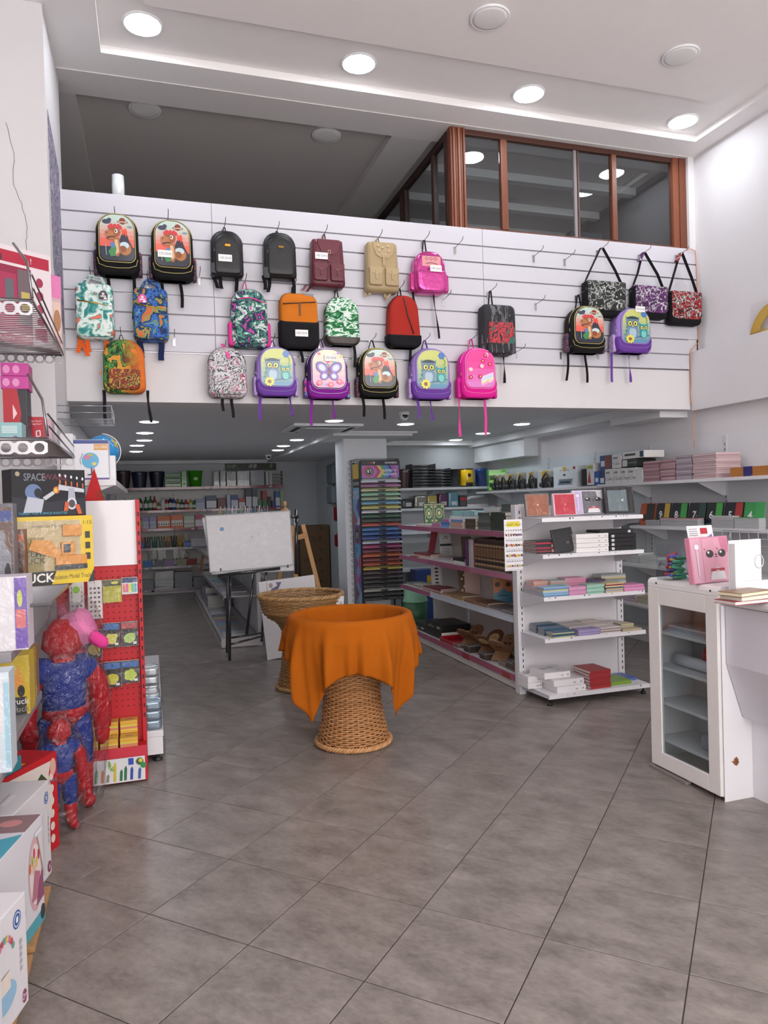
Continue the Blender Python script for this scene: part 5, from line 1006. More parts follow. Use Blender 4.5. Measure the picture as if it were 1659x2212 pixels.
# ================================================================== shelves on the back-right wall
def wallshelf(name, lab, x0, x1, yf, yb, zs, lip='#d6d8dc', side=None, up=None, zlo=.1, zhi=2.2, rail=True):
    t = thing(name, lab, 'shelf', ((x0+x1)/2, yb, zs[-1]-.1)); oz = zs[-1]-.1; cx = (x0+x1)/2
    for z in zs:
        mb = MB(lip); mb.bbox(x0-cx, x1-cx, yf-yb, -.003, z-.03-oz, z-oz, .003); s_ = mb.build('shelf', STEEL, t)
        if rail: MB(rail if isinstance(rail, str) else '#c9ccd2').box(x0-cx, x1-cx, yf-yb-.004, yf-yb-.0005, z-.035-oz, z+.002-oz).build('price_rail', SATIN, s_)
        for x in (up or (x0+.1, (x0+x1)/2, x1-.1)): MB('#c4c8cc').prism([(-.004, z-.031), (-.004, z-.13), (yf-yb+.05, z-.031)], (x-cx, 0, -oz), (0, 1, 0), (0, 0, 1), .006).build('bracket', STEEL, s_)
    return t
YW = 10.85; BZ = [1.858, 1.548, 1.19, .62]
bw = wallshelf('wall_shelf', 'white wall shelves behind the card rack, holding bins and trays', 3.4, 5.2, 10.46, YW, BZ, up=(3.5, 4.2, 4.9)); MB('#b9bec4').box(3.4-4.19, 5.2-4.19, -.0028, -.0005, 1.0-BZ[-1]+.1, 2.05-BZ[-1]+.1).build('back_board', STEEL, bw)
def ribbasket(p, y, z, col, lab, name='waste_basket', h=None, handle=True):
    x0, x1, z0, z1 = rect(*p, y); r_ = (x1-x0)/2; h = h or (z1-z0)
    t = thing(name, lab, 'basket', ((x0+x1)/2, y+r_*.6, z+.0003)); mb = MB(col); pr = []
    for k in range(15): pr.append((r_*(.74+.26*k/14)*(1+.012*(k % 2)), h*k/14))
    mb.lathe(pr+[(r_*.97, h), (r_*.72, .01)], 24); mb.build('body', SATIN, t)
    if handle: MB(mixc(col, '#ffffff', .5)).tube([(-.03, -r_*.99, h*.86), (.03, -r_*.99, h*.86), (.035, -r_*1.0, h*.91), (.0, -r_*1.005, h*.94), (-.035, -r_*1.0, h*.91)], .004, 5, closed=True).build('handle_rim', SATIN, t)
    return t
ribbasket((860, 1010, 888, 1051), 10.5, BZ[0], '#3c2024', 'dark brown ribbed plastic waste basket beside the card rack')
for i, (p, n, nm) in enumerate((((891, 998, 942, 1050), 8, 'tall'), ((940, 1008, 974, 1050), 7, 'short'))):
    x0, x1, z0, z1 = rect(*p, 10.5); w = x1-x0; dz = (z1-z0)/n
    for k in range(n):
        t = thing('letter_tray', 'black plastic letter tray, %s of the %s stack' % (fromtop(n-1-k, n), nm), 'letter tray', ((x0+x1)/2+rnd.uniform(-.006, .006), 10.5, BZ[0]+k*dz+.0003), 0, '%s stack of black trays' % nm); q = dz*.96
        MB('#1b1b1e').box(-w/2, w/2, 0, .3, 0, .006).build('base', SATIN, t)
        for a in ((-w/2, -w/2+.006), (w/2-.006, w/2)): MB('#1d1d20').box(*a, .0, .3, .0062, q).build('side', SATIN, t)
        MB('#232327').bbox(-w/2+.007, w/2-.007, 0, .006, .0062, q*.62, .002).build('front_lip', SATIN, t); MB('#8a8a8e').box(-w*.12, w*.12, -.001, -.0002, q*.25, q*.4).build('slot', SATIN, t)
x0, x1, z0, z1 = rect(971, 1008, 1001, 1049, 10.52)
t = thing('black_bin', 'plain black round bin beside the yellow pedal bin', 'bin', ((x0+x1)/2, 10.65, BZ[0]+.0003)); r_ = (x1-x0)/2; MB('#1e1e22').lathe([(r_*.8, 0), (r_, .27), (r_*1.04, .275), (r_*1.04, .285), (r_*.97, .285), (r_*.78, .01)], 24).build('body', SATIN, t)
x0, x1, z0, z1 = rect(1001, 1008, 1030, 1049, 10.5); r_ = (x1-x0)/2; cxm = (x0+x1)/2
t = thing('pedal_bin', 'yellow pedal bin with black lid and badge', 'bin', (cxm, 10.64, BZ[0]+.0003)); h = z1-z0
MB('#d0a818').lathe([(r_*.9, .02), (r_, .03), (r_*.98, h*.9), (r_*.9, h*.92)], 24).build('body', GLOSS, t); MB('#1c1a18').lathe([(r_*.92, 0), (r_*.95, .019), (r_*.88, .0195)], 24).build('base', SATIN, t); MB('#2a2418').lathe([(r_*1.0, h*.925), (r_*1.02, h*.95), (r_*.9, h*.98), (.001, h)], 24).build('lid', SATIN, t)
MB('#1c1a18').bbox(-.06, .06, -r_*1.05, -r_*.8, .02, .07, .01).build('pedal', SATIN, t); MB('#2a2620').lathe([(.03, 0), (.03, .004)], 16, M=Matrix.Translation((0, -r_*.985, h*.62)) @ Matrix.Rotation(R(90), 4, 'X')).build('badge', SATIN, t)
x0, x1, z0, z1 = rect(1030, 1005, 1056, 1049, 10.6); r_ = (x1-x0)/2
t = thing('blue_bin', 'dark blue lidded bin behind the green trays', 'bin', ((x0+x1)/2, 10.66, BZ[0]+.0003)); MB('#1f3a7a').lathe([(r_*.85, 0), (r_, .24), (r_*1.06, .25), (r_*1.06, .27), (r_*.8, .29), (.001, .295)], 24).build('body', GLOSS, t)
for k in range(3):
    t = thing('green_tray', 'bright green plastic desk tray, %s of the tilted stack' % fromtop(2-k, 3), 'letter tray', (5.03, 10.05, 1.785+k*.11+.0003), R(-20), 'green trays'); MB('#5cb81c').box(-.13, .13, -.15, .15, 0, .006).build('base', GLOSS, t)
    for a in ((-.13, -.124, -.15, .15), (.124, .13, -.15, .15), (-.123, .123, .144, .15)): MB('#66c424').bbox(*a, .0062, .1, .002).build('side', GLOSS, t)
    MB('#66c424').bbox(-.123, .123, -.15, -.144, .0062, .045, .002).build('front_lip', GLOSS, t)
# second level of that wall: bagged goods
for (p, c, lab, m) in (((868, 1078, 895, 1094), '#1d1d22', 'black bagged cushion on the second wall shelf', DARKGLOSS), ((894, 1070, 925, 1094), '#8a8880', 'silver wrapped packet on the second wall shelf', FOIL), ((922, 1070, 946, 1093), '#a89a50', 'yellow and grey wrapped packet on the second wall shelf', DARKGLOSS), ((947, 1066, 968, 1093), '#5a2f50', 'purple wrapped packet on the second wall shelf', DARKGLOSS), ((968, 1062, 992, 1092), '#5f8494', 'blue grey wrapped packet on the second wall shelf', DARKGLOSS)):
    x0, x1, z0, z1 = rect(*p, 10.52); t = thing('wrapped_packet', lab, 'packet', ((x0+x1)/2, 10.56, BZ[1]+.0003)); soft(x1-x0, max(.08, z1-BZ[1]), .14, .03, .02, .1, c, y0=.1).build('packet', m, t); MB(mixc(c, '#ffffff', .4)).bbox(-.04, .05, -.052, -.046, .03, .09, .003).build('label', CARD, t)
def f_red(P, w, h): P.rect(-w*.4, h*.55, w*.4, h*.8, '#a82c34'); [P.rect(-w*.35, h*(.15+.12*k), w*.35, h*(.2+.12*k), '#6a6a6e') for k in range(3)]
gbox('product_carton', 'black and white carton with red stripe on the second wall shelf', 'carton', (993, 1066, 1009, 1091), BZ[1], .15, '#3a383c', 10.5, face=f_red)
x0, x1, z0, z1 = rect(1008, 1066, 1052, 1089, 10.5)
t = thing('paper_punch', 'white desk machine with curved arm on the second wall shelf', 'office machine', ((x0+x1)/2, 10.62, BZ[1]+.0003)); MB('#d4d6d8').bbox(-.2, .2, -.1, .1, 0, .035, .01).build('base', SATIN, t); MB('#dcdee0').tube([(-.18, 0, .03), (-.15, 0, .11), (-.05, 0, .15), (.18, 0, .16)], [.03, .03, .028, .02], 10).build('arm', SATIN, t)
for (z, n, x, d_) in ((BZ[2], 3, 3.75, 'third'), (BZ[2], 4, 4.3, 'third, right')):
    for i in range(n): book('ream', 'pale blue paper pack, %s of the pile on the %s wall shelf' % (fromtop(n-1-i, n), d_), 'paper', (x, 10.5, z+i*.041+.0003), .3, .22, .04, '#aab8c4', group='paper packs %s wall shelf' % d_)
# green bin and dark things on the floor beyond the bookshelf
t = thing('green_bin', 'pale green two-tone plastic bin on the floor behind the bookshelf', 'bin', (3.28, 9.0, 0)); MB('#3c6a4c').lathe([(.14, 0), (.165, .34), (.16, .34), (.14, .02)], 24).build('body', SATIN, t); MB('#8fc4a4').lathe([(.168, .341), (.17, .36), (.15, .4), (.13, .56), (.12, .56), (.14, .36)], 24).build('lid', SATIN, t)
t = thing('grey_file_drawers', 'grey cardboard drawer boxes on the floor by the back-right wall', 'box', (4.0, 10.5, 0)); MB('#6a6864').bbox(-.16, .16, -.15, .15, 0, .57, .004).build('body', CARD, t)
for k in range(3): d_ = MB('#72706c').bbox(-.15, .15, -.157, -.151, .02+k*.18, .19+k*.18, .003).build('drawer', CARD, t); MB('#c9c4b8').box(-.03, .03, -.16, -.158, 0.1+k*.18, .12+k*.18).build('label', PAPER, d_)
t = thing('blue_carton', 'blue and yellow carton low behind the bookshelf end', 'carton', (3.62, 9.6, 0)); MB('#1f3a7c').bbox(-.14, .14, -.12, .12, 0, .7, .004).build('body', CARD, t); MB('#c9a42c').box(.02, .13, -.1215, -.1205, .5, .62).build('label', CARD, t)
# ================================================================== shelving on the right wall
RX = XR; XF = 4.87
def rshelf(name, lab, y0, y1, z, up=(), lip='#d9d8dc'):
    t = thing(name, lab, 'shelf', (RX, (y0+y1)/2, z)); L_ = (y1-y0)/2
    MB(lip).bbox(XF-RX, -.016, -L_, L_, -.03, 0, .003).build('shelf', STEEL, t)
    for y in up: MB('#cfced2').prism([(-.016, -.031), (-.016, -.16), (-.06, -.16), (XF-RX+.04, -.031)], (0, y-(y0+y1)/2, 0), (1, 0, 0), (0, 0, 1), .006).build('bracket', STEEL, t)
    return t
wb = thing('wall_board', 'white slotted backing board of the right wall shelves', 'board', (RX, 7, .2))
MB('#d6d6da').box(-.014, -.001, 3.2-7, 6.85-7, 0, 2.02).build('board', STEEL, wb); MB('#ccd2d6').box(-.014, -.001, 6.86-7, 10.4-7, 0, 1.98).build('board', STEEL, wb)
for y in (4.55, 5.65, 6.75, 7.8, 8.9): MB('#c9cacf').box(-.02, -.0145, y-.02-7, y+.02-7, 0, 2.0).build('upright', STEEL, wb); mb = MB(); slots(mb, -.0202, y-7, .05, 1.98, 'x', -1); tag(mb.build('slot_holes', MATTE, wb), kind='stuff')
RZ = [1.785, 1.33, .92, .5]
rshelf('wall_shelf', 'near top shelf on the right wall with paper packs and envelopes', 3.4, 7.2, RZ[0], (4.55, 5.65, 6.75)); rshelf('wall_shelf', 'far top shelf on the right wall with packaged speakers', 7.22, 10.44, RZ[0]-.012, (7.8, 8.9, 10.0))
rshelf('wall_shelf', 'second right wall shelf with numbered spiral notebooks', 3.4, 6.62, RZ[1], (4.55, 5.65, 6.5)); rshelf('wall_shelf', 'third right wall shelf with exercise books', 3.4, 6.9, RZ[2], (4.55, 5.65, 6.7)); rshelf('wall_shelf', 'lowest right wall shelf with colourful packs', 3.4, 6.9, RZ[3], (4.55, 5.65, 6.7)); rshelf('wall_shelf', 'far second shelf on the right wall', 6.95, 10.3, 1.37, (7.8, 8.9, 10.0))
# packaged speakers on the far top shelf
zf = RZ[0]-.012
def onshelf(px, py, X=4.9): return onx(px, py, X).y
for i, (a, b) in enumerate(((1065, 1079), (1080, 1094), (1093, 1113), (1115, 1134), (1138, 1158), (1165, 1194))):
    y0, y1 = onshelf(b, 1050), onshelf(a, 1050); w = y1-y0
    t = thing('packaged_headset', 'bagged black headset with yellow card on the far top shelf, %s' % ('farthest' if i == 0 else ('nearest' if i == 5 else ORD[i]+' from far end')), 'headset pack', (4.9, (y0+y1)/2, zf+.0003), R(-90), 'packaged headsets'); h = .24
    MB('#c9c8c4').box(-w*.46, w*.46, .03, .034, 0, h).build('card', CARD, t); P = Print((0, .0292, 0), (1, 0, 0), (0, 0, 1)); P.rect(-w*.44, .01, w*.44, h*.6, '#3a3a3e'); P.poly([(-w*.44, h*.95), (w*.1, h*.95), (-w*.3, h*.5), (-w*.44, h*.5)], '#c9a42c'); P.build('printed_card', CARD, t)
    mb = MB('#222226'); mb.tube([(-w*.3, .01, .05), (-w*.32, .008, .12), (0, .0, .2), (w*.32, .008, .12), (w*.3, .01, .05)], .012, 8); mb.lathe([(.001, -.02), (.035, -.015), (.035, .015), (.001, .02)], 14, M=Matrix.Translation((-w*.3, .0, .05)) @ Matrix.Rotation(R(90), 4, 'Y')); mb.lathe([(.001, -.02), (.035, -.015), (.035, .015), (.001, .02)], 14, M=Matrix.Translation((w*.3, .0, .05)) @ Matrix.Rotation(R(90), 4, 'Y')); mb.build('headset', SATIN, t)
    soft(w*.98, h, .09, .02, .02, 0, '#ffffff', y0=.03).build('clear_bag', FILM, t)
def xcarton(a, b, top, bot, lab, col, face=None, X=4.9, z=None, d=.25, name='cartridge_box', cat='box', h=None, group=None, zz=None):
    """carton whose printed front faces -x on the plane x=X"""
    y0, y1 = onx(b, bot, X).y, onx(a, bot, X).y; zt_ = onx((a+b)/2, top, X).z; z0 = z if zz is None else zz; h = h or (zt_-z0); w = y1-y0
    t = thing(name, lab, cat, (X, (y0+y1)/2, z0+.0003), R(-90), group); MB(col).bbox(-w/2+.001, w/2-.001, 0, d, 0, h-.0006, .002).build('body', CARD, t)
    if face: P = Print((0, -.0006, 0), (1, 0, 0), (0, 0, 1)); face(P, w, h); P.build('printed_front', CARD, t)
    return t, h
def f_doc(P, w, h): P.text('Document Tray', 0, h*.86, h*.09, '#4a4a50', rot=180); P.poly([(-w*.1, h*.98), (w*.1, h*.98), (0, h*.72)], '#d0a82c'); P.ell(0, h*.6, w*.06, h*.05, '#3a3c40', 12); P.poly([(-w*.3, h*.12), (w*.3, h*.12), (w*.36, h*.4), (-w*.24, h*.4)], '#7a8894'); P.rect(-w*.2, h*.2, w*.25, h*.3, '#3a444c'); P.rect(w*.38, h*.84, w*.47, h*.97, '#a82c34')
xcarton(1196, 1245, 1008, 1048, 'white document tray carton printed upside down, beside the headsets', '#d4dade', f_doc, z=zf, d=.3, name='document_tray_box')
def f_cart(txt, bl=False):
    def f(P, w, h):
        P.rect(-w*.46, h*.06, w*.46, h*.94, '#d9d8d8' if not bl else '#2a2c30'); P.text(txt, -w*.02, h*.22, h*.2, '#2a2a2e' if not bl else '#d0d0d4'); [P.ell(-w*.28+k*w*.17, h*.74, w*.055, h*.09, '#2e2e32' if not bl else '#8a8c90', 10) for k in range(3)]; P.line([(-w*.3, h*.52), (w*.2, h*.52)], .004, '#8a8a90')
    return f
zf2 = RZ[0]
seq = [((1257, 1267, 1013, 1045), 'black toner box at the far end of the cartridge boxes', '#232429', None), ((1268, 1283, 1001, 1044), 'tall white and red ink box among the cartridge boxes', '#d8d8da', lambda P, w, h: (P.poly([(-w*.4, h*.1), (w*.1, h*.1), (-w*.1, h*.7)], '#b03a34'), P.rect(-w*.4, h*.75, w*.4, h*.9, '#9ab04c'))),
       ((1284, 1295, 1018, 1043), 'blue toner box beside the tall ink box', '#2f5aa0', lambda P, w, h: P.rect(-w*.3, h*.2, w*.3, h*.5, '#d8dce4')), ((1296, 1306, 1016, 1043), 'navy and white toner box', '#33456c', lambda P, w, h: P.rect(-w*.4, h*.1, w*.4, h*.45, '#d4d8e0')),
       ((1307, 1324, 1013, 1042), 'white toner box marked TC44A', '#d6d6d8', f_cart('TC44A')), ((1325, 1340, 1012, 1041), 'white toner box marked TC05A', '#d6d6d8', f_cart('TC05A')), ((1341, 1356, 1011, 1041), 'white toner box marked TC79A, left of two', '#d6d6d8', f_cart('TC79A')), ((1357, 1374, 1010, 1040), 'white toner box marked TC79A, right of two', '#d6d6d8', f_cart('TC79A')), ((1375, 1388, 1012, 1039), 'plain white toner box at the near end of the row', '#d2d2d4', None)]
hs = []
for p, lab, c, f in seq: t, h = xcarton(p[0], p[1], p[2], p[3], lab, c, f, z=zf2, group='toner boxes'); hs.append(h)
up2 = [((1296, 1320, 992, 1014), 'blue and brown toner box on top of the row', '#3f5a86', lambda P, w, h: (P.rect(0, h*.05, w*.48, h*.95, '#8a4a34'), P.rect(-w*.4, h*.2, -w*.05, h*.6, '#d0d8e4')), .155), ((1322, 1342, 988, 1012), 'white toner box marked TC85A on top of the row', '#d6d6d8', f_cart('TC85A'), .15), ((1343, 1374, 998, 1012), 'black laser toner box lying on the row', '#2a2e30', lambda P, w, h: (P.rect(-w*.44, h*.1, -w*.1, h*.9, '#c9ccc8'), P.text('OLA BLACK', w*.18, h*.4, h*.28, '#9aa49c')), .085)]
zrow = zf2+max(hs[4:8])+.002
for p, lab, c, f, h in up2: xcarton(p[0], p[1], p[2], p[3], lab, c, f, zz=zrow, h=h, group='toner boxes')
xcarton(1345, 1392, 984, 997, 'long white cartridge box topping the toner boxes', '#d8d8d6', lambda P, w, h: (P.rect(w*.3, h*.1, w*.46, h*.9, '#2a4a5a'), P.rect(-w*.4, h*.4, w*.1, h*.7, '#3a3a3e')), zz=zrow+.088, h=.075, group='toner boxes')
# wrapped paper piles and envelopes on the near top shelf
for (a, b, n, c, dsc) in ((1389, 1424, 11, ['#b08890', '#9a747c', '#c4a0a4', '#a8848c'], 'rosy wrapped'), (1425, 1458, 12, ['#b48c94', '#c9a8aa', '#8a6a78', '#c0969c'], 'pink wrapped'), (1459, 1494, 13, ['#a89aa4', '#b4a8b0', '#948894'], 'mauve wrapped'), (1495, 1548, 12, ['#c4a8ac', '#b89ca0', '#ccb4b6'], 'dusty rose')):
    y0, y1 = onx(b, 1036, 4.9).y, onx(a, 1036, 4.9).y; w = y1-y0; th = .21/n*(1.12 if a > 1450 else 1)
    for i in range(n): book('paper_pack', '%s paper pack, %s of its pile, near top shelf' % (dsc, fromtop(n-1-i, n)), 'paper', (4.9+rnd.uniform(0, .006), (y0+y1)/2+rnd.uniform(-.004, .004), RZ[0]+i*th+.0003), w-.01, .28, th-.0005, c[i % len(c)], R(-90+rnd.uniform(-1.5, 1.5)), c[i % len(c)], None, 'back', DARKGLOSS if a < 1450 else CARD, '%s pile' % dsc)
for i, (a, b) in enumerate(((1576, 1611), (1620, 1668))):
    y0, y1 = onx(b, 1022, 4.9).y, onx(a, 1022, 4.9).y
    for k in range(9): book('envelope_pack', 'orange brown envelope pack, %s of the %s pile' % (fromtop(8-k, 9), ('farther', 'nearer')[i]), 'envelopes', (4.9+rnd.uniform(0, .004), (y0+y1)/2, RZ[0]+k*.0092+.0003), y1-y0, .24, .0088, ('#c98a4c', '#b87a40')[k % 2], R(-90+rnd.uniform(-.8, .8)), '#c08444', None, 'back', PAPER, 'envelopes %d' % i)
    if i == 0: tag(MB('#2f2a6a').bbox(0, .2, -.05, .05, 0, .085, .003).build('blue_envelopes', PAPER, None, (4.9, (onx(1615, 1022, 4.9).y), RZ[0]+.0003)), 'dark blue envelope bundle between the orange envelopes', 'envelopes')
# numbered spiral notebooks on the second shelf
def spiral(a, b, top, bot, num, c1, c2, lab, lean=10, X=4.98, h=.235):
    y0, y1 = onx(b, bot, X).y, onx(a, bot, X).y; w = y1-y0
    t = thing('spiral_notebook', lab, 'notebook', (X, (y0+y1)/2, RZ[1]+.0003), R(-90), 'numbered spiral notebooks'); M = Matrix.Rotation(R(-lean), 4, 'X')
    MB(c1).bbox(-w/2, w/2, 0, .014, 0, h, .002, M=M).build('cover', CARD, t); V = M.to_3x3() @ Vector((0, 0, 1)); P = Print(M @ Vector((0, -.0008, 0)), (1, 0, 0), V); P.rect(w*.1 if num else -w*.1, h*.02, w*.48, h*.98, c2)
    if num: P.rect(-w*.46, h*.02, w*.1, h*.98, c1); P.text(num, -w*.16, h*.36, h*.3, '#eceaea', bold=.03); P.text('SUBJECTS', w*.04, h*.3, h*.07, '#c9c9c9', rot=90); [P.rect(-w*.44, h*(.05+.03*k), w*.06, h*(.07+.03*k), ('#b03a3a', '#c9a83c', '#3f8a5c', '#3f6ab0')[k]) for k in range(4)]
    else: P.rect(-w*.3, h*.2, w*.1, h*.5, c2)
    P.build('printed_cover', CARD, t); mb = MB('#2a2a2e')
    for k in range(16): z = h*(.06+.055*k); mb.tube([M @ Vector((-w/2+.012, -.004, z)), M @ Vector((-w/2-.006, -.004, z)), M @ Vector((-w/2-.008, .01, z)), M @ Vector((-w/2+.008, .018, z))], .0014, 4)
    mb.build('spiral_binding', METAL, t)
spiral(1380, 1411, 1072, 1112, '', '#b8552c', '#3a2c28', 'orange and dark spiral notebook at the far end of the numbered row')
for (a, b, n_, c2) in ((1414, 1443, '9', '#c9a83c'), (1446, 1480, '8', '#3fa04c'), (1484, 1520, '7', '#2a4a3c'), (1521, 1556, '6', '#4aa848'), (1560, 1600, '5', '#b03a34')): spiral(a, b, 1070, 1118, n_, '#1d1c22', c2, 'black spiral notebook numbered %s with %s divider' % (n_, {'9': 'yellow', '8': 'bright green', '7': 'dark green', '6': 'leaf green', '5': 'red'}[n_]))
spiral(1602, 1645, 1066, 1112, '4', '#3f9a54', '#4aa85c', 'bright green spiral notebook at the near end of the numbered row')
for (a, b, n, c, dsc) in ((1394, 1424, 5, ['#a8a8ac', '#8a8a90'], 'clear wrapped'), (1426, 1508, 7, ['#b03a44', '#b4b2b4', '#a0a0a4', '#c0bec0'], 'red topped'), (1537, 1584, 9, ['#c4c4c6', '#a4a4a8'], 'white edged'), (1586, 1640, 8, ['#4a9a5c', '#c4c6c6', '#a8aaac'], 'green topped')):
    y0, y1 = onx(b, 1134, 4.89).y, onx(a, 1134, 4.89).y
    for i in range(n): book('exercise_book', '%s exercise book, %s of its pile, second right shelf' % (dsc, fromtop(n-1-i, n)), 'notebook', (4.885+rnd.uniform(0, .006), (y0+y1)/2, RZ[1]+i*.0125+.0003), (y1-y0), .075, .012, c[0] if i == n-1 else c[1+i % (len(c)-1)], R(-90), '#c9c9cc', None, 'back', None, dsc+' exercise books')
for (zl, zn, sets) in ((RZ[2], 'third right shelf', ((1352, 1378, 8, '#b8c4c0', 'grey green'), (1380, 1420, 6, '#c9d0cc', 'pale green'), (1424, 1470, 4, '#c4c8cc', 'pale grey'))), (RZ[3], 'lowest right shelf', ((1348, 1372, 7, '#c48aac', 'pink'), (1374, 1398, 5, '#b0a04c', 'yellow'), (1402, 1440, 4, '#8a9ab0', 'blue')))):
    for a, b, n, c, dsc in sets:
        py = 1225 if zl > .8 else 1300; y0, y1 = onx(b, py, 4.92).y, onx(a, py, 4.92).y
        for i in range(n): book('exercise_book', '%s exercise book, %s of its pile, %s' % (dsc, fromtop(n-1-i, n), zn), 'notebook', (4.92+rnd.uniform(0, .01), (y0+y1)/2, zl+i*.0145+.0003), y1-y0, .2, .014, mixc(c, '#ffffff', .15*(i % 3)), R(-90+rnd.uniform(-2, 2)), '#d0d0d0', None, 'back', None, dsc+' '+zn)
# wire basket hanging at the near end of the second shelf
t = thing('wire_basket', 'white wire basket at the near end of second right shelf', 'basket', (4.78, 4.9, 1.2)); mb = MB('#d0d0d4')
for k in range(7): mb.tube([(0, -.3+k*.1, .12), (0, -.3+k*.1, 0), (.12, -.3+k*.1, 0), (.12, -.3+k*.1, .12)], .003, 5)
for z, x in ((.12, 0), (.12, .12), (.06, 0), (0, 0)): mb.tube([(x, -.3, z), (x, .3, z)], .003, 5)
mb.tube([(.06, .3, .0), (.1, .3, .13)], .003, 5); mb.build('wires', METAL, t)
# big yellow protractor on the ledge
a = onx(1605, 724, 5.16); y1, y0 = a.y, a.y-.55; r_ = .27; t = thing('board_protractor', 'large yellow board protractor in clear wrap standing on the ledge', 'protractor', (5.22, y1-r_-.02, 3.0553), R(-90)); o = [(r_*math.cos(R(6*k)), r_*math.sin(R(6*k))) for k in range(31)]+[(r_*.55*math.cos(R(180-12*k)), r_*.02+r_*.55*math.sin(R(180-12*k))) for k in range(16)]
M = Matrix.Rotation(R(-6), 4, 'X')
k_ = len(o); P = MB('#c9a23c'); oo = o[:31]; ii = [(r_*.6*math.cos(R(6*k)), r_*.02+r_*.6*math.sin(R(6*k))) for k in range(31)]
for y_ in (0, .006):
    for k in range(30): q = [oo[k], oo[k+1], ii[k+1], ii[k]]; q = [M @ Vector((u, y_, v)) for u, v in q]; P.poly(q if y_ else q[::-1])
for k in range(30): P._a([M @ Vector((oo[k][0], 0, oo[k][1])), M @ Vector((oo[k+1][0], 0, oo[k+1][1])), M @ Vector((oo[k+1][0], .006, oo[k+1][1])), M @ Vector((oo[k][0], .006, oo[k][1]))], [(0, 1, 2, 3)])
P.box(-r_, r_, 0, .006, 0, .03, M=M); P.build('plate', SATIN, t); mb = MB('#6a5420')
for k in range(2, 35): a_ = R(5.15*k); q = [Vector((rr_*math.cos(a_+da), -.0006, rr_*math.sin(a_+da))) for rr_, da in ((r_*.98, -.004), (r_*.98, .004), (r_*.92, .004), (r_*.92, -.004))]; mb.poly([M @ v for v in q])
mb.build('markings', CARD, t); MB('#ffffff').box(-r_*1.03, r_*1.03, -.008, -.0075, 0, r_*1.08, M=M).build('wrap', FILM, t)
# ================================================================== glazed cabinet and counter at the right
C0 = Vector((2.86, 3.43, 0))
t = thing('glass_cabinet', 'white cabinet with narrow glass door at the end of the counter', 'cabinet', C0)
def cb(name, x0, x1, y0, y1, z0, z1, col='#e6e2e0', b=.004, mat=STEEL, par=None): return MB(col).bbox(x0, x1, y0-3.43, y1-3.43, z0, z1, b, M=None).build(name, mat, par or t)
cb('side', .012, .3, 3.155, 3.175, .02, 1.1); cb('side', .012, .3, 3.69, 3.71, .02, 1.1); cb('back', .285, .3, 3.176, 3.689, .02, 1.1, '#b9bcbe'); cb('base', .012, .284, 3.176, 3.689, .02, .07)
for z in (.2, .42, .63, .84): cb('shelf', .014, .284, 3.177, 3.688, z-.018, z, '#d8d8d8', .002)
o = [(.0, 1.1), (.0, 1.125), (.008, 1.142), (.025, 1.15), (.3, 1.15), (.3, 1.1)]
MB('#ece9e8').prism([(a-.004, b) for a, b in o][::-1], (0, 3.145-3.43, 0), (1, 0, 0), (0, 0, 1), -.575).build('top', STEEL, t)
d_ = cb('door', -.012, .01, 3.15, 3.235, .03, 1.098); cb('stile', -.012, .01, 3.615, 3.712, .03, 1.098, par=d_); cb('rail', -.012, .01, 3.2352, 3.6148, .03, .12, par=d_); cb('rail', -.012, .01, 3.2352, 3.6148, 1.0, 1.098, par=d_)
MB('#ffffff').box(-.004, 0, 3.2355-3.43, 3.6145-3.43, .121, .999).build('pane', GLASS, d_)
for y, z in ((3.2, 1.125), (3.64, 1.125)): MB('#1d1d20').lathe([(.006, 0), (.006, .0015)], 10, M=Matrix.Translation((-.006, y-3.43, z)) @ Matrix.Rotation(R(-90), 4, 'Y')).build('screw_hole', MATTE, t)
MB('#8a8480').bbox(-.02, .02, -.02, .3, 0, .0195, .003).build('plinth', STEEL, t)
# inside the cabinet
tag(MB('#e0e2e6').tube([(0, -.2, 0), (0, .2, .0)], .035, 16).build('paper_roll', PAPER, None, (2.98, 3.43, .63+.036)), 'white paper roll lying on a cabinet shelf', 'paper roll'); 
t2 = thing('red_pouch', 'red wrapped pouch lying behind the paper roll in the cabinet', 'pouch', (3.08, 3.36, .6303)); soft(.22, .16, .1, .06, .04, 0, '#b81c24', y0=.05).build('pouch', DARKGLOSS, t2)
for k in range(3): book('folder', 'grey folder in the cabinet, %s of the top shelf pile' % fromtop(2-k, 3), 'folder', (2.9+.01*k, 3.43, .84+.012*k+.0003), .4, .18, .0115, ('#b4bac0', '#9aa2aa', '#c4c8cc')[k], R(-90), group='cabinet folders')
t2 = thing('grey_bag', 'grey plastic bag on the lowest cabinet shelf', 'bag', (3.02, 3.32, .2003)); soft(.2, .1, .12, .04, .03, 0, '#8a929a', y0=.06).build('bag', DARKGLOSS, t2)
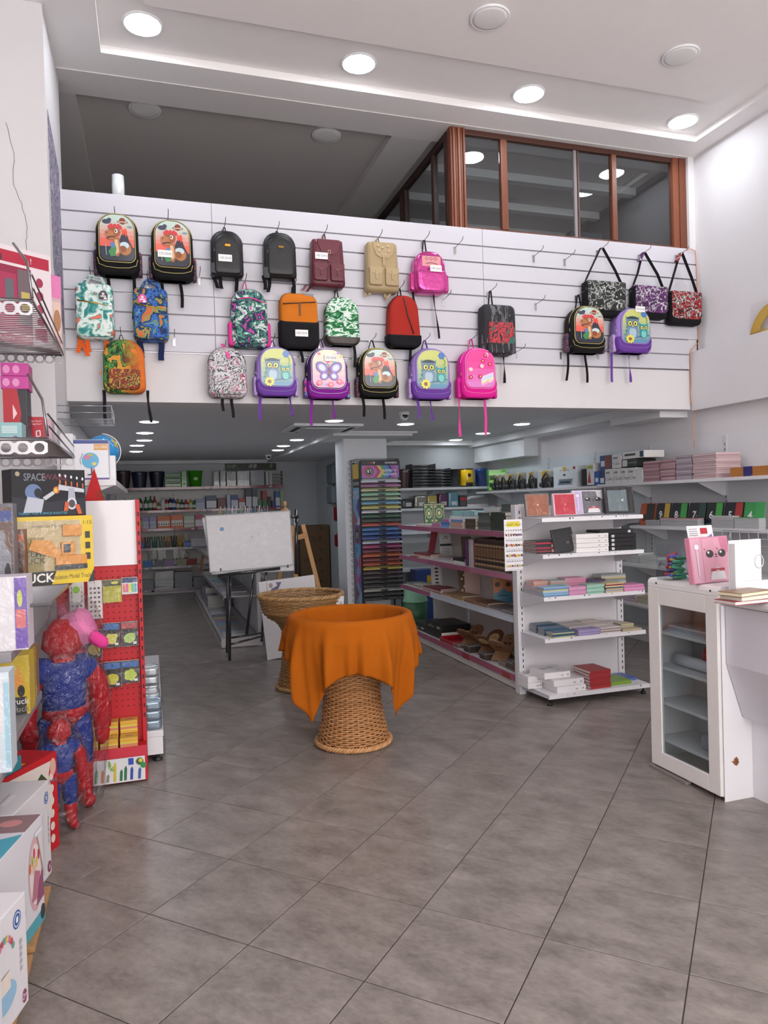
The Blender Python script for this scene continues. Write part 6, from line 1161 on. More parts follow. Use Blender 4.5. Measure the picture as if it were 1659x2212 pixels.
# counter
t = thing('shop_counter', 'white shop counter with a folded grey front panel', 'counter', (3.2, 2.4, 0)); ox, oy = 3.2, 2.4
MB('#e8e6ea').box(2.872-ox, 3.7-ox, 3.146-oy, 3.15-oy, 0, 1.05).build('end_board', SATIN, t)
MB('#dddbe0').box(3.06-ox, 3.7-ox, 1.2-oy, 3.145-oy, 0, 1.045).build('body', SATIN, t)
o = [(2.895, 1.05), (2.895, .74), (2.995, .445), (3.05, .43), (3.059, .43), (3.059, 1.05)]
MB('#cfccd4').prism([(a-ox, b) for a, b in o], (0, 3.14-oy, 0), (1, 0, 0), (0, 0, 1), 1.9).build('front_panel', SATIN, t)
mb = MB('#dcd9dd'); pr = [(2.88, 1.056), (2.872, 1.07), (2.872, 1.085), (2.88, 1.098), (2.895, 1.103), (3.7, 1.103), (3.7, 1.056)]
mb.prism([(a-ox, b) for a, b in pr][::-1], (0, 3.146-oy, 0), (1, 0, 0), (0, 0, 1), -.001) if False else mb.prism([(a-ox, b) for a, b in pr], (0, 3.146-oy, 0), (1, 0, 0), (0, 0, 1), 1.95); mb.build('worktop', SATIN, t)
q = ony(1590, 1645, 3.145); P = Print((q.x-ox, 3.1455-oy, q.z), (1, 0, 0), (0, 0, 1)); P.poly([(-.02, -.005), (-.012, .016), (.004, .026), (.016, .012), (.02, -.008), (.006, -.024), (-.01, -.018)], '#8a5a3a'); P.poly([(-.034, .006), (-.02, -.004), (-.014, .004)], '#9a6a48'); P.poly([(-.008, -.008), (.008, .012), (.012, -.01)], '#6a3f26'); P.build('chipped_patch', MATTE, t)
# on the cabinet
def f_pink(P, w, h): f_cat('#e0a0b4', '#1f1d22', '#d07a98', '#d8a4b8')(P, w, h)
x0, x1, z0, z1 = rect(1487, 1152, 1582, 1252, 3.32); w, h = x1-x0, z1-z0
t = thing('pink_notebook_box', 'pink animal face notebook gift box standing on the glass cabinet', 'notebook', ((x0+x1)/2, 3.3, 1.1503), R(8)); M = Matrix.Rotation(R(-7), 4, 'X')
MB('#d88aa4').bbox(-w/2, w/2, 0, .035, .003, h, .004, M=M).build('case', SATIN, t); P = Print(M @ Vector((0, -.0008, .003)), (1, 0, 0), M.to_3x3() @ Vector((0, 0, 1))); f_pink(P, w, h); P.build('cover', CARD, t); MB('#ffffff').box(-w/2-.006, w/2+.006, -.01, -.009, .0, h+.004, M=M).build('clear_front', FILM, t)
x0, x1, z0, z1 = rect(1443, 1168, 1505, 1246, 3.5); w, h = x1-x0, z1-z0
t = thing('clear_tub', 'clear plastic tub of colourful pens and erasers on the glass cabinet', 'tub', ((x0+x1)/2, 3.5, 1.1503)); dd = .1
for a in ((-w/2, w/2, -.0, .003), (-w/2, w/2, dd-.003, dd), (-w/2, -w/2+.003, .0032, dd-.0032), (w/2-.003, w/2, .0032, dd-.0032)): MB('#ffffff').box(*a, .003, h).build('wall', BOXCLEAR, t)
MB('#ffffff').box(-w/2, w/2, 0, dd, 0, .0028).build('base', BOXCLEAR, t)
pc = [('#3f9a6a', 'green'), ('#4a6ab8', 'blue'), ('#7a5ab0', 'purple'), ('#c83a4a', 'red'), ('#4ab090', 'teal'), ('#c9a24a', 'yellow'), ('#b8447a', 'magenta'), ('#8a8478', 'grey')]
rr = random.Random(9); bx = ((x0+x1)/2, 3.5+dd/2, 1.1503); kk = 0
for k in range(28):
    c, nm = pc[k % 8]; z = .016+.0046*k; a = rr.uniform(-50, 50); L_ = .042; r_ = .0095; y_ = (-.033, -.011, .011, .033)[k % 4]
    o = MB(c).tube([(-L_, 0, 0), (-L_*.8, 0, 0), (L_*.8, 0, 0), (L_, 0, 0)], [r_*.6, r_, r_, r_*.5], 8).build('highlighter', SATIN, None, (bx[0]+rr.uniform(-.02, .02), bx[1]+y_, bx[2]+z)); o.rotation_euler = (0, R(a*.3), R(rr.uniform(-7, 7)))
    tag(o, '%s highlighter pen in the clear tub, %s layer' % (nm, ('lowest', 'second', 'middle', 'upper')[k//8] if k < 28 else ''), 'pen', 'pens in the clear tub')
t = thing('blister_pack', 'white and red blister pack leaning behind the pink gift box', 'blister pack', (ony(1520, 1145, 3.45).x, 3.42, 1.1503)); M = Matrix.Rotation(R(-12), 4, 'X'); MB('#dcdcde').bbox(-.09, .09, 0, .006, .0, .32, .002, M=M).build('card', CARD, t); P = Print(M @ Vector((0, -.0008, 0)), (1, 0, 0), M.to_3x3() @ Vector((0, 0, 1))); P.rect(-.0, .27, .05, .305, '#a82838'); P.poly([(.0, .23), (.08, .23), (.08, .27)], '#8a6ab0'); [P.line([(-.08, .3-.012*k), (-.02, .3-.012*k)], .004, '#8a8a90') for k in range(4)]; P.build('print', CARD, t)
x0, x1, z0, z1 = rect(1592, 1167, 1668, 1252, 3.0); w = x1-x0; h = z1-1.1033
t = thing('card_holder', 'white plastic card holder standing on the counter', 'holder', ((x0+x1)/2+.01, 3.03, 1.1033), R(4))
MB('#e6e4e6').bbox(-w/2, w/2, .04, .046, 0, h, .003).build('back', SATIN, t); MB('#dfdde0').bbox(-w/2, -w/2+.05, -.0, .039, 0, h*.95, .004).build('side', SATIN, t); MB('#e2e0e3').bbox(-w/2+.051, w/2, .0, .006, .0, h*.28, .003).build('front', SATIN, t); MB('#d8d6da').bbox(-w/2+.051, w/2, .0065, .0395, 0, .004, .001).build('floor', SATIN, t)
P = Print((w*.1, -.0008, .012), (1, 0, 0), (0, 0, 1)); P.text('BLOCK', 0, 0, .014, '#2a4a9a'); P.build('lettering', CARD, t); MB('#c4c2c6').tube([(w*.42+.03*math.cos(R(20*k)), .038, h*.6+.035*math.sin(R(20*k))) for k in range(18)], .003, 5, closed=True).build('ring', SATIN, t)
for k, (c, pg, nm, dx) in enumerate((('#9a2c30', '#d8d4d0', 'red', 0), ('#c9c4bc', '#d8d2c4', 'cream', .03), ('#8a6a4c', '#e0d4b8', 'brown', .02))):
    q = ony(1604, 1285-k*12, 2.86); book('counter_notebook', '%s notebook on the counter, %s of three' % (nm, fromtop(2-k, 3)), 'notebook', (q.x+.05+dx, 2.84, 1.1033+k*.02), .24, .13, .019, c, R(3+4*k), pg, None, 'back', group='counter notebooks')
t = thing('clear_wrap_pack', 'clear wrapped grey pack beside the notebooks on the counter', 'packet', (3.35, 2.6, 1.1033)); MB('#9a9a9e').bbox(-.12, .1, 0, .12, 0, .03, .008).build('pack', DARKGLOSS, t)
# ================================================================== wicker baskets
def basket(cx, cy, prof, label, c='#9a7448', rim_r=.41, rim_z=.86, nst=36):
    t = thing('wicker_basket', label, 'basket', (cx, cy, 0)); mb = MB(c); rr = random.Random(int(cx*100))
    def rad(z):
        for (r0, z0), (r1, z1) in zip(prof[:-1], prof[1:]):
            if z0 <= z <= z1: u = (z-z0)/(z1-z0); u = u*u*(3-2*u)*.5+u*.5; return r0+(r1-r0)*u
        return prof[-1][0]
    z = .03; row = 0
    while z < prof[-1][1]-.015:
        n = nst*3; R0 = rad(z); cc = mixc(c, rr.choice(['#6a4a28', '#c9a070', '#b08a58', '#8a6438']), rr.uniform(0, .4))
        pts = [((R0+.0055*math.cos(nst/2*a*2*math.pi/n+row*math.pi))*math.cos(a*2*math.pi/n), (R0+.0055*math.cos(nst/2*a*2*math.pi/n+row*math.pi))*math.sin(a*2*math.pi/n), z+rr.uniform(-.0007, .0007)) for a in range(n)]
        mb.tube(pts, .0068, 5, cc, closed=True); z += .0135; row += 1
    tag(mb.build('woven_strands', WICK, t), kind='stuff')
    mb = MB(mixc(c, '#6a4a28', .3)); zs = [prof[0][1]+.02+(prof[-1][1]-.03-prof[0][1])*k/16 for k in range(17)]
    for k in range(nst): a = 2*math.pi*(k+.5)/nst; mb.tube([(rad(z)*math.cos(a), rad(z)*math.sin(a), z) for z in zs], .0055, 5)
    tag(mb.build('stakes', WICK, t), kind='stuff')
    def braid(R0, z0, r_, name):
        mb = MB(mixc(c, '#d8b080', .25)); n = 150
        for s in range(3): mb.tube([((R0+r_*math.cos(24*a*2*math.pi/n+s*2.09))*math.cos(a*2*math.pi/n), (R0+r_*math.cos(24*a*2*math.pi/n+s*2.09))*math.sin(a*2*math.pi/n), z0+r_*math.sin(24*a*2*math.pi/n+s*2.09)) for a in range(n)], r_*.85, 5, closed=True, col=mixc(c, '#d8b080', .15+.15*s))
        mb.build(name, WICK, t)
    braid(prof[0][0]+.004, .02, .0115, 'base_rim'); braid(prof[-1][0], prof[-1][1], .012, 'top_rim')
    fl = [p for p in prof if p[1] < rim_z-.15][-1]
    MB(mixc(c, '#000000', .35)).lathe([(rad(rim_z-.24)-.01, rim_z-.24), (.001, rim_z-.238)], 30).build('bowl_floor', WICK, t)
    return t
PF = [(.25, .0), (.235, .06), (.205, .2), (.19, .35), (.195, .5), (.23, .6), (.31, .64), (.36, .7), (.395, .86)]
basket(1.295, 4.88, PF, 'wicker pedestal basket hidden under the orange cloth, in front', '#b47c4c')
P2 = [(.235, .0), (.22, .06), (.19, .2), (.17, .38), (.175, .52), (.22, .61), (.3, .65), (.345, .7), (.375, .84)]
b2 = basket(1.28, 6.53, P2, 'uncovered wicker pedestal basket behind the cloth-covered one', '#9c7444', .375, .84)
x0, x1, z0, z1 = rect(720, 1287, 741, 1308, 6.35); t = thing('price_card', 'white price card clipped to the rear basket rim', 'price card', ((x0+x1)/2, 6.3, z0)); MB('#dcdadc').bbox(-.045, .045, 0, .002, 0, .09, .0006, M=Matrix.Rotation(R(25), 4, 'Z') @ Matrix.Rotation(R(5), 4, 'Y')).build('card', PAPER, t); P = Print(Matrix.Rotation(R(25), 4, 'Z') @ Vector((0, -.0008, 0)), Matrix.Rotation(R(25), 3, 'Z') @ Vector((1, 0, 0)), (0, 0, 1)); P.text('10', .008, .01, .03, '#8a3a3c'); P.build('digits', CARD, t)
# orange cloth: square, lining the bowl and hanging over the rim
def cloth(cx, cy):
    RZ_, RR = .885, .412; n = 240; a0 = .975; rows = []; rr = random.Random(4)
    ph = [rr.uniform(0, 6.28) for _ in range(6)]
    def fold(th): return .5*math.sin(9*th+ph[0])+.32*math.sin(14*th+ph[1])+.3*math.sin(5*th+ph[2])+.3*math.sin(23*th+ph[3])+.16*math.sin(37*th+ph[4])
    ss = [0, .08, .2, .32]+[.34+.03*k for k in range(1, 9)]; inner = [(0, .66), (.1, .655), (.24, .655), (.29, .665), (.315, .7), (.336, .745), (.352, .79), (.362, .83), (.37, .865), (.378, .886), (.392, .898), (.41, .8975), (.426, .888)]
    for (r_, z) in inner: rows.append([(r_*(1+(.012*fold(2*math.pi*a/n) if .2 < r_ < .4 else 0))*math.cos(2*math.pi*a/n), r_*(1+(.012*fold(2*math.pi*a/n) if .2 < r_ < .4 else 0))*math.sin(2*math.pi*a/n), z) for a in range(n)])
    m_ = 22
    for k in range(1, m_+1):
        row = []
        for a in range(n):
            th = 2*math.pi*a/n; u = th+R(10); L_ = a0/max(abs(math.cos(u)), abs(math.sin(u)))**.92; drop = L_-.665+.012*math.sin(3*th)
            if math.sin(th) > -.2: drop = min(drop, .5)
            if math.cos(th) < -.75 and math.sin(th) > -.42: drop *= .72
            s = k/m_; dz = drop*s; amp = min(1, dz/.3)
            rad_ = .43+.03*min(1, dz/.12)-.03*max(0, dz-.25)/.3+amp*.036*fold(th)*(1+.6*s)
            row.append((rad_*math.cos(th), rad_*math.sin(th), .88-dz*.985))
        rows.append(row)
    mb = MB('#a4550c'); vs = [v for r_ in rows for v in r_]; fs = []
    for i in range(len(rows)-1):
        for a in range(n): b = (a+1) % n; fs.append((i*n+a, i*n+b, (i+1)*n+b, (i+1)*n+a))
    mb._a(vs, fs, None, True); o = mb.build('orange_cloth', CLOTH, None, (cx, cy, 0)); s = o.modifiers.new('thickness', 'SOLIDIFY'); s.thickness = .002
    return tag(o, 'orange cloth draped over the front wicker basket', 'cloth')
CLOTH = paint('cloth', .9, noise=.08, bump=.25, bscale=300, spec=.15)
cloth(1.295, 4.88)
# ================================================================== whiteboard on its easel, foam boards, wooden easel
t = thing('display_easel', 'black film-wrapped metal easel holding the whiteboard', 'easel', (1.0, 8.1, 0)); mb = None
def leg(px0, py0, y0, px1, py1, y1, r_=.017, name='leg', par=None, c='#2b2a2d', mat=None, off=(1.0, 8.1)):
    a, b = ony(px0, py0, y0), ony(px1, py1, y1); b.z = max(b.z, r_*.3); o = Vector((*off, 0)); return MB(c).tube([a-o, b-o], r_, 8).build(name, mat or DARKGLOSS, par or t)
leg(496, 1240, 8.0, 496, 1427, 7.955); leg(492, 1245, 8.05, 490, 1410, 8.43, .014); leg(548, 1240, 8.0, 533, 1370, 8.02); leg(575, 1235, 8.1, 565, 1385, 8.5, .014)
leg(470, 1243, 7.97, 605, 1228, 7.97, .02, 'tray_bar'); leg(497, 1392, 7.98, 575, 1372, 8.2, .012, 'lower_bar'); leg(498, 1378, 8.2, 572, 1366, 8.3, .012, 'lower_bar'); leg(640, 1100, 8.35, 640, 1240, 8.35, .022, 'rear_post'); leg(620, 1116, 8.33, 645, 1116, 8.33, .016, 'rear_arm')
for xx in (.42, -.3): MB('#2b2a2d').tube([(xx-.0, -.17, .97), (xx, -.18, 1.0)], .008, 6).build('tray_peg', DARKGLOSS, t)
def board(pts, y, label, name, th, sticker=False, dy=0):
    P3 = [ony(a, b, y) for a, b in pts]; c = sum(P3, Vector())/4; t = thing(name, label, 'whiteboard', (c.x, y, min(p.z for p in P3)))
    o = Vector((c.x, y, min(p.z for p in P3))); p = [q-o for q in P3]; bk = [q+Vector((0, th, 0)) for q in p]; lean = .06
    for q in p+bk: q.y += lean*(q.z)
    MB('#d6d4d8').hexa([p[3], p[2], p[1], p[0], bk[3], bk[2], bk[1], bk[0]]).build('panel', SATIN, t)
    MB('#c4c3c8').tube([q+Vector((0, -.002, 0)) for q in p], .008, 6, closed=True).build('frame', SATIN, t)
    q = [Vector((v.x*1.02, v.y-.013, v.z*1.01-.004)) for v in p]; MB('#ffffff').poly([q[3], q[2], q[1], q[0]]).build('film', FILM, t)
    if sticker:
        a = ony(480, 1143, y)-o; a.y += lean*a.z-.0145; P = Print(a, (1, 0, 0), (0, lean, 1)); P.ell(0, 0, .02, .02, '#2f78b0', 18); P.text('60x90', 0, -.005, .011, '#9cc4e0'); P.build('round_sticker', CARD, t)
        a = ony(545, 1160, y)-o; a.y += lean*a.z-.0145; P = Print(a, (1, 0, 0), (0, lean, 1)); P.line([(-.015, -.01), (0, .012), (.006, -.014)], .003, '#8a8a90'); P.line([(.06, .02), (.075, .03), (.07, .045)], .003, '#8a8a90'); P.build('pen_marks', CARD, t)
    return t
board([(445, 1115), (627, 1104), (632, 1220), (454, 1236)], 7.93, 'large film-wrapped whiteboard with blue round sticker on the easel', 'whiteboard', .018, True)
board([(438, 1120), (626, 1106), (635, 1232), (458, 1240)], 7.965, 'second whiteboard peeking out behind the stickered one', 'whiteboard', .018)
# foam boards leaning
n = 7
for k in range(n):
    a = ony(554, 1257, 7.9); b_ = onz(578, 1422, 0); w = .62; h = .86; x = a.x+.02+k*.021
    t = thing('foam_board', 'white foam board with purple corner print, front of the leaning pack' if k == 0 else 'white foam board leaning in the pack, %s from front' % ORD[k], 'foam board', (1.46+k*.006, 7.82+k*.028, .001), R(2), 'leaning foam boards')
    M = Matrix.Rotation(R(-6), 4, 'X') @ Matrix.Rotation(R(-4), 4, 'Y'); MB('#dad8dc').bbox(-w/2+(.0 if k == 0 else .03), w/2, 0, .02, .022, h-(0 if k == 0 else .1+.02*(k % 3)), .001, M=M).build('sheet', PAPER, t)
    if k == 0: P = Print(M @ Vector((-w/2, -.0008, h)), (1, 0, 0), M.to_3x3() @ Vector((0, 0, 1))); P.rect(.08, -.1, .095, -.01, '#b8b6bc'); P.ell(.13, -.045, .022, .028, '#9a8480', 16); P.poly([(.12, -.12), (.19, -.12), (.25, -.012), (.19, -.012), (.2, -.05), (.13, -.085)], '#453a7a'); P.build('corner_print', CARD, t)
# wooden easel
t = thing('wooden_easel', 'pale wooden artist easel behind the whiteboard', 'easel', (1.75, 8.75, 0))
def wl_(px0, py0, y0, px1, py1, y1, w=.026, nm='leg'):
    a, b = ony(px0, py0, y0)-Vector((1.75, 8.75, 0)), ony(px1, py1, y1)-Vector((1.75, 8.75, 0)); d = (b-a).normalized(); s = Vector((1, 0, 0)); s = (s-d*s.dot(d)).normalized()*w; n = d.cross(s).normalized()*.014
    MB('#b98a56').hexa([a-s-n, a+s-n, a+s+n, a-s+n, b-s-n, b+s-n, b+s+n, b-s+n]).build(nm, WOODP, t, bevel=.003)
a = onz(700, 1395, 0); 
def ext(px0, py0, px1, py1, y): # point where the line through two pixels on plane y meets the floor
    A, B = ony(px0, py0, y), ony(px1, py1, y); k = A.z/(A.z-B.z); return A+(B-A)*k
def wleg(px0, py0, px1, py1, y, w=.026):
    A = ony(px0, py0, y); B = ext(px0, py0, px1, py1, y); o = Vector((1.75, 8.75, 0)); A -= o; B -= o; d = (B-A).normalized(); s = Vector((1, 0, 0)); s = (s-d*s.dot(d)).normalized()*w; n = d.cross(s).normalized()*.014
    MB('#b98a56').hexa([A-s-n, A+s-n, A+s+n, A-s+n, B-s-n, B+s-n, B+s+n, B-s+n]).build('leg', WOODP, t, bevel=.003)
wleg(654, 1133, 688, 1268, 8.72); wleg(632, 1136, 640, 1262, 8.72); wleg(606, 1230, 602, 1262, 8.8)
A, B = ony(628, 1165, 8.69), ony(662, 1156, 8.69); o = Vector((1.75, 8.75, 0)); MB('#b07f4c').hexa([A-o+Vector((0, -.02, -.03)), B-o+Vector((0, -.02, -.03)), B-o+Vector((0, .0, -.03)), A-o+Vector((0, 0, -.03)), A-o+Vector((0, -.02, .03)), B-o+Vector((0, -.02, .03)), B-o+Vector((0, 0, .03)), A-o+Vector((0, 0, .03))]).build('cross_bar', WOODP, t)
# brown cartons by the passage wall
for k in range(3):
    x0, x1, z0, z1 = rect(661, 1153+41*k, 722, 1193+41*k, 13.9); w = x1-x0; hh = .415
    t = thing('brown_carton', 'brown cardboard carton by the passage wall, %s of three' % ('top', 'middle', 'bottom')[k], 'carton', (3.04+.0*k, 13.95, (2-k)*(hh+.001)), 0, 'brown cartons'); w = .58
    MB('#6a5138').bbox(-w/2, w/2, 0, .45, 0, hh, .004).build('body', PAPER, t); P = Print((0, -.0008, 0), (1, 0, 0), (0, 0, 1)); P.text('VIOLA', -.06, .11, .1, '#3a2c1c', shear=.2); P.line([(w*.18, .05), (w*.18, .37)], .004, '#4a3826'); P.poly([(w*.2, .3), (w*.3, .36), (w*.2, .38)], '#4a3826'); [P.line([(-.12+.03*math.cos(R(45*a)), .27+.03*math.sin(R(45*a))), (-.12+.05*math.cos(R(45*a)), .27+.05*math.sin(R(45*a)))], .005, '#3a2c1c') for a in range(8)]; P.build('lettering', CARD, t); MB('#7a6044').box(-w/2, w/2, .2, .25, hh+.0002, hh+.0008).build('tape', PAPER, t)
for k, (p, c, lab) in enumerate((((714, 1003, 728, 1046), '#7a868c', 'grey satchel hanging high on the passage wall'), ((714, 1050, 727, 1088), '#8a949a', 'grey satchel hanging lower on the passage wall'), ((722, 1095, 731, 1125), '#9a2030', 'red cloth hanging on the passage wall, upper'), ((724, 1155, 732, 1180), '#9a2030', 'red cloth hanging on the passage wall, lower'))):
    a, b = onx(p[0], (p[1]+p[3])/2, 3.34), onx(p[2], (p[1]+p[3])/2, 3.34); z1 = onx((p[0]+p[2])/2, p[1], 3.34).z; z0 = onx((p[0]+p[2])/2, p[3], 3.34).z
    t = thing('hanging_satchel' if k < 2 else 'hanging_cloth', lab, 'bag' if k < 2 else 'cloth', (3.355, (a.y+b.y)/2, z0), R(-90)); soft(abs(a.y-b.y), z1-z0, .1 if k < 2 else .03, .03, .04, 0, c).build('body', FABRIC, t); MB('#4a4a4e').tube([(0, -.01, z1-z0-.01), (0, -.012, z1-z0+.05)], .006, 5).build('loop', SATIN, t)
# ================================================================== low book gondola in the middle
t = thing('low_gondola', 'low white gondola of magazines behind the whiteboard easel', 'shelf rack', (1.2, 11.2, 0)); ox, oy = 1.2, 11.2
MZ = [.125, .6, .93, 1.3]; XF_ = [.74, .79, .8, .84]
MB('#cfccce').box(-.012, .012, 8.7-oy, 13.8-oy, .02, 1.3).build('back_panel', STEEL, t)
for y in (8.7, 10.4, 12.1, 13.8): MB('#cbc9cc').bbox(-.025, .025, y-oy-.02, y-oy+.02, 0, 1.32, .003).build('upright', STEEL, t)
for z, xf in zip(MZ, XF_):
    for sx in (-1, 1):
        x0, x1 = (xf-ox, -.026) if sx < 0 else (.026, ox-xf); ys_ = 8.68 if sx < 0 else 9.4; s_ = MB('#a8a4a4').bbox(x0, x1, ys_-oy, 13.8-oy, z-.012, z, .002).build('shelf', STEEL, t); MB('#7a6a70').box((x0-.012) if sx < 0 else x1+.0005, (x0-.0005) if sx < 0 else x1+.012, ys_-oy, 13.8-oy, z-.04, z+.003).build('price_rail', GLOSS, s_)
        if z < .2: MB('#d6d0cc').bbox(x0+.01 if sx < 0 else x0, x1 if sx < 0 else x1-.01, ys_-oy, 13.8-oy, .006, z-.0125, .002).build('plinth', STEEL, s_)
LG = 'low gondola'
bc = ['#a8a8ac', '#6a7c98', '#8a7a68', '#5a8498', '#75608a', '#988858', '#4a4c68', '#989898', '#84848a', '#6a6468']; bn = ['white', 'steel blue', 'tan', 'sky blue', 'mauve', 'straw', 'indigo', 'pale', 'silver', 'grey']
for k in range(10):
    y = 8.72+k*.25
    for q in range(2): book('magazine', '%s magazine lying on the bottom of the low gondola, %s of its pair' % (bn[k], ('upper', 'lower')[1-q]), 'magazine', (.78, y+.115, MZ[0]+q*.013+.0003), .22, .28, .0125, mixc(bc[k], '#ffffff', .1*q), R(-90+rnd.uniform(-3, 3)), group='magazines low gondola %d' % k)
for k, (y, n) in enumerate(((11.35, 10), (11.75, 14), (12.2, 12), (12.65, 9))):
    for q in range(n): book('catalogue', 'grey catalogue, %s of %s thick pile on low gondola' % (fromtop(n-1-q, n), ('nearest', 'second', 'third', 'farthest')[k]), 'catalogue', (.79, y+.15, MZ[0]+q*.019+.0003), .32, .26, .0185, ('#6a6470', '#7a7480', '#5c5860')[q % 3], R(-90+rnd.uniform(-2, 2)), group='grey catalogues %d' % k)
b3 = ['#56664a', '#66765c', '#7c8076', '#3f6074', '#4a7088', '#88725a', '#6a5a6c', '#7a6c7c', '#90889a']; n3 = ['olive', 'sage', 'pale grey', 'teal', 'light blue', 'sandy', 'plum', 'lilac', 'lavender']
for k in range(9):
    y = 11.3-k*.28
    for q in range(2): book('newspaper', '%s paper lying on the middle shelf of the low gondola, %s' % (n3[k], ('upper', 'lower')[1-q]), 'newspaper', (.81, y+.12, MZ[1]+q*.009+.0003), .25, .3, .0085, mixc(b3[k], '#ffffff', .12*q), R(-90+rnd.uniform(-6, 6)), group='papers low gondola %d' % k)
for k in range(5): book('wrapped_ream', 'grey wrapped ream on the upper shelf of the low gondola, %s' % ('nearest' if k == 0 else ORD[k]+' nearest'), 'paper', (.84, 9.2+k*.55, MZ[2]+.0003), .4, .28, .07+.02*(k % 2), '#8c9098', R(-90+rnd.uniform(-4, 4)), '#9a9ea4', None, 'back', DARKGLOSS, 'wrapped reams')
t = thing('brown_paper_bundle', 'brown paper bundle hanging over the side of the low gondola', 'paper', (.83, 12.6, MZ[1]+.0003)); MB('#8a5a34').ribbon([(.1, 0, .28), (.0, 0, .25), (-.04, 0, .1), (-.03, 0, .0)], (0, .2, 0), .02).build('paper', PAPER, t)
# display cups on top
cups = [('#8a7a50', 'brass'), ('#7a8088', 'grey'), ('#c0c4c8', 'silver'), ('#4a8a78', 'teal'), ('#b4b8bc', 'white'), ('#3a6a8a', 'blue'), ('#9a9ea2', 'pewter'), ('#5a5a62', 'charcoal')]
for k, (c, nm) in enumerate(cups):
    q = ony(478+k*14, 1108, 8.95)
    t = thing('brush_pot', '%s pot of brushes above the whiteboard top edge' % nm, 'pot', (q.x, 8.95+.03*(k % 2), 1.3003), 0, 'brush pots'); MB('#b8bcc0').lathe([(.03, 0), (.036, .1), (.033, .1), (.028, .005)], 14).build('pot', BOXCLEAR if k % 2 else SATIN, t)
    for a in range(7): an = a*.9+k; MB(mixc(c, '#ffffff', .1*(a % 3))).tube([(.015*math.cos(an), .015*math.sin(an), .008), (.03*math.cos(an), .03*math.sin(an), .3+.03*(a % 3))], .005, 5).build('brush', SATIN, t)
t = thing('artist_mannequin', 'small jointed wooden artist mannequin above the whiteboard corner', 'mannequin', (ony(616, 1100, 8.9).x, 8.9, 1.3003)); w_ = '#c09468'
MB(w_).lathe([(.045, 0), (.045, .014)], 20).build('base', WOODP, t); MB('#8a8a8c').tube([(0, 0, .014), (0, 0, .12)], .004, 6).build('rod', METAL, t); MB(w_).lathe([(.001, .2), (.028, .21), (.034, .25), (.038, .3), (.02, .32), (.01, .33)], 14).build('torso', WOODP, t); MB(w_).lathe([(.001, .33), (.018, .345), (.022, .37), (.014, .4), (.001, .405)], 14).build('head', WOODP, t); MB(w_).lathe([(.001, .15), (.03, .165), (.03, .19), (.001, .2)], 14).build('pelvis', WOODP, t)
for s in (-1, 1): MB(w_).tube([(s*.04, 0, .3), (s*.055, -.005, .24), (s*.05, -.02, .18)], [.011, .012, .007], 8).build('arm', WOODP, t); MB(w_).tube([(s*.018, 0, .16), (s*.02, -.004, .085), (s*.02, 0, .0145)], [.013, .012, .009], 8).build('leg', WOODP, t)
# ================================================================== shelves along the back wall
BY, FY = 15.1, 14.76; ZS = [2.066, 1.624, 1.272, .9, .535, .1]
t = thing('back_wall_shelving', 'long wall shelving with red edged shelves at the back of the shop', 'shelf rack', (1.0, BY, 0))
for z in ZS:
    for b in range(3):
        x0, x1 = -.62+b*1.075, -.62+(b+1)*1.075-.004
        if b == 2: x1 = 2.6
        s_ = MB('#c9c6c8').bbox(x0-1, x1-1, FY-BY, -.014, z-.02, z, .002).build('shelf', STEEL, t); MB('#8a2034' if z > .95 else '#8a7a80').box(x0-1, x1-1, FY-BY-.014, FY-BY-.0005, z-.045, z+.003).build('price_rail', GLOSS, s_)
        rr = random.Random(int(z*100)+b); 
        for k in range(3): x = rr.uniform(x0+.1, x1-.1)-1; MB('#dcdade').box(x, x+.06, FY-BY-.0155, FY-BY-.0145, z-.038, z-.012).build('price_label', PAPER, s_)
MB('#c6c0bc').box(-.62-1, 2.6-1, -.0135, -.001, .05, 2.0).build('back_panel', STEEL, t); MB('#d0ccca').bbox(-.62-1, 2.6-1, FY-BY+.02, -.015, .004, .078, .003).build('plinth', STEEL, t)
for x in (-.62, .455, 1.53, 2.58): MB('#b8b4b4').box(x-1-.012, x-1+.012, -.022, -.014, .08, 2.05).build('upright', STEEL, t); mb = MB(); slots(mb, x-1, -.0222, .1, 2.0); tag(mb.build('slot_holes', MATTE, t), kind='stuff')
yb = 14.8
for (p, c, lab) in (((248, 1015, 283, 1053), '#3a2226', 'dark brown ribbed waste basket on the back wall top shelf'), ((284, 1018, 319, 1053), '#20263e', 'navy ribbed waste basket on the back wall top shelf'), ((322, 1017, 356, 1052), '#1a1e2c', 'blue-black ribbed waste basket on the back wall top shelf')): ribbasket(p, yb, ZS[0], c, lab)
tag(MB('#3f7a3c').lathe([(.13, 0), (.125, .02), (.08, .06), (.001, .07)], 18).build('bin_lid', SATIN, None, (ony(266, 1012, 14.95).x, 14.95, 2.45)), 'green lid resting in the brown basket', 'lid') if False else None
x0, x1, z0, z1 = rect(357, 1018, 390, 1051, yb); w, h = x1-x0, z1-z0
t = thing('green_drawer_unit', 'translucent green plastic drawer unit on the back wall top shelf', 'drawers', ((x0+x1)/2, yb, ZS[0]+.0003))
for a in ((-w/2, -w/2+.01), (w/2-.01, w/2)): MB('#3f8a30').box(*a, 0, .25, 0, h).build('side', GLOSS, t)
for k in range(3): MB('#4a9a38').box(-w/2+.011, w/2-.011, 0, .25, k*h*.32, k*h*.32+.012).build('board', GLOSS, t); d_ = MB('#3a7a2c').bbox(-w/2+.012, w/2-.012, -.006, -.0005, k*h*.32+.02, k*h*.32+h*.24, .006).build('drawer', GLOSS, t); MB('#6ab850').bbox(-.06, .06, -.012, -.0065, k*h*.32+h*.14, k*h*.32+h*.17, .003).build('handle', GLOSS, d_)
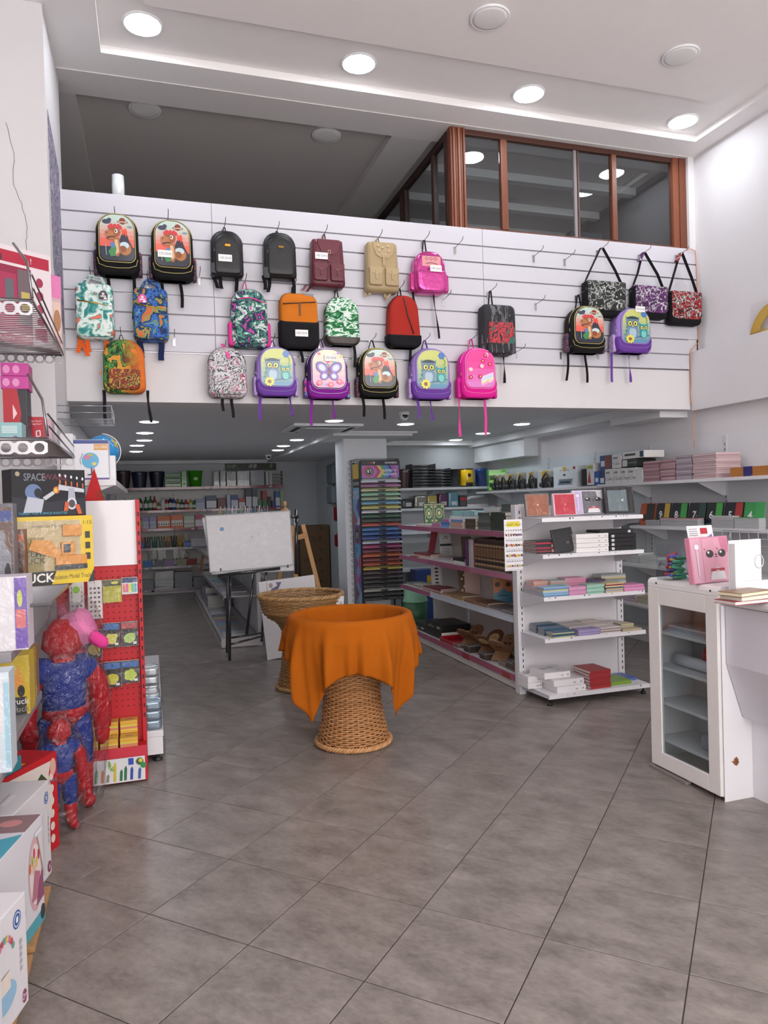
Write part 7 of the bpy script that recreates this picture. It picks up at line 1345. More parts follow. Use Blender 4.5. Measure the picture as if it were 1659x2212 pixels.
gbox('green_magazine_file', 'slim translucent green file box beside the drawer unit', 'file box', (392, 1016, 403, 1051), ZS[0], .22, '#4f9a34', yb, mat=GLOSS, face=lambda P, w, h: P.rect(-w*.3, h*.1, w*.3, h*.28, '#7ac850'))
x0, x1, z0, z1 = rect(406, 1016, 439, 1051, yb); r_ = (x1-x0)/2
t = thing('green_bucket', 'bright green bucket with white sticker on the back wall top shelf', 'bucket', ((x0+x1)/2, yb+r_*.7, ZS[0]+.0003)); h = z1-z0; MB('#3f9a1c').lathe([(r_*.74, 0), (r_*.95, h*.96), (r_*1.03, h*.97), (r_*1.03, h), (r_*.95, h), (r_*.72, .01)], 28).build('body', SATIN, t); P = Print((0, -r_*.9, h*.5), (1, 0, 0), (0, 0, 1)); P.ell(0, 0, .04, .03, '#dfe6d8', 16); P.ell(0, 0, .03, .02, '#7ab05a', 14); P.build('sticker', CARD, t)
for (p, c, lab) in (((461, 1015, 474, 1049), '#5c5a60', 'grey wrapped file bundle on the top shelf, left of two'), ((475, 1014, 488, 1049), '#66646a', 'grey wrapped file bundle on the top shelf, right of two'), ((489, 1016, 511, 1049), '#35343a', 'charcoal wrapped file bundle on the top shelf'), ((512, 1014, 540, 1048), '#8a8c92', 'clear folder pack on the top shelf, left one'), ((541, 1014, 572, 1048), '#90929a', 'clear folder pack on the top shelf, right one')):
    x0, x1, z0, z1 = rect(*p, yb); t = thing('file_bundle', lab, 'folders', ((x0+x1)/2, yb, ZS[0]+.0003)); w, h = x1-x0, z1-z0
    for k in range(4): MB(mixc(c, '#ffffff', .08*(k % 2))).bbox(-w/2+.004, w/2-.004, .02+k*.05, .065+k*.05, 0, h*(.97-.02*(k % 2)), .006).build('folder', DARKGLOSS, t)
    MB('#ffffff').box(-w/2, w/2, .008, .0086, 0, h).build('wrap', FILM, t)
x0, x1, z0, z1 = rect(486, 997, 597, 1016, 15.06); t = thing('garden_poster', 'dark poster with green leaves above the clear folder packs', 'poster', ((x0+x1)/2, 15.085, z0)); w, h = x1-x0, z1-z0; MB('#26261f').box(-w/2, w/2, 0, .01, 0, h).build('sheet', CARD, t); P = Print((0, -.0008, 0), (1, 0, 0), (0, 0, 1)); [P.ell(u*w, h*.5, w*.05, h*.2, c, 12, rot=20*k) for k, (u, c) in enumerate(((-.42, '#4a6a3a'), (-.33, '#5a7a44'), (0, '#8a8e86'), (.08, '#a0a49c'), (.4, '#5a8a44')))]; P.build('print', CARD, t)
x0, x1, z0, z1 = rect(574, 1014, 610, 1047, yb); t = thing('white_drawer_rack', 'white wooden pigeonhole rack at the end of the back wall top shelf', 'rack', ((x0+x1)/2, yb, ZS[0]+.0003)); w, h = x1-x0, z1-z0
for k in range(4): MB('#b8b2aa').box(-w*.05, w/2, 0, .2, .02+k*h*.22, .03+k*h*.22).build('board', PAPER, t)
MB('#a89c90').box(w/2+.0003, w/2+.01, 0, .2, 0, h*.95).build('side', PAPER, t); [MB('#c9c8c4').bbox(-w/2+k*.07, -w/2+k*.07+.06, 0, .2, .0, h*.9, .002).build('divider', PAPER, t) for k in range(2)]
# paint bottles
BT = [(270, '#2a2c44', 'navy'), (287, '#26283a', 'black blue'), (303, '#1f4a30', 'dark green'), (315, '#245a34', 'green'), (325, '#2f6a38', 'leaf green'), (334, '#a02c34', 'red'), (343, '#8a7430', 'olive gold'), (352, '#c4c8cc', 'white'), (360, '#a8283a', 'crimson'), (368, '#1d1d24', 'black'), (375, '#24388a', 'blue'), (384, '#8a6c34', 'gold'), (393, '#2a5a3c', 'bottle green'), (402, '#b0303c', 'scarlet'), (412, '#b8a040', 'yellow'), (420, '#2f6a4a', 'teal green')]
for k, (px, c, nm) in enumerate(BT):
    hpx = (30, 28, 32, 30, 32, 31, 18, 30, 28, 30, 29, 24, 22, 22, 23, 20)[k]; x0, x1, z0, z1 = rect(px-5, 1100-hpx, px+5, 1100, 14.82); r_ = (x1-x0)/2*.95; h = z1-z0
    t = thing('paint_bottle', '%s paint bottle with paper label, %s on the bottle shelf' % (nm, fromleft(k, 16)), 'bottle', ((x0+x1)/2, 14.84, ZS[1]+.0003), 0, 'paint bottles'); MB(c).lathe([(r_*.9, 0), (r_, .01), (r_, h*.62), (r_*.8, h*.72), (r_*.35, h*.8), (r_*.33, h*.86)], 16).build('bottle', GLOSS, t); MB('#d4d4d8' if k in (0, 1, 2, 8, 9, 10) else c).lathe([(r_*.42, h*.865), (r_*.42, h*.98), (r_*.3, h)], 12).build('cap', SATIN, t)
    MB('#c9cac4').lathe([(r_*1.01, h*.2), (r_*1.012, h*.21), (r_*1.012, h*.5), (r_*1.01, h*.51)], 16).build('label', PAPER, t)
def pens_face(c):
    def f(P, w, h): P.rect(-w*.46, h*.08, w*.46, h*.6, '#c9cad2'); [P.rect(-w*.4+w*.16*k, h*.12, -w*.34+w*.16*k, h*.56, c) for k in range(6)]
    return f
BX = [((423, 1077, 443, 1098), '#8a8aa8', 'lilac pen set box', pens_face('#4a5aa0')), ((445, 1070, 468, 1098), '#3a4668', 'navy display box of white pens', pens_face('#e0e0e4')), ((470, 1076, 488, 1098), '#6a2c34', 'maroon paint tube box', None), ((490, 1069, 498, 1098), '#a8b0b8', 'slim white tube box', None), ((499, 1070, 515, 1098), '#2f4a84', 'blue box with white print', pens_face('#c0c8d8')), ((516, 1078, 530, 1098), '#b8343c', 'red and white box', pens_face('#e0d0d0')), ((531, 1059, 544, 1098), '#30343c', 'black stacked camera box, left', pens_face('#d0d0d0')), ((545, 1060, 557, 1098), '#3a4250', 'black stacked camera box, right', pens_face('#c8ccd4')), ((558, 1082, 566, 1097), '#3f7a4a', 'small green box', None), ((567, 1063, 577, 1097), '#a03038', 'tall red and green box', lambda P, w, h: P.rect(-w*.5, 0, w*.5, h*.45, '#2f6a3c')), ((578, 1076, 586, 1097), '#242428', 'small black box', None), ((588, 1085, 594, 1097), '#3a4a8a', 'tiny blue box', None), ((595, 1065, 605, 1096), '#3f6aa8', 'tall blue and white box', pens_face('#e0e4ec')), ((606, 1065, 613, 1096), '#a8b48a', 'tall pale green box', None)]
for p, c, lab, f in BX: gbox('craft_box', lab+' on the bottle shelf', 'box', (p[0], p[1], p[2], 1099), ZS[1], .15, c, 14.8, face=f, group='boxes on the bottle shelf')
# third level
def f_sciss(P, w, h): P.rect(-w*.44, h*.2, w*.44, h*.6, '#e0d8d0'); [(P.ell(-w*.36+w*.18*k, h*.32, w*.06, h*.07, '#3a3a3c', 10), P.line([(-w*.36+w*.18*k, h*.38), (-w*.3+w*.18*k, h*.56)], .008, '#5a5a5c')) for k in range(5)]
for p, c, lab, f in (((299, 1119, 306, 1138), '#b8a03c', 'narrow yellow box', None), ((307, 1113, 322, 1138), '#8a7aa8', 'lilac glue gun box, left one', pens_face('#4a3a6a')), ((323, 1113, 338, 1138), '#9082b0', 'lilac glue gun box, right one', pens_face('#4a3a6a')), ((340, 1112, 368, 1138), '#c8602c', 'orange scissors display box, left one', f_sciss), ((369, 1111, 396, 1137), '#cc6430', 'orange scissors display box, right one', f_sciss), ((397, 1114, 420, 1136), '#a8b4a4', 'white and green display box', f_sciss), ((421, 1112, 440, 1136), '#a03a54', 'dark pink display box', pens_face('#d8b0bc'))): gbox('craft_box', lab+' on the third back shelf', 'box', (p[0], p[1], p[2], 1139), ZS[2], .15, c, 14.8, face=f, group='boxes on the third back shelf')
# fourth level: pots of pens
for k, (px, c, nm, body) in enumerate(((307, '#c85a30', 'orange', '#5a80b0'), (319, '#2a2a2c', 'black', '#6a6a6c'), (334, '#2a7a5c', 'green', '#3a6a5c'), (349, '#5a6a4c', 'olive', '#6a7a64'), (362, '#d0823c', 'amber', '#7a6a54'), (376, '#2c2a2c', 'charcoal', '#4a4a4c'), (389, '#b89030', 'yellow', '#a8862c'))):
    x0, x1, z0, z1 = rect(px-6, 1160, px+6, 1181, 14.85); r_ = (x1-x0)/2; h = z1-z0; t = thing('pen_pot', '%s pens in a pot on the fourth back shelf' % nm, 'pot', ((x0+x1)/2, 14.86, ZS[3]+.0003), 0, 'pen pots on the back shelf'); MB(body).lathe([(r_*.85, 0), (r_, h*.6), (r_*.94, h*.6), (r_*.8, .01)], 14).build('pot', SATIN, t)
    for a in range(8): an = a*.8; MB(mixc(c, '#ffffff', .12*(a % 2))).tube([(r_*.5*math.cos(an), r_*.5*math.sin(an), .012), (r_*1.1*math.cos(an), r_*1.0*math.sin(an), h*1.15)], .007, 5).build('pen', SATIN, t)
x0, x1, z0, z1 = rect(395, 1146, 418, 1179, 14.82); t = thing('pen_display', 'blue display with fanned pastel pens on the fourth back shelf', 'display', ((x0+x1)/2, 14.82, ZS[3]+.0003)); w, h = x1-x0, z1-z0; MB('#2f5aa8').bbox(-w/2, w/2, 0, .12, 0, h*.3, .01).build('base', GLOSS, t); [MB(c).tube([(-.05+.03*k, .05, h*.3), (-.12+.07*k, .05, h*.9)], .012, 6).build('pen', SATIN, t) for k, c in enumerate(('#c98aa0', '#d8d0a0', '#8ab0c8', '#c8a0c0'))]
for k in range(4): book('sketch_pad', 'white sketch pad, %s of the pile right of the blue display' % fromtop(3-k, 4), 'paper', (ony(430, 1179, 14.8).x, 14.8, ZS[3]+.04*k+.0003), .3, .22, .039, '#b8b4b6', 0, '#c9c6c6', group='sketch pads')
# fifth level: plastic baskets
for px, wpx, c, nm in ((320, 20, '#4a78b0', 'blue'), (345, 22, '#7a7474', 'grey'), (367, 20, '#9a80a8', 'lilac'), (392, 24, '#9a9480', 'beige'), (415, 22, '#8a3a34', 'brick red')):
    x0, x1, z0, z1 = rect(px-wpx/2, 1209, px+wpx/2, 1222, 14.8); w, h = x1-x0, z1-z0; t = thing('plastic_basket', '%s plastic basket of small goods on the fifth back shelf' % nm, 'basket', ((x0+x1)/2, 14.8, ZS[4]+.0003), 0, 'baskets on the fifth back shelf')
    pts = [(-w*.42, 0), (w*.42, 0), (w*.42, .2), (-w*.42, .2)]; tp = [(-w*.5, -.01), (w*.5, -.01), (w*.5, .21), (-w*.5, .21)]
    mb = MB(c); v = [Vector((a, b, 0)) for a, b in pts]+[Vector((a, b, h)) for a, b in tp]; mb._a(v, [(0, 3, 2, 1), (0, 1, 5, 4), (1, 2, 6, 5), (2, 3, 7, 6), (3, 0, 4, 7)]); o = mb.build('tub', SATIN, t); s = o.modifiers.new('thickness', 'SOLIDIFY'); s.thickness = .004; s.offset = 1
    MB(mixc(c, '#ffffff', .2)).tube([Vector((a, b, h)) for a, b in tp], .006, 5, closed=True).build('rim', SATIN, t)
    for k in range(3): MB(('#c9b040', '#3a3a40', '#b8b8bc')[k]).bbox(-w*.3+k*w*.22, -w*.12+k*w*.22, .03, .15, .004, h*1.05, .006).build('small_pack', DARKGLOSS, t)
for k, (px, c) in enumerate(((330, '#3a3632'), (350, '#46423e'), (383, '#4a3c22'), (400, '#50422a'))): gbox('dark_goods_box', ('stacked dark desk organiser', 'grey black desk organiser', 'gold brown frame box, left one', 'gold brown frame box, right one')[k]+' behind the fifth shelf baskets', 'box', (px-9, 1188, px+9, 1222), ZS[4], .08, c, 15.0, mat=DARKGLOSS)
# lowest level: folder piles
for k, (a, b, n, c, nm) in enumerate(((297, 332, 6, '#5c6068', 'slate'), (335, 375, 11, '#8a888a', 'silver'), (378, 416, 10, '#7a7078', 'mauve grey'), (418, 445, 6, '#5c5458', 'dark'))):
    x0, x1 = ony(a, 1270, 14.8).x, ony(b, 1270, 14.8).x
    for q in range(n): book('document_case', '%s document case, %s of its pile on the lowest back shelf' % (nm, fromtop(n-1-q, n)), 'folder', ((x0+x1)/2+rnd.uniform(-.006, .006), 14.8, ZS[5]+q*.031+.0003), x1-x0, .25, .03, mixc(c, '#ffffff', .1*(q % 3)), R(rnd.uniform(-1.5, 1.5)), '#8a8a8e', None, 'back', DARKGLOSS if k == 1 else None, nm+' document cases')
# ================================================================== red pegboard stand at the left
t = thing('pegboard_stand', 'red metal pegboard display stand with hanging sticky notes', 'display stand', (-.31, 4.66, 0)); ox, oy = -.31, 4.66
RED = '#b8101e'; PEG = paint('powder_coat', .5, noise=.03, bscale=8)
bd = MB(RED).box(-.56-ox, -.085-ox, 4.86-oy, 4.88-oy, .06, 1.7).build('pegboard', PEG, t)
mb = MB('#3a0a10')
for i in range(14):
    for j in range(34):
        x, z = -.54+i*.034, .42+j*.037
        if z < 1.66: mb.box(x-.0035-ox, x+.0035-ox, 4.8594-oy, 4.86-oy, z-.0035, z+.0035)
tag(mb.build('peg_holes', MATTE, bd), kind='stuff')
up_ = MB(RED).bbox(-.0845-ox, -.06-ox, 4.82-oy, 4.9-oy, 0, 1.715, .003).build('upright', PEG, t); mb = MB('#2a080c'); slots(mb, -.0705-ox, 4.8195-oy, .35, 1.68, step=.06); tag(mb.build('slot_holes', MATTE, up_), kind='stuff')
MB(RED).bbox(-.56-ox, -.0605-ox, 4.655-oy, 4.855-oy, .012, .2, .003).build('tray', PEG, t); MB('#c02038').box(-.56-ox, -.0605-ox, 4.65-oy, 4.6545-oy, .165, .225).build('tray_lip', GLOSS, t)
P = Print((-.3-ox, 4.6542-oy, .015), (1, 0, 0), (0, 0, 1)); P.rect(-.24, 0, .225, .145, '#d4d4d6')
for k, (u, c, h_) in enumerate(((-.17, '#b84a90', .07), (-.13, '#7a3a7a', .09), (-.09, '#2f58a8', .12), (-.055, '#4a9a4c', .1), (-.02, '#b8764c', .09), (.01, '#8a8478', .06), (.05, '#c9b23c', .13), (.085, '#2f6a4c', .08), (.11, '#2f6a4c', .1), (.145, '#2f48a0', .09), (.19, '#3a5a9a', .08))): P.poly([(u-.008, .01), (u+.008, .01), (u+.012, h_*.8), (u+.006, h_), (u-.004, h_*.82)], c)
P.rect(.13, .1, .16, .14, '#2f48a0'); P.ell(.195, .115, .022, .022, '#3a5a3a', 12); P.ell(.2, .12, .012, .012, '#d0c03c', 10); P.ell(.215, .09, .018, .018, '#2f8a4c', 10); [P.ell(.03+.01*math.cos(k), .08+.012*k, .014, .005, '#7aa84c', 8, rot=30*k) for k in range(5)]; P.build('pencil_print', CARD, t)
x0, x1, z0, z1 = rect(187, 1081, 295, 1222, 4.85); t = thing('plain_white_sheet', 'shiny blank white sheet covering the top of the red stand', 'sheet', ((x0+x1)/2, 4.855, z0)); MB('#dad4d8').bbox(-(x1-x0)/2, (x1-x0)/2, -.004, 0, 0, z1-z0, .001).build('sheet', GLOSS, t)
SH = {'round': lambda P, c: P.ell(0, .05, .036, .034, c, 20), 'cup': lambda P, c: P.poly([(-.03, .02), (.022, .02), (.03, .05), (.038, .07), (.03, .08), (-.02, .085), (-.036, .06)], c), 'flower': lambda P, c: [P.ell(.02*math.cos(R(72*k)), .05+.02*math.sin(R(72*k)), .019, .019, c, 12) for k in range(5)], 'mushroom': lambda P, c: (P.ell(0, .055, .038, .03, c, 16), P.rect(-.02, .018, .02, .05, c)), 'leaf': lambda P, c: P.ell(0, .05, .036, .03, c, 14, rot=30)}
for k, (p, hc, sh, c, lab) in enumerate((((186, 1362, 220, 1421), '#2f5a98', 'round', '#c9bc4c', 'round yellow sticky notes, left in the middle row'), ((222, 1346, 259, 1398), '#2f64a8', 'cup', '#d0c860', 'yellow cup sticky notes, centre of the middle row'), ((262, 1343, 298, 1395), '#a83038', 'leaf', '#a8c46a', 'pale green sticky notes, right in the middle row'), ((190, 1435, 221, 1491), '#2f5a98', 'round', '#a8bc4c', 'lime sticky notes, left in the lower row'), ((223, 1430, 262, 1485), '#2f64a8', 'mushroom', '#c9c23c', 'yellow mushroom sticky notes, centre of the lower row'), ((262, 1427, 301, 1475), '#2f64a8', 'flower', '#b8c84c', 'green flower sticky notes, right in the lower row'))):
    x0, x1, z0, z1 = rect(*p, 4.82); w, h = x1-x0, z1-z0; t = thing('sticky_note_pack', lab, 'sticky notes', ((x0+x1)/2, 4.82, z0), 0, 'sticky notes on the red stand')
    for q in range(3): MB('#2c2a2a' if q == 0 else '#cfcdd0').box(-w/2, w/2, q*.009, q*.009+.002, -.002*q, h).build('card', CARD, t)
    P = Print((0, -.0006, 0), (1, 0, 0), (0, 0, 1)); P.rect(-w*.46, h*.72, w*.46, h*.96, hc); P.ell(0, h*.86, .006, .004, '#1a1a1e', 8); SH[sh](P, c); P.rect(w*.2, .01, w*.4, .025, '#d8d8d4'); P.build('printed_card', CARD, t); MB('#ffffff').box(-w/2-.003, w/2+.003, -.006, -.0056, -.004, h+.003).build('wrap', FILM, t); MB('#a8a8ac').tube([(0, .039, h*.88), (0, -.03, h*.86), (0, -.036, h*.9)], .002, 5).build('peg', METAL, t)
def f_stick(P, w, h):
    rr = random.Random(int(w*10000)); P.rect(-w*.46, .005, w*.46, h*.97, '#d2cecd')
    for a in range(7):
        for b in range(3): P.ell((-.28+.28*b)*w, (.08+.12*a)*h, w*.09, h*.03, rr.choice(['#5a3a30', '#3a3034', '#8a5a3c', '#4a4448']), 7, rot=rr.uniform(0, 180))
for k, (p, lab, f, c) in enumerate((((150, 1252, 182, 1336), 'tall dark character sticker sheet with green disc, leftmost on the red stand', lambda P, w, h: (f_stick(P, w, h), P.rect(-w*.3, h*.42, w*.3, h*.98, '#d6d8cc'), P.ell(-w*.02, h*.74, w*.26, w*.26, '#8ab84c', 18), P.rect(-w*.4, h*.93, w*.1, h*.99, '#a83a3c')), '#d0cccb'), ((190, 1254, 221, 1337), 'tall silver sticker sheet of dark figures on the red stand', f_stick, '#d0cccb'), ((222, 1252, 262, 1301), 'plain olive yellow sticky note pad in the upper row', lambda P, w, h: (P.rect(-w*.48, h*.72, w*.48, h*.98, '#3a3a2a'), P.ell(w*.15, h*.86, w*.2, h*.06, '#c9c23c', 14), P.rect(-w*.48, .0, w*.48, h*.7, '#a8a41c'), P.rect(w*.34, .0, w*.4, h*.62, '#c4c02c')), '#b0ac24'), ((263, 1247, 297, 1283), 'small pack of neon index tabs at the upper right of the red stand', lambda P, w, h: (P.rect(-w*.48, h*.68, w*.48, h*.98, '#2a3a6a'), [P.rect((-.44+.18*q)*w, h*.12, (-.28+.18*q)*w, h*.62, ('#d8603c', '#d05a9a', '#d8c84c', '#5ab85a', '#4a9ac8')[q]) for q in range(5)]), '#d8d6d4'))):
    x0, x1, z0, z1 = rect(*p, 4.82); w, h = x1-x0, z1-z0; t = thing('hanging_card_pack', lab, 'stationery pack', ((x0+x1)/2, 4.82, z0), 0, 'card packs on the red stand'); MB(c).box(-w/2, w/2, 0, .006, 0, h).build('card', CARD, t); P = Print((0, -.0006, 0), (1, 0, 0), (0, 0, 1)); f(P, w, h); P.build('printed_card', CARD, t); MB('#ffffff').box(-w/2-.003, w/2+.003, -.005, -.0046, -.004, h+.004).build('wrap', FILM, t); MB('#a8a8ac').tube([(0, .039, h*.96), (0, -.03, h*.95), (0, -.036, h*.98)], .002, 5).build('peg', METAL, t)
# yellow cube pads in the tray
for j in range(2):
    for i in range(4):
        x = -.50+i*.112+.02*j*0; z = .2003; y = 4.67+j*.09; n = 1+j
        for q in range(n):
            t = thing('note_cube', 'wrapped yellow and pink note cube, %s row, %s%s' % (('front', 'rear')[j], fromleft(i, 4), '' if n == 1 else (' lower' if q == 0 else ' upper')), 'note cube', (x, y, z+q*.078), 0, 'note cubes in the tray'); mb = MB()
            for s in range(6): mb.box(-.05, .05, 0, .085, s*.0125, s*.0125+.0122, ('#d8a03c', '#d8b84c', '#d07a6a', '#cfc04c', '#d8a03c', '#d4a848')[s])
            mb.build('pad', PAPER, t); P = Print((0, .04, .0752), (1, 0, 0), (0, 1, 0)); P.rect(-.045, -.035, .045, .035, '#c9a03c'); P.ell(0, 0, .025, .012, '#b06a7a', 12); P.build('wrapper_print', CARD, t)
# ================================================================== left gondola behind the red stand
t = thing('left_gondola', 'white gondola with silver packs behind the red pegboard stand', 'shelf rack', (-.25, 6.0, 0)); ox, oy = -.25, 6.0
MB('#cfccd0').box(-.545-ox, -.53-ox, 5.0-oy, 7.6-oy, .02, 2.0).build('back_panel', STEEL, t)
for k, (z, xf) in enumerate(((.2, .04), (.6, -.1), (1.0, -.1), (1.4, -.1), (1.85, -.2))):
    s_ = MB('#d9d6da').bbox(-.529-ox, xf-ox, 5.0-oy, 7.6-oy, z-.04, z, .004).build('shelf', STEEL, t)
    if k: MB('#c9c6cb').prism([(-.529, z-.041), (-.529, z-.14), (-.48, z-.14), (xf-.02, z-.041)], (-ox, 5.0-oy+.02, 0), (1, 0, 0), (0, 0, 1), .006).build('bracket', STEEL, s_)
    else: MB('#dcdadd').bbox(-.529-ox, xf-.004-ox, 5.0-oy, 7.6-oy, .045, .1595, .003).build('plinth', STEEL, s_)
for y in (5.03, 7.5): MB('#2a2a2e').lathe([(.03, 0), (.03, .015), (.012, .02), (.012, .0445)], 14, (0-ox, y-oy, 0)).build('foot', SATIN, t)
for k, (x, y, n, c, nm) in enumerate(((-.04, 5.03, 3, '#8a9aa8', 'blue foil'), (-.045, 5.25, 3, '#a8acb0', 'white labelled'), (-.05, 5.5, 5, '#b0b4b8', 'silver foil'))):
    for i in range(n):
        t = thing('foil_pack', '%s pack, %s of its pile beside the red stand' % (nm, fromtop(n-1-i, n)), 'foil pack', (x, y, .2003+i*.062), 0, nm+' packs'); soft(.15, .19, .06, .03, .03, 0, c, prof=((0, .9), (-.3, 1), (-.7, 1), (-1, .85)))
        mb = MB(c); o = rrect(.15, .19, .03, .03, 5); mb.rings([[Vector((u*s, v*s, zz)) for u, v in o] for zz, s in ((.0, .95), (.02, 1), (.045, 1), (.06, .93))]); mb.build('pack', FOIL, t); P = Print((0, .05, .061), (1, 0, 0), (0, 1, 0)); P.rect(-.05, -.03, .05, .05, '#d4d6da' if k else '#5a7a9a'); P.build('label', CARD, t)
for k in range(9):
    c = ('#3a4a8a', '#8a8a90', '#c9c4c0', '#5a8a6a', '#a84a4a', '#c9c9cc', '#4a4a50', '#b8a04c', '#7a6a8a')[k]; z = (.6, 1.0, 1.4)[k % 3]
    tag(MB(c).bbox(-.1, .1, 0, .2, 0, .2, .006).build('shelf_carton', CARD, None, (-.22, 5.06+.26*(k//3), z+.0003)), 'small %s carton on the left gondola, %s shelf' % (('blue', 'grey', 'cream', 'green', 'red', 'white', 'black', 'yellow', 'mauve')[k], ('low', 'middle', 'upper')[k % 3]), 'carton')
# globe, its box and neighbours on top
q = ony(221, 975, 5.42)
t = thing('globe', 'blue terrestrial globe behind the globe box', 'globe', (q.x, 5.42, 1.8503)); r_ = .112; hz = max(q.z-1.85, .15)
MB('#2a2a30').lathe([(.07, 0), (.075, .008), (.03, .02), (.008, .03), (.007, hz-r_-.01)], 20).build('stand', SATIN, t)
gm = bpy.data.materials.new('globe_map'); t_, N, L, bs = nodes(gm); tc = N.new('ShaderNodeTexCoord'); nz = N.new('ShaderNodeTexNoise'); nz.inputs['Scale'].default_value = 9; nz.inputs['Detail'].default_value = 5; L.new(tc.outputs['Object'], nz.inputs['Vector']); cr = N.new('ShaderNodeValToRGB'); cr.color_ramp.interpolation = 'CONSTANT'; e = cr.color_ramp.elements; e[0].color = (*lin('#2f8ac8'), 1); e[1].position = .56; e[1].color = (*lin('#b8a850'), 1); x_ = e.new(.62); x_.color = (*lin('#6a9a4c'), 1); x_ = e.new(.68); x_.color = (*lin('#c97a5a'), 1); L.new(nz.outputs['Fac'], cr.inputs[0]); L.new(cr.outputs[0], bs.inputs['Base Color']); bs.inputs['Roughness'].default_value = .2
MB('#ffffff').lathe([(max(.0008, r_*math.sin(math.pi*k/18)), hz-r_*math.cos(math.pi*k/18)) for k in range(19)], 32).build('ball', gm, t); MB('#d8d8dc').tube([((r_+.008)*math.sin(R(a)), 0, hz+(r_+.008)*math.cos(R(a))) for a in range(0, 181, 12)], .004, 6).build('meridian', SATIN, t)
def f_globe(P, w, h): P.rect(-w*.47, .004, w*.47, h*.97, '#dcdce2'); P.rect(-w*.5, h*.9, w*.5, h*.99, '#3a4a8a'); P.rect(-w*.5, 0, w*.5, h*.05, '#5a4a8a'); P.rect(w*.08, h*.74, w*.48, h*.89, '#d0985c'); P.text('GLOBE', w*.28, h*.785, h*.07, '#e8e0d0'); P.ell(-w*.03, h*.48, w*.25, w*.25, '#5aa8d0', 24); P.ell(-w*.12, h*.56, w*.1, w*.07, '#c878a0', 12); P.ell(w*.08, h*.4, w*.07, w*.05, '#d8c860', 12); P.ell(-w*.02, h*.62, w*.08, w*.04, '#b8a850', 12); P.line([(-w*.3, h*.38), (-w*.33, h*.5), (-w*.24, h*.66)], .005, '#8a8a94'); P.line([(0, h*.3), (0, h*.15)], .01, '#5a4a5a'); P.ell(0, h*.13, w*.14, h*.02, '#5a4a5a', 12)
gbox('globe_box', 'white carton printed GLOBE with a blue globe picture', 'carton', (160, 959, 235, 1046), 1.85, .2, '#d8d8de', 5.05, face=f_globe)
gbox('white_carton', 'plain tall white carton left of the globe box', 'carton', (131, 945, 159, 1046), 1.85, .2, '#dcdade', 5.03); gbox('white_carton', 'plain white carton behind the globe box on its right', 'carton', (233, 988, 250, 1042), 1.85, .1, '#dad8dc', 5.2)
q0 = ony(150, 940, 5.26); t = thing('wire_rack', 'small empty wire rack fixed to the pier above the globe', 'wire rack', (-.565, 5.5, 2.27)); mb = MB('#b0b0b4')
for z in (0, .045, .09): mb.tube([(0, -.2, z), (.34, -.2, z), (.34, .2, z), (0, .2, z)], .003, 5)
for y in (-.2, -.1, 0, .1, .2): mb.tube([(.0, y, 0), (.34, y, 0), (.34, y, .09)], .0025, 5)
tag(mb.build('wires', METAL, t), kind='stuff')
a, b, c = ony(203, 1010, 4.95), ony(227, 1086, 4.95), ony(182, 1086, 4.95); t = thing('pennant_flag', 'red pennant with green star outline behind the red stand', 'flag', (b.x-.05, 4.95, 0)); o = Vector((b.x-.05, 4.95, 0)); mb = MB('#b81c20'); pts = [(q-o) for q in (c, b, a)]; pts = [(p.x, p.z) for p in pts]; mb.prism(pts, (0, 0, 0), (1, 0, 0), (0, 0, 1), .003); mb.build('cloth', PAPER, t); cx, cz = .025, c.z+.05; st = [(cx+.032*math.cos(R(90+144*k)), cz+.032*math.sin(R(90+144*k))) for k in range(5)]; mb = MB('#4a6a2a'); mb.tube([(u, -.0035, v) for u, v in st], .0035, 5, closed=True); mb.build('star', PAPER, t); MB('#c9c4b8').tube([(.0, .008, 0), (.0, .008, c.z+.02)], .004, 6).build('stick', WOODP, t)
# ================================================================== toy shelving along the left wall
t = thing('toy_shelving', 'grey wire toy shelving along the left wall', 'shelf rack', (-1.045, 4.0, 0)); ox, oy = -1.045, 4.0
SZ = [1.27, 1.97, 2.55]
for y in (3.35, 4.5): MB('#a9a6a8').bbox(0, .03, y-oy-.02, y-oy+.02, 0, 3.3, .003).build('upright', STEEL, t)
def perf(mb, x0, x1, y, z0, z1, n):
    w = (x1-x0)/n; r_ = min(w, z1-z0)*.36; zc_ = (z0+z1)/2
    for k in range(n):
        cx_ = x0+w*(k+.5); ring = [(cx_+r_*math.cos(R(30*a)), zc_+r_*math.sin(R(30*a))) for a in range(12)]; sq = []
        for a in range(12):
            t_ = R(30*a); m_ = max(abs(math.cos(t_))/(w/2), abs(math.sin(t_))/((z1-z0)/2)); sq.append((cx_+math.cos(t_)/m_, zc_+math.sin(t_)/m_))
        for a in range(12):
            b_ = (a+1) % 12; mb.poly([(sq[a][0], y, sq[a][1]), (sq[b_][0], y, sq[b_][1]), (ring[b_][0], y, ring[b_][1]), (ring[a][0], y, ring[a][1])])
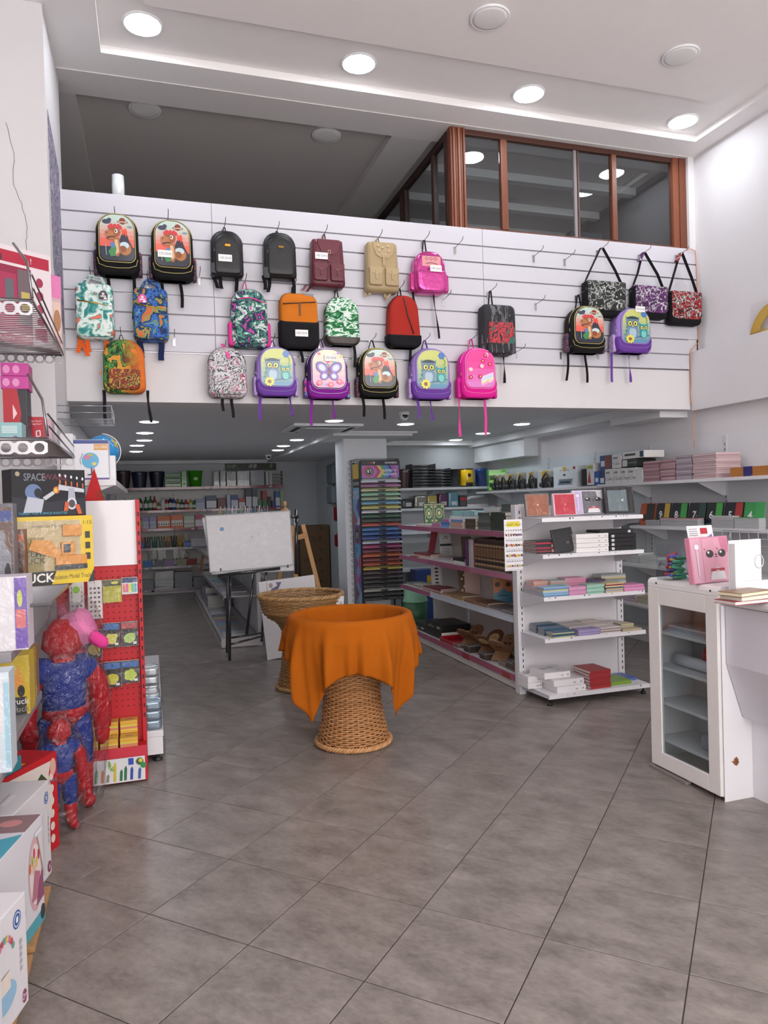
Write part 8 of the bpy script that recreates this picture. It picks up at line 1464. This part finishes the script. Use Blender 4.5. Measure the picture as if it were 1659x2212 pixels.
for k, z in enumerate(SZ):
    xf = (-.42, -.4, -.44)[k]; s_ = MB('#9c999c').tube([(-1.0-ox, 3.37-oy, z-.01), (xf-ox, 3.37-oy, z-.01), (xf-ox, 4.5-oy, z-.01), (-1.0-ox, 4.5-oy, z-.01)], .007, 6, closed=True).build('shelf_frame', METAL, t)
    mb = MB('#a8a5a8')
    for q in range(30): y = 3.39+q*.0375; mb.tube([(-1.0-ox, y-oy, z-.004), (xf-ox, y-oy, z-.004)], .0028, 5)
    tag(mb.build('wire_deck', METAL, s_), kind='stuff')
    if k > 0:
        mb = MB('#aaa7aa'); perf(mb, -.78-ox, xf-ox, 3.36-oy, z-.075, z-.02, 6); mb.build('perforated_edge', METAL, s_); mb = MB('#aaa7aa'); perf(mb, -.78-ox, xf-ox, 4.505-oy, z-.06, z-.01, 7); mb.build('perforated_edge', METAL, s_)
        mb = MB('#8a878a'); mb.tube([(xf-ox, 3.37-oy, z), (xf-.02-ox, 3.4-oy, z+.16), (xf-.1-ox, 3.6-oy, z+.3)], .006, 6); mb.tube([(xf-ox, 4.5-oy, z), (xf-ox, 3.4-oy, z+.05)], .004, 5); mb.tube([(xf-ox, 4.5-oy, z+.05), (xf-ox, 3.37-oy, z+.1)], .004, 5); mb.build('guard_rail', METAL, s_)
def obox(name, lab, cat, F_, U, L_, depth, z0, z1, col, face=None, top=None, group=None, mat=None, b=.004, end=None):
    U = Vector(U).normalized(); t = thing(name, lab, cat, (F_[0], F_[1], z0), math.atan2(U.y, U.x), group); h = z1-z0
    MB(col).bbox(-L_, 0, 0, depth, 0, h, b).build('body', mat or CARD, t)
    if face: P = Print((-L_/2, -.0006, 0), (1, 0, 0), (0, 0, 1)); face(P, L_, h); P.build('printed_front', CARD, t)
    if top: P = Print((-L_/2, depth/2, h+.0006), (1, 0, 0), (0, 1, 0)); top(P, L_, depth); P.build('printed_top', CARD, t)
    if end: P = Print((.0006, depth/2, 0), (0, 1, 0), (0, 0, 1)); end(P, depth, h); P.build('printed_end', CARD, t)
    return t
def f_space(P, w, h):
    P.rect(-w*.5, 0, w*.5, h, '#15151c'); P.poly([(-w*.5, h*.02), (w*.5, h*.02), (w*.5, h*.4), (0, h*.3), (-w*.5, h*.42)], '#2a2c36'); P.text('SPACE', -w*.2, h*.76, h*.16, '#8a8c98', bold=.01, sx=.72); P.text('WARS', w*.08, h*.78, h*.13, '#7a3a4c', bold=.01); P.ell(-w*.42, h*.9, w*.03, h*.05, '#b8a88a', 14)
    P.ell(-w*.22, h*.52, w*.11, h*.17, '#6a80a8', 18); P.ell(-w*.16, h*.5, w*.05, h*.1, '#20242e', 14); P.poly([(-w*.36, h*.08), (-w*.12, h*.08), (-w*.08, h*.36), (-w*.3, h*.42)], '#b8bcc8'); P.poly([(-w*.1, h*.4), (w*.04, h*.54), (w*.07, h*.48), (-w*.06, h*.34)], '#c4c6cc'); P.ell(w*.09, h*.56, w*.045, h*.08, '#d0783c', 9); P.ell(w*.08, h*.55, w*.025, h*.05, '#e8c060', 8)
    P.poly([(w*.12, h*.56), (w*.48, h*.5), (w*.48, h*.58), (w*.12, h*.68)], '#c4c6ce'); P.poly([(w*.26, h*.6), (w*.34, h*.6), (w*.36, h*.24), (w*.24, h*.24)], '#a8acb8'); P.ell(w*.3, h*.26, w*.07, h*.13, '#d0d2d8', 18); P.ell(w*.3, h*.26, w*.045, h*.09, '#4a4c58', 16); [P.ell(w*(.14+.08*k), h*(.88-.02*k), w*.014, h*.035, '#e0e0e4', 10) for k in range(5)]; [P.rect(w*(.13+.08*k), h*(.68-.02*k), w*(.15+.08*k), h*(.78-.02*k), '#c86a3c') for k in range(5)]
    P.poly([(w*.18, h*.1), (w*.24, h*.1), (w*.26, h*.3), (w*.2, h*.3)], '#c8603c'); P.poly([(w*.38, h*.03), (w*.44, h*.03), (w*.4, h*.24), (w*.34, h*.24)], '#c8603c'); P.text('TARGET FOR X-SPACE SHOOTER', -w*.1, h*.04, h*.05, '#5ab0c8')
U1 = Vector((.34, .2)); e = ony(184, 1065, 4.3)
def f_truck(P, w, h):
    P.rect(-w*.5, 0, w*.5, h, '#d8b81c'); P.rect(-w*.42, h*.2, w*.34, h*.94, '#b8a478'); P.rect(-w*.42, h*.2, -w*.1, h*.7, '#8a7a40'); P.poly([(-w*.5, 0), (-w*.02, 0), (w*.04, h*.2), (-w*.5, h*.2)], '#1d1c20'); P.text('TRUCK', -w*.24, h*.045, h*.13, '#e8e4dc', bold=.03); P.text('Simulation Model Truck', w*.21, h*.07, h*.07, '#3a3420', sx=.62); P.text('Simulation Model Truck', w*.02, h*.84, h*.045, '#4a4434'); P.text('1:15', w*.43, h*.87, h*.06, '#6a5a18'); [P.rect(w*.4, h*(.66-.16*k), w*.46, h*(.76-.16*k), '#2a2820') for k in range(3)]
    P.poly([(w*.42, 0), (w*.5, 0), (w*.5, h*.2)], '#1d1c20'); P.text('SYSTEMS', -w*.28, h*.42, h*.09, '#2a2a20', bold=.01); P.text('TRUCK', -w*.26, h*.32, h*.09, '#2a2a20', bold=.01)
obox('space_toy_box', 'black SPACE WARS toy box standing on the yellow truck box', 'toy box', (e.x, 4.3), U1, .385, .12, 1.63, 1.875, '#17171d', f_space)
U2 = Vector((.9, .36)); e2 = ony(201, 1165, 4.26); tb = obox('truck_toy_box', 'yellow toy excavator truck box with clear window', 'toy box', (e2.x, 4.26), U2, .42, .16, 1.2703, 1.628, '#d8b81c', f_truck)
# the toy excavator seen through the window
mb = MB('#d08a2c'); mb.bbox(-.2, -.04, -.02, -.004, .1, .15, .004); mb.bbox(-.17, -.1, -.022, -.003, .15, .22, .004); mb.prism([(-.33, .19), (-.18, .13), (-.16, .16), (-.22, .23), (-.31, .24)], (0, -.004, 0), (1, 0, 0), (0, 0, 1), .012); mb.box(-.2, -.04, -.02, -.004, .075, .098, '#2a2a2c'); mb.box(-.16, -.125, -.0235, -.0222, .165, .21, '#3a3a3c'); mb.bbox(-.16, -.06, -.016, -.003, .25, .31, .01); mb.build('toy_excavator', SATIN, tb)
MB('#ffffff').box(-.385, -.06, -.027, -.0264, .07, .34).build('window_film', FILM, tb)
def f_kit(P, w, h):
    P.rect(-w*.5, 0, w*.5, h, '#d8ccd0'); P.rect(-w*.5, h*.1, w*.3, h*.8, '#8a1c40'); P.rect(-w*.45, h*.3, -w*.05, h*.7, '#d0c4c8'); P.rect(-w*.4, h*.15, -w*.08, h*.28, '#b03a5c'); P.rect(0, h*.15, w*.16, h*.72, '#a02a50'); P.rect(w*.17, h*.2, w*.3, h*.78, '#6a5a60'); P.rect(w*.2, h*.35, w*.28, h*.55, '#b8a45a'); P.rect(w*.05, h*.42, w*.13, h*.66, '#5a6066'); P.rect(0, h*.83, w*.48, h*.95, '#a81c38'); P.text('my', -w*.34, h*.92, h*.05, '#4a2a34'); P.text('Kitchen', -w*.2, h*.83, h*.12, '#3a2430'); P.rect(-w*.5, 0, w*.3, h*.09, '#a01c38'); P.text('My happy kitchen', -w*.1, h*.025, h*.05, '#e8d8dc'); [P.ell(w*.38, h*(.68-.14*k), w*.035, h*.05, '#9a2c4c', 14) for k in range(4)]; P.text('!', w*.3, h*.86, h*.06, '#e8d0d4'); P.rect(w*.3, h*.04, w*.46, h*.22, '#d8c4cc'); P.rect(w*.32, h*.06, w*.44, h*.19, '#a02a50')
e3 = ony(113, 690, 4.4); obox('kitchen_toy_box', 'dark pink toy kitchen box on the top wire shelf', 'toy box', (e3.x, 4.4), (.82, .57), .56, .12, 2.5503, 3.06, '#d4c8cc', f_kit)
e4 = ony(134, 700, 4.47); obox('doll_box', 'pale pink doll hair box beside the toy kitchen', 'toy box', (e4.x, 4.47), (.75, .66), .075, .1, 2.5503, 2.97, '#c9a8ac', lambda P, w, h: (P.rect(-w*.5, h*.7, w*.5, h, '#d87aac'), P.rect(-w*.4, h*.2, w*.4, h*.65, '#d8bcb0'), P.ell(w*.1, h*.4, w*.3, h*.15, '#a87a5a', 12)))
gbox('small_blue_box', 'small blue and white box under the doll box', 'box', (113, 772, 140, 792), 1.97, .06, '#b8c4d8', 4.42, face=lambda P, w, h: P.rect(-w*.5, h*.3, w*.1, h, '#4a78b8')) if False else None
_r4 = rect(8, 852, 60, 985, 4.12); zg = 1.97+_r4[3]-_r4[2]+.0012; _r5 = rect(2, 838, 62, 866, 4.13); zh = zg+_r5[3]-_r5[2]+.001
for k, (p, y, z, c, lab, f) in enumerate((((2, 838, 62, 866), 4.13, zg, '#b83a8c', 'magenta toy set box, lower of the pair', lambda P, w, h: [P.ell(w*(-.3+.35*q), h*.5, w*.13, h*.32, '#d88ab8', 14) for q in range(2)]), ((2, 808, 62, 836), 4.13, zh, '#b83a8c', 'magenta toy set box, upper of the pair', lambda P, w, h: [P.ell(w*(-.3+.35*q), h*.5, w*.13, h*.32, '#d88ab8', 14) for q in range(2)]), ((8, 852, 60, 985), 4.12, 1.97, '#23202a', 'black and red gadget box under the magenta boxes', lambda P, w, h: (P.poly([(-w*.5, h*.2), (w*.1, h*.2), (w*.25, h*.6), (w*.1, h), (-w*.5, h)], '#a81828'), P.poly([(-w*.1, h*.5), (w*.08, h*.6), (-w*.1, h*.75)], '#e0c0c0'))), ((62, 907, 96, 985), 4.3, 1.97, '#b01c30', 'red box reading Play Smart Together', lambda P, w, h: (P.text('Play Smart', 0, h*.86, h*.05, '#e8d0d0'), P.text('Together!', 0, h*.78, h*.05, '#e8d0d0'), P.line([(0, h*.45), (w*.25, h*.47), (w*.23, h*.62), (-.0, h*.6), (0, h*.45)], .006, '#e8d0d4'), P.ell(-w*.2, h*.3, w*.12, w*.12, '#c8505c', 14))), ((97, 910, 112, 985), 4.36, 1.97, '#b89aa8', 'pale pink wrapped box behind the red box', None), ((0, 930, 48, 985), 3.95, 1.97, '#8ab4b8', 'aqua striped box on the middle wire shelf', lambda P, w, h: ([P.line([(-w*.4, h*(.6+.06*q)), (w*.3, h*(.6+.06*q))], .004, '#d8e4e4') for q in range(5)], P.ell(w*.2, h*.35, w*.14, h*.12, '#7a5a8a', 12))))):
    gbox('toy_box', lab, 'toy box', p, z, .14, c, y, face=f)
# wrapped toys at the left edge
def film_pack(p, y, z, size, c, lab, face=None, rz=0): t = gbox('wrapped_toy_box', lab, 'toy box', p, z, size, c, y, face=face, rz=rz); x0, x1, z0, z1 = rect(*p, y); w, h = x1-x0, z1-z0; MB('#ffffff').box(-w/2-.006, w/2+.006, -.012, -.0115, 0, h+.004).build('film', FILM, t); return t
def f_car(c1, c2):
    def f(P, w, h): P.rect(-w*.46, h*.04, w*.46, h*.96, '#6a5248'); P.poly([(-w*.4, h*.2), (w*.4, h*.2), (w*.4, h*.45), (w*.2, h*.5), (w*.1, h*.7), (-w*.3, h*.7), (-w*.4, h*.5)], c1); [P.ell(s*w*.25, h*.22, w*.12, h*.12, '#1d1d20', 14) for s in (-1, 1)]; P.rect(-w*.46, h*.8, w*.46, h*.92, c2)
    return f
film_pack((-30, 1040, 28, 1235), 3.85, 1.2703, .12, '#6a6872', 'film-wrapped grey toy box at the left edge beside the space box', f_car('#8a8a94', '#3a4a8a')); film_pack((26, 1105, 52, 1235), 4.0, 1.2703, .1, '#7a4a34', 'film-wrapped brown toy car box beside the truck box', f_car('#5a4034', '#b05a34'))
film_pack((-40, 1212, 58, 1372), 3.3, 1.09, .16, '#cfc8d4', 'white and purple wrapped toy box below the wire shelf', lambda P, w, h: (P.rect(w*.22, h*.02, w*.5, h*.98, '#6a4aa0'), P.rect(w*.24, h*.3, w*.46, h*.55, '#c86a6c'), P.ell(w*.34, h*.7, w*.06, h*.12, '#b8c060', 12), P.rect(-w*.5, 0, w*.2, h, '#d4d0d4'))); 
film_pack((-30, 1372, 62, 1500), 3.6, .75, .16, '#c9ac1c', 'yellow construction vehicle box in film at the left edge', lambda P, w, h: (P.rect(-w*.5, 0, w*.42, h*.3, '#1d1c20'), P.text('Truck', w*.22, h*.18, h*.1, '#d8d4cc', bold=.02), P.text('Truck', w*.22, h*.05, h*.1, '#8a8478', bold=.02), P.poly([(w*.1, h*.4), (w*.36, h*.4), (w*.36, h*.6), (w*.2, h*.85)], '#d8922c'), P.ell(w*.3, h*.4, w*.09, h*.1, '#1d1d20', 14)))
film_pack((-40, 1392, 20, 1610), 3.0, .69, .12, '#c4d0d8', 'pale blue and white toy box in film at the left edge', lambda P, w, h: (P.rect(w*.3, h*.05, w*.48, h*.9, '#9ac0d0'), P.rect(-w*.5, h*.4, w*.28, h*.95, '#d4d4d8'))); film_pack((66, 1395, 78, 1505), 3.9, .75, .1, '#8a6a2c', 'narrow brown wrapped box behind the yellow vehicle box')
t = thing('toy_ledge', 'grey metal ledges on the left wall carrying the lower wrapped toy boxes', 'shelf', (-1.049, 3.3, .5))
MB('#8a868a').bbox(0, .5, -.5, .0, .16, .1895, .004).build('ledge', STEEL, t); MB('#8a868a').bbox(0, .5, .01, .75, .21, .2495, .004).build('ledge', STEEL, t); MB('#8a868a').bbox(0, .5, -.05, .25, .55, .5895, .004).build('ledge', STEEL, t)
obox('teal_book_box', 'teal and red boxed storybook set lying on the floor boxes', 'box', (-.60, 3.72), (.45, .9), .2, .12, .4715, .535, '#2f7a88', None, lambda P, w, d: (P.text('Favourite Books', 0, -.02, .03, '#d8e4e4'), P.rect(-w*.5, -d*.5, w*.5, -d*.3, '#a02c34')))
# ================================================================== baby goods boxes on the floor
t = thing('pallet', 'low wooden pallet under the baby product boxes', 'pallet', (-.75, 2.85, 0))
for k in range(5): MB('#a87c50').bbox(-.28, .31, -.72+k*.245, -.52+k*.245, .078, .098, .003).build('deck_board', WOODP, t)
for x in (-.2, .02, .24): MB('#9a6f46').bbox(x-.03, x+.04, -.7, .46, .0, .077, .003).build('runner', WOODP, t)
def seal(P, u, v, r_, c='#3a5a9a'): P.ell(u, v, r_, r_*1.1, c, 20); P.ell(u, v, r_*.8, r_*.88, '#d8dce4', 20); P.ell(u, v, r_*.68, r_*.75, c, 18); P.ell(u, v, r_*.3, r_*.4, '#d8dce4', 12)
def f_redbaby(P, w, h): P.rect(-w*.5, 0, w*.5, h, '#b81c24'); P.poly([(-w*.5, h*.1), (w*.33, h*.06), (w*.36, h*.3), (w*.42, h*.55), (w*.36, h*.8), (w*.4, h*.93), (-w*.5, h*.96)], '#d4c8c0'); [P.ell(w*.4, h*(.12+.13*k), w*.035, h*.045, '#d4c8c0', 12) for k in range(6)]; P.ell(w*.43, h*.86, w*.05, h*.09, '#d0a494', 14); P.poly([(w*.1, h*.3), (w*.32, h*.3), (w*.34, h*.75), (w*.24, h*.85), (w*.14, h*.78)], '#3f4a2c'); P.ell(-w*.2, h*.4, w*.16, h*.2, '#a82c28', 12); P.text('SAFE 100%', w*.38, h*.7, h*.035, '#4a8a9a')
def f_white(P, w, h): seal(P, w*.4, h*.84, w*.065); [P.rect(w*.42, h*(.35+.06*k), w*.45, h*(.39+.06*k), '#a8a4a8') for k in range(5)]; P.ell(w*.42, h*.1, w*.05, h*.06, '#8a3a5c', 16); P.text('6', w*.42, h*.075, h*.06, '#e0d0d8'); P.rect(-w*.2, h*.1, w*.3, h*.7, '#c9c4c8')
def f_baby(P, w, h): P.rect(-w*.5, 0, w*.5, h*.12, '#4a9aa8'); P.ell(w*.3, h*.52, w*.16, h*.34, '#c9a0a8', 20); P.ell(w*.3, h*.52, w*.13, h*.28, '#d8ccc8', 20); [P.ell(w*(.18+.05*k), h*(.62+.05*(k % 3)), w*.025, h*.05, ('#c8603c', '#8ab04c', '#c83a5c', '#d8b04c', '#b83a4a')[k], 10) for k in range(5)]; P.ell(w*.27, h*.6, w*.04, h*.07, '#d8ac98', 14); P.poly([(w*.2, h*.3), (w*.38, h*.28), (w*.4, h*.5), (w*.28, h*.56)], '#b06a80'); P.poly([(w*.3, h*.22), (w*.48, h*.24), (w*.46, h*.5), (w*.36, h*.42)], '#8a4a6a'); P.ell(w*.44, h*.1, w*.05, h*.07, '#2f3238', 14); P.line([(w*.36, h*.84), (w*.5, h*.4)], .006, '#a89a8c'); P.ell(-w*.1, h*.3, w*.14, h*.14, '#4a90b0', 16); P.rect(w*.3, h*.86, w*.47, h*.9, '#dcdce0')
def f_rock(P, w, h): seal(P, w*.3, h*.84, w*.085); [P.rect(w*.33, h*(.36+.06*k), w*.38, h*(.4+.06*k), '#a8a4a8') for k in range(5)]; P.ell(w*.4, h*.1, w*.045, h*.06, '#8a3a5c', 16); P.text('0+', w*.4, h*.075, h*.06, '#e0d0d8'); [P.ell(w*.02+w*.2*math.cos(R(15*k)), h*.55+h*.24*math.sin(R(15*k)), w*.03, h*.03, ('#c86a8a', '#d8b06a', '#6a9a8a', '#b84a5a')[k % 4], 8) for k in range(2, 12)]; P.ell(w*.0, h*.3, w*.22, h*.12, '#8ab0cc', 16); P.rect(-w*.1, h*.35, w*.1, h*.5, '#d8ccc0')
def f_navy(P, w, h): P.rect(-w*.5, h*.02, w*.5, h*.3, '#2a3464'); P.ell(w*.1, h*.55, w*.15, h*.12, '#c0c0c8', 14); P.line([(w*.0, h*.5), (w*.2, h*.62)], .008, '#3a4470')
obox('baby_toy_box', 'red and cream baby toy box with scalloped window, farthest on the floor', 'box', (-.478, 3.93), (.185, .34), .46, .2, .0, .47, '#b81c24', f_redbaby, lambda P, w, d: P.rect(-w*.1, -d*.35, w*.1, -d*.1, '#d8b83c'))
obox('baby_seat_box', 'tall white baby product box with blue round seal and number 6', 'box', (-.45, 3.43), (.105, .44), .36, .22, .099, .5, '#d0cccf', f_white, lambda P, w, d: (P.rect(-w*.25, -d*.2, w*.05, -d*.1, '#e0dcde'), P.line([(-w*.3, -d*.05), (w*.1, -d*.05)], .004, '#8a8488')))
obox('baby_bouncer_box', 'baby bouncer box printed with a baby and hanging toys', 'box', (-.43, 3.055), (.083, .366), .4, .4, .099, .5, '#cfccd2', f_baby, lambda P, w, d: (P.rect(w*.1, -d*.5, w*.48, d*.0, '#8a7074'), P.poly([(-w*.5, -d*.5), (w*.05, -d*.5), (-w*.1, -d*.2), (-w*.5, -d*.1)], '#4a9ab0'), P.ell(w*.3, -d*.3, w*.08, d*.1, '#c88a8a', 12)))
obox('baby_rocker_box', 'white baby rocker box with blue seal and 0+ mark', 'box', (-.415, 2.555), (.1, .34), .3, .4, .099, .448, '#d2ced2', f_rock)
obox('navy_white_box', 'white box with navy stripes, nearest the camera on the floor', 'box', (-.43, 2.235), (.06, .34), .3, .4, .099, .46, '#d4d2d8', f_navy, lambda P, w, d: P.rect(-w*.5, -d*.5, w*.5, d*.5, '#2a3464'))
# ================================================================== plush toys in clear bags
def blob(mb, pts, rs, col, n=16):  # rounded limb
    path = [Vector(p) for p in pts]; a = path[0]+(path[0]-path[1]).normalized()*rs[0]*.7; b = path[-1]+(path[-1]-path[-2]).normalized()*rs[-1]*.7
    return mb.tube([a]+path+[b], [rs[0]*.35]+list(rs)+[rs[-1]*.35], n, col)
def plush(x, y, s, lab, rz=0):
    t = thing('plush_figure', lab, 'plush toy', (x, y, 0), R(rz)); rd, bl = '#a81420', '#1f3480'
    def B(name, pts, rs, c): mb = MB(); blob(mb, [tuple(v*s for v in p) for p in pts], [r_*s for r_ in rs], c); return mb.build(name, FABRIC, t)
    for q in (-1, 1):
        B('leg', [(q*.075, 0, .52), (q*.085, 0, .4), (q*.09, 0, .24)], (.075, .075, .062), bl); B('boot', [(q*.09, 0, .25), (q*.092, 0, .1), (q*.095, -.03, .045), (q*.1, -.09, .04)], (.064, .056, .045, .04), rd)
        B('arm', [(q*.13, 0, .82), (q*.19, -.01, .72), (q*.21, -.03, .56), (q*.2, -.05, .45)], (.06, .06, .055, .05), rd); B('hand', [(q*.2, -.05, .43), (q*.195, -.055, .37)], (.045, .035), rd)
        B('shoulder', [(q*.08, 0, .84), (q*.15, 0, .79)], (.07, .072), bl)
    B('torso', [(0, 0, .55), (0, 0, .68), (0, 0, .8)], (.115, .125, .13), bl); B('belt', [(0, -.006, .55), (0, -.006, .59)], (.122, .122), rd); B('neck', [(0, 0, .86), (0, 0, .9)], (.07, .07), rd); B('head', [(0, -.01, .95), (0, -.01, 1.04)], (.115, .1), rd)
    mb = MB(); rr = random.Random(int(s*100)); rs = []
    for z, r_ in ((.01, .19), (.1, .21), (.3, .22), (.5, .25), (.7, .27), (.85, .23), (1.0, .16), (1.13, .07), (1.2, .1)):
        rs.append([Vector((s*(r_*(1+.06*rr.uniform(-1, 1)+.05*math.sin(5*a*.262+z*7)))*math.cos(a*.2618), s*.78*(r_*(1+.06*rr.uniform(-1, 1)))*math.sin(a*.2618)-.02*s, s*z)) for a in range(24)])
    mb.rings(rs, None, True, False, False); mb.build('clear_bag', BAGFILM, t)
    return t
plush(-.49, 4.42, .95, 'large red and blue plush figure in a clear bag beside the red stand', 20); plush(-.485, 4.12, .52, 'small red and blue plush figure in a clear bag on the floor', 25)
t = thing('pink_plush', 'pink round-headed plush toy in clear bag above the large plush', 'plush toy', (-.43, 4.5, 0)); mb = MB(); blob(mb, [(0, .0, .08), (0, .0, .4), (0, .0, .85)], (.06, .07, .06), '#b8345c'); mb.build('dress', FABRIC, t); mb = MB(); blob(mb, [(0, -.02, .95), (.03, -.03, 1.02)], (.11, .105), '#d87aa8'); mb.build('head', FABRIC, t); mb = MB(); blob(mb, [(.09, -.06, .95), (.16, -.08, .9)], (.04, .034), '#d8408c'); mb.build('snout', FABRIC, t); mb = MB(); blob(mb, [(-.05, 0, 1.06), (-.07, .0, 1.12)], (.025, .018), '#b8345c'); mb.build('ear', FABRIC, t)
mb = MB(); mb.rings([[Vector((r_*(1+.05*math.sin(7*a+z*9))*math.cos(a*.2618), .8*r_*math.sin(a*.2618), z)) for a in range(24)] for z, r_ in ((.02, .09), (.4, .1), (.8, .13), (.95, .17), (1.12, .12), (1.19, .05))], None, True, False, False); mb.build('clear_bag', BAGFILM, t)
# poster on the pier's side
a, b = onx(112, 400, -.568), onx(125, 480, -.568); pz = [(5.36, 4.35), (5.95, 4.2), (5.95, 2.98), (5.42, 3.32)]; t = thing('side_poster', 'blue and purple picture poster on the side of the pier', 'poster', (-.569, 5.65, 3.0)); mb = MB('#6a6890'); mb.prism([(y-5.65, z-3.0) for y, z in pz], (0, 0, 0), (0, 1, 0), (0, 0, 1), .003); mb.build('sheet', pattern('poster_print', ['#4a4a5c', '#8a8a98', '#5a5a70', '#b0a8b8', '#6a5a80'], 5, dist=2.5, hard=False), t)
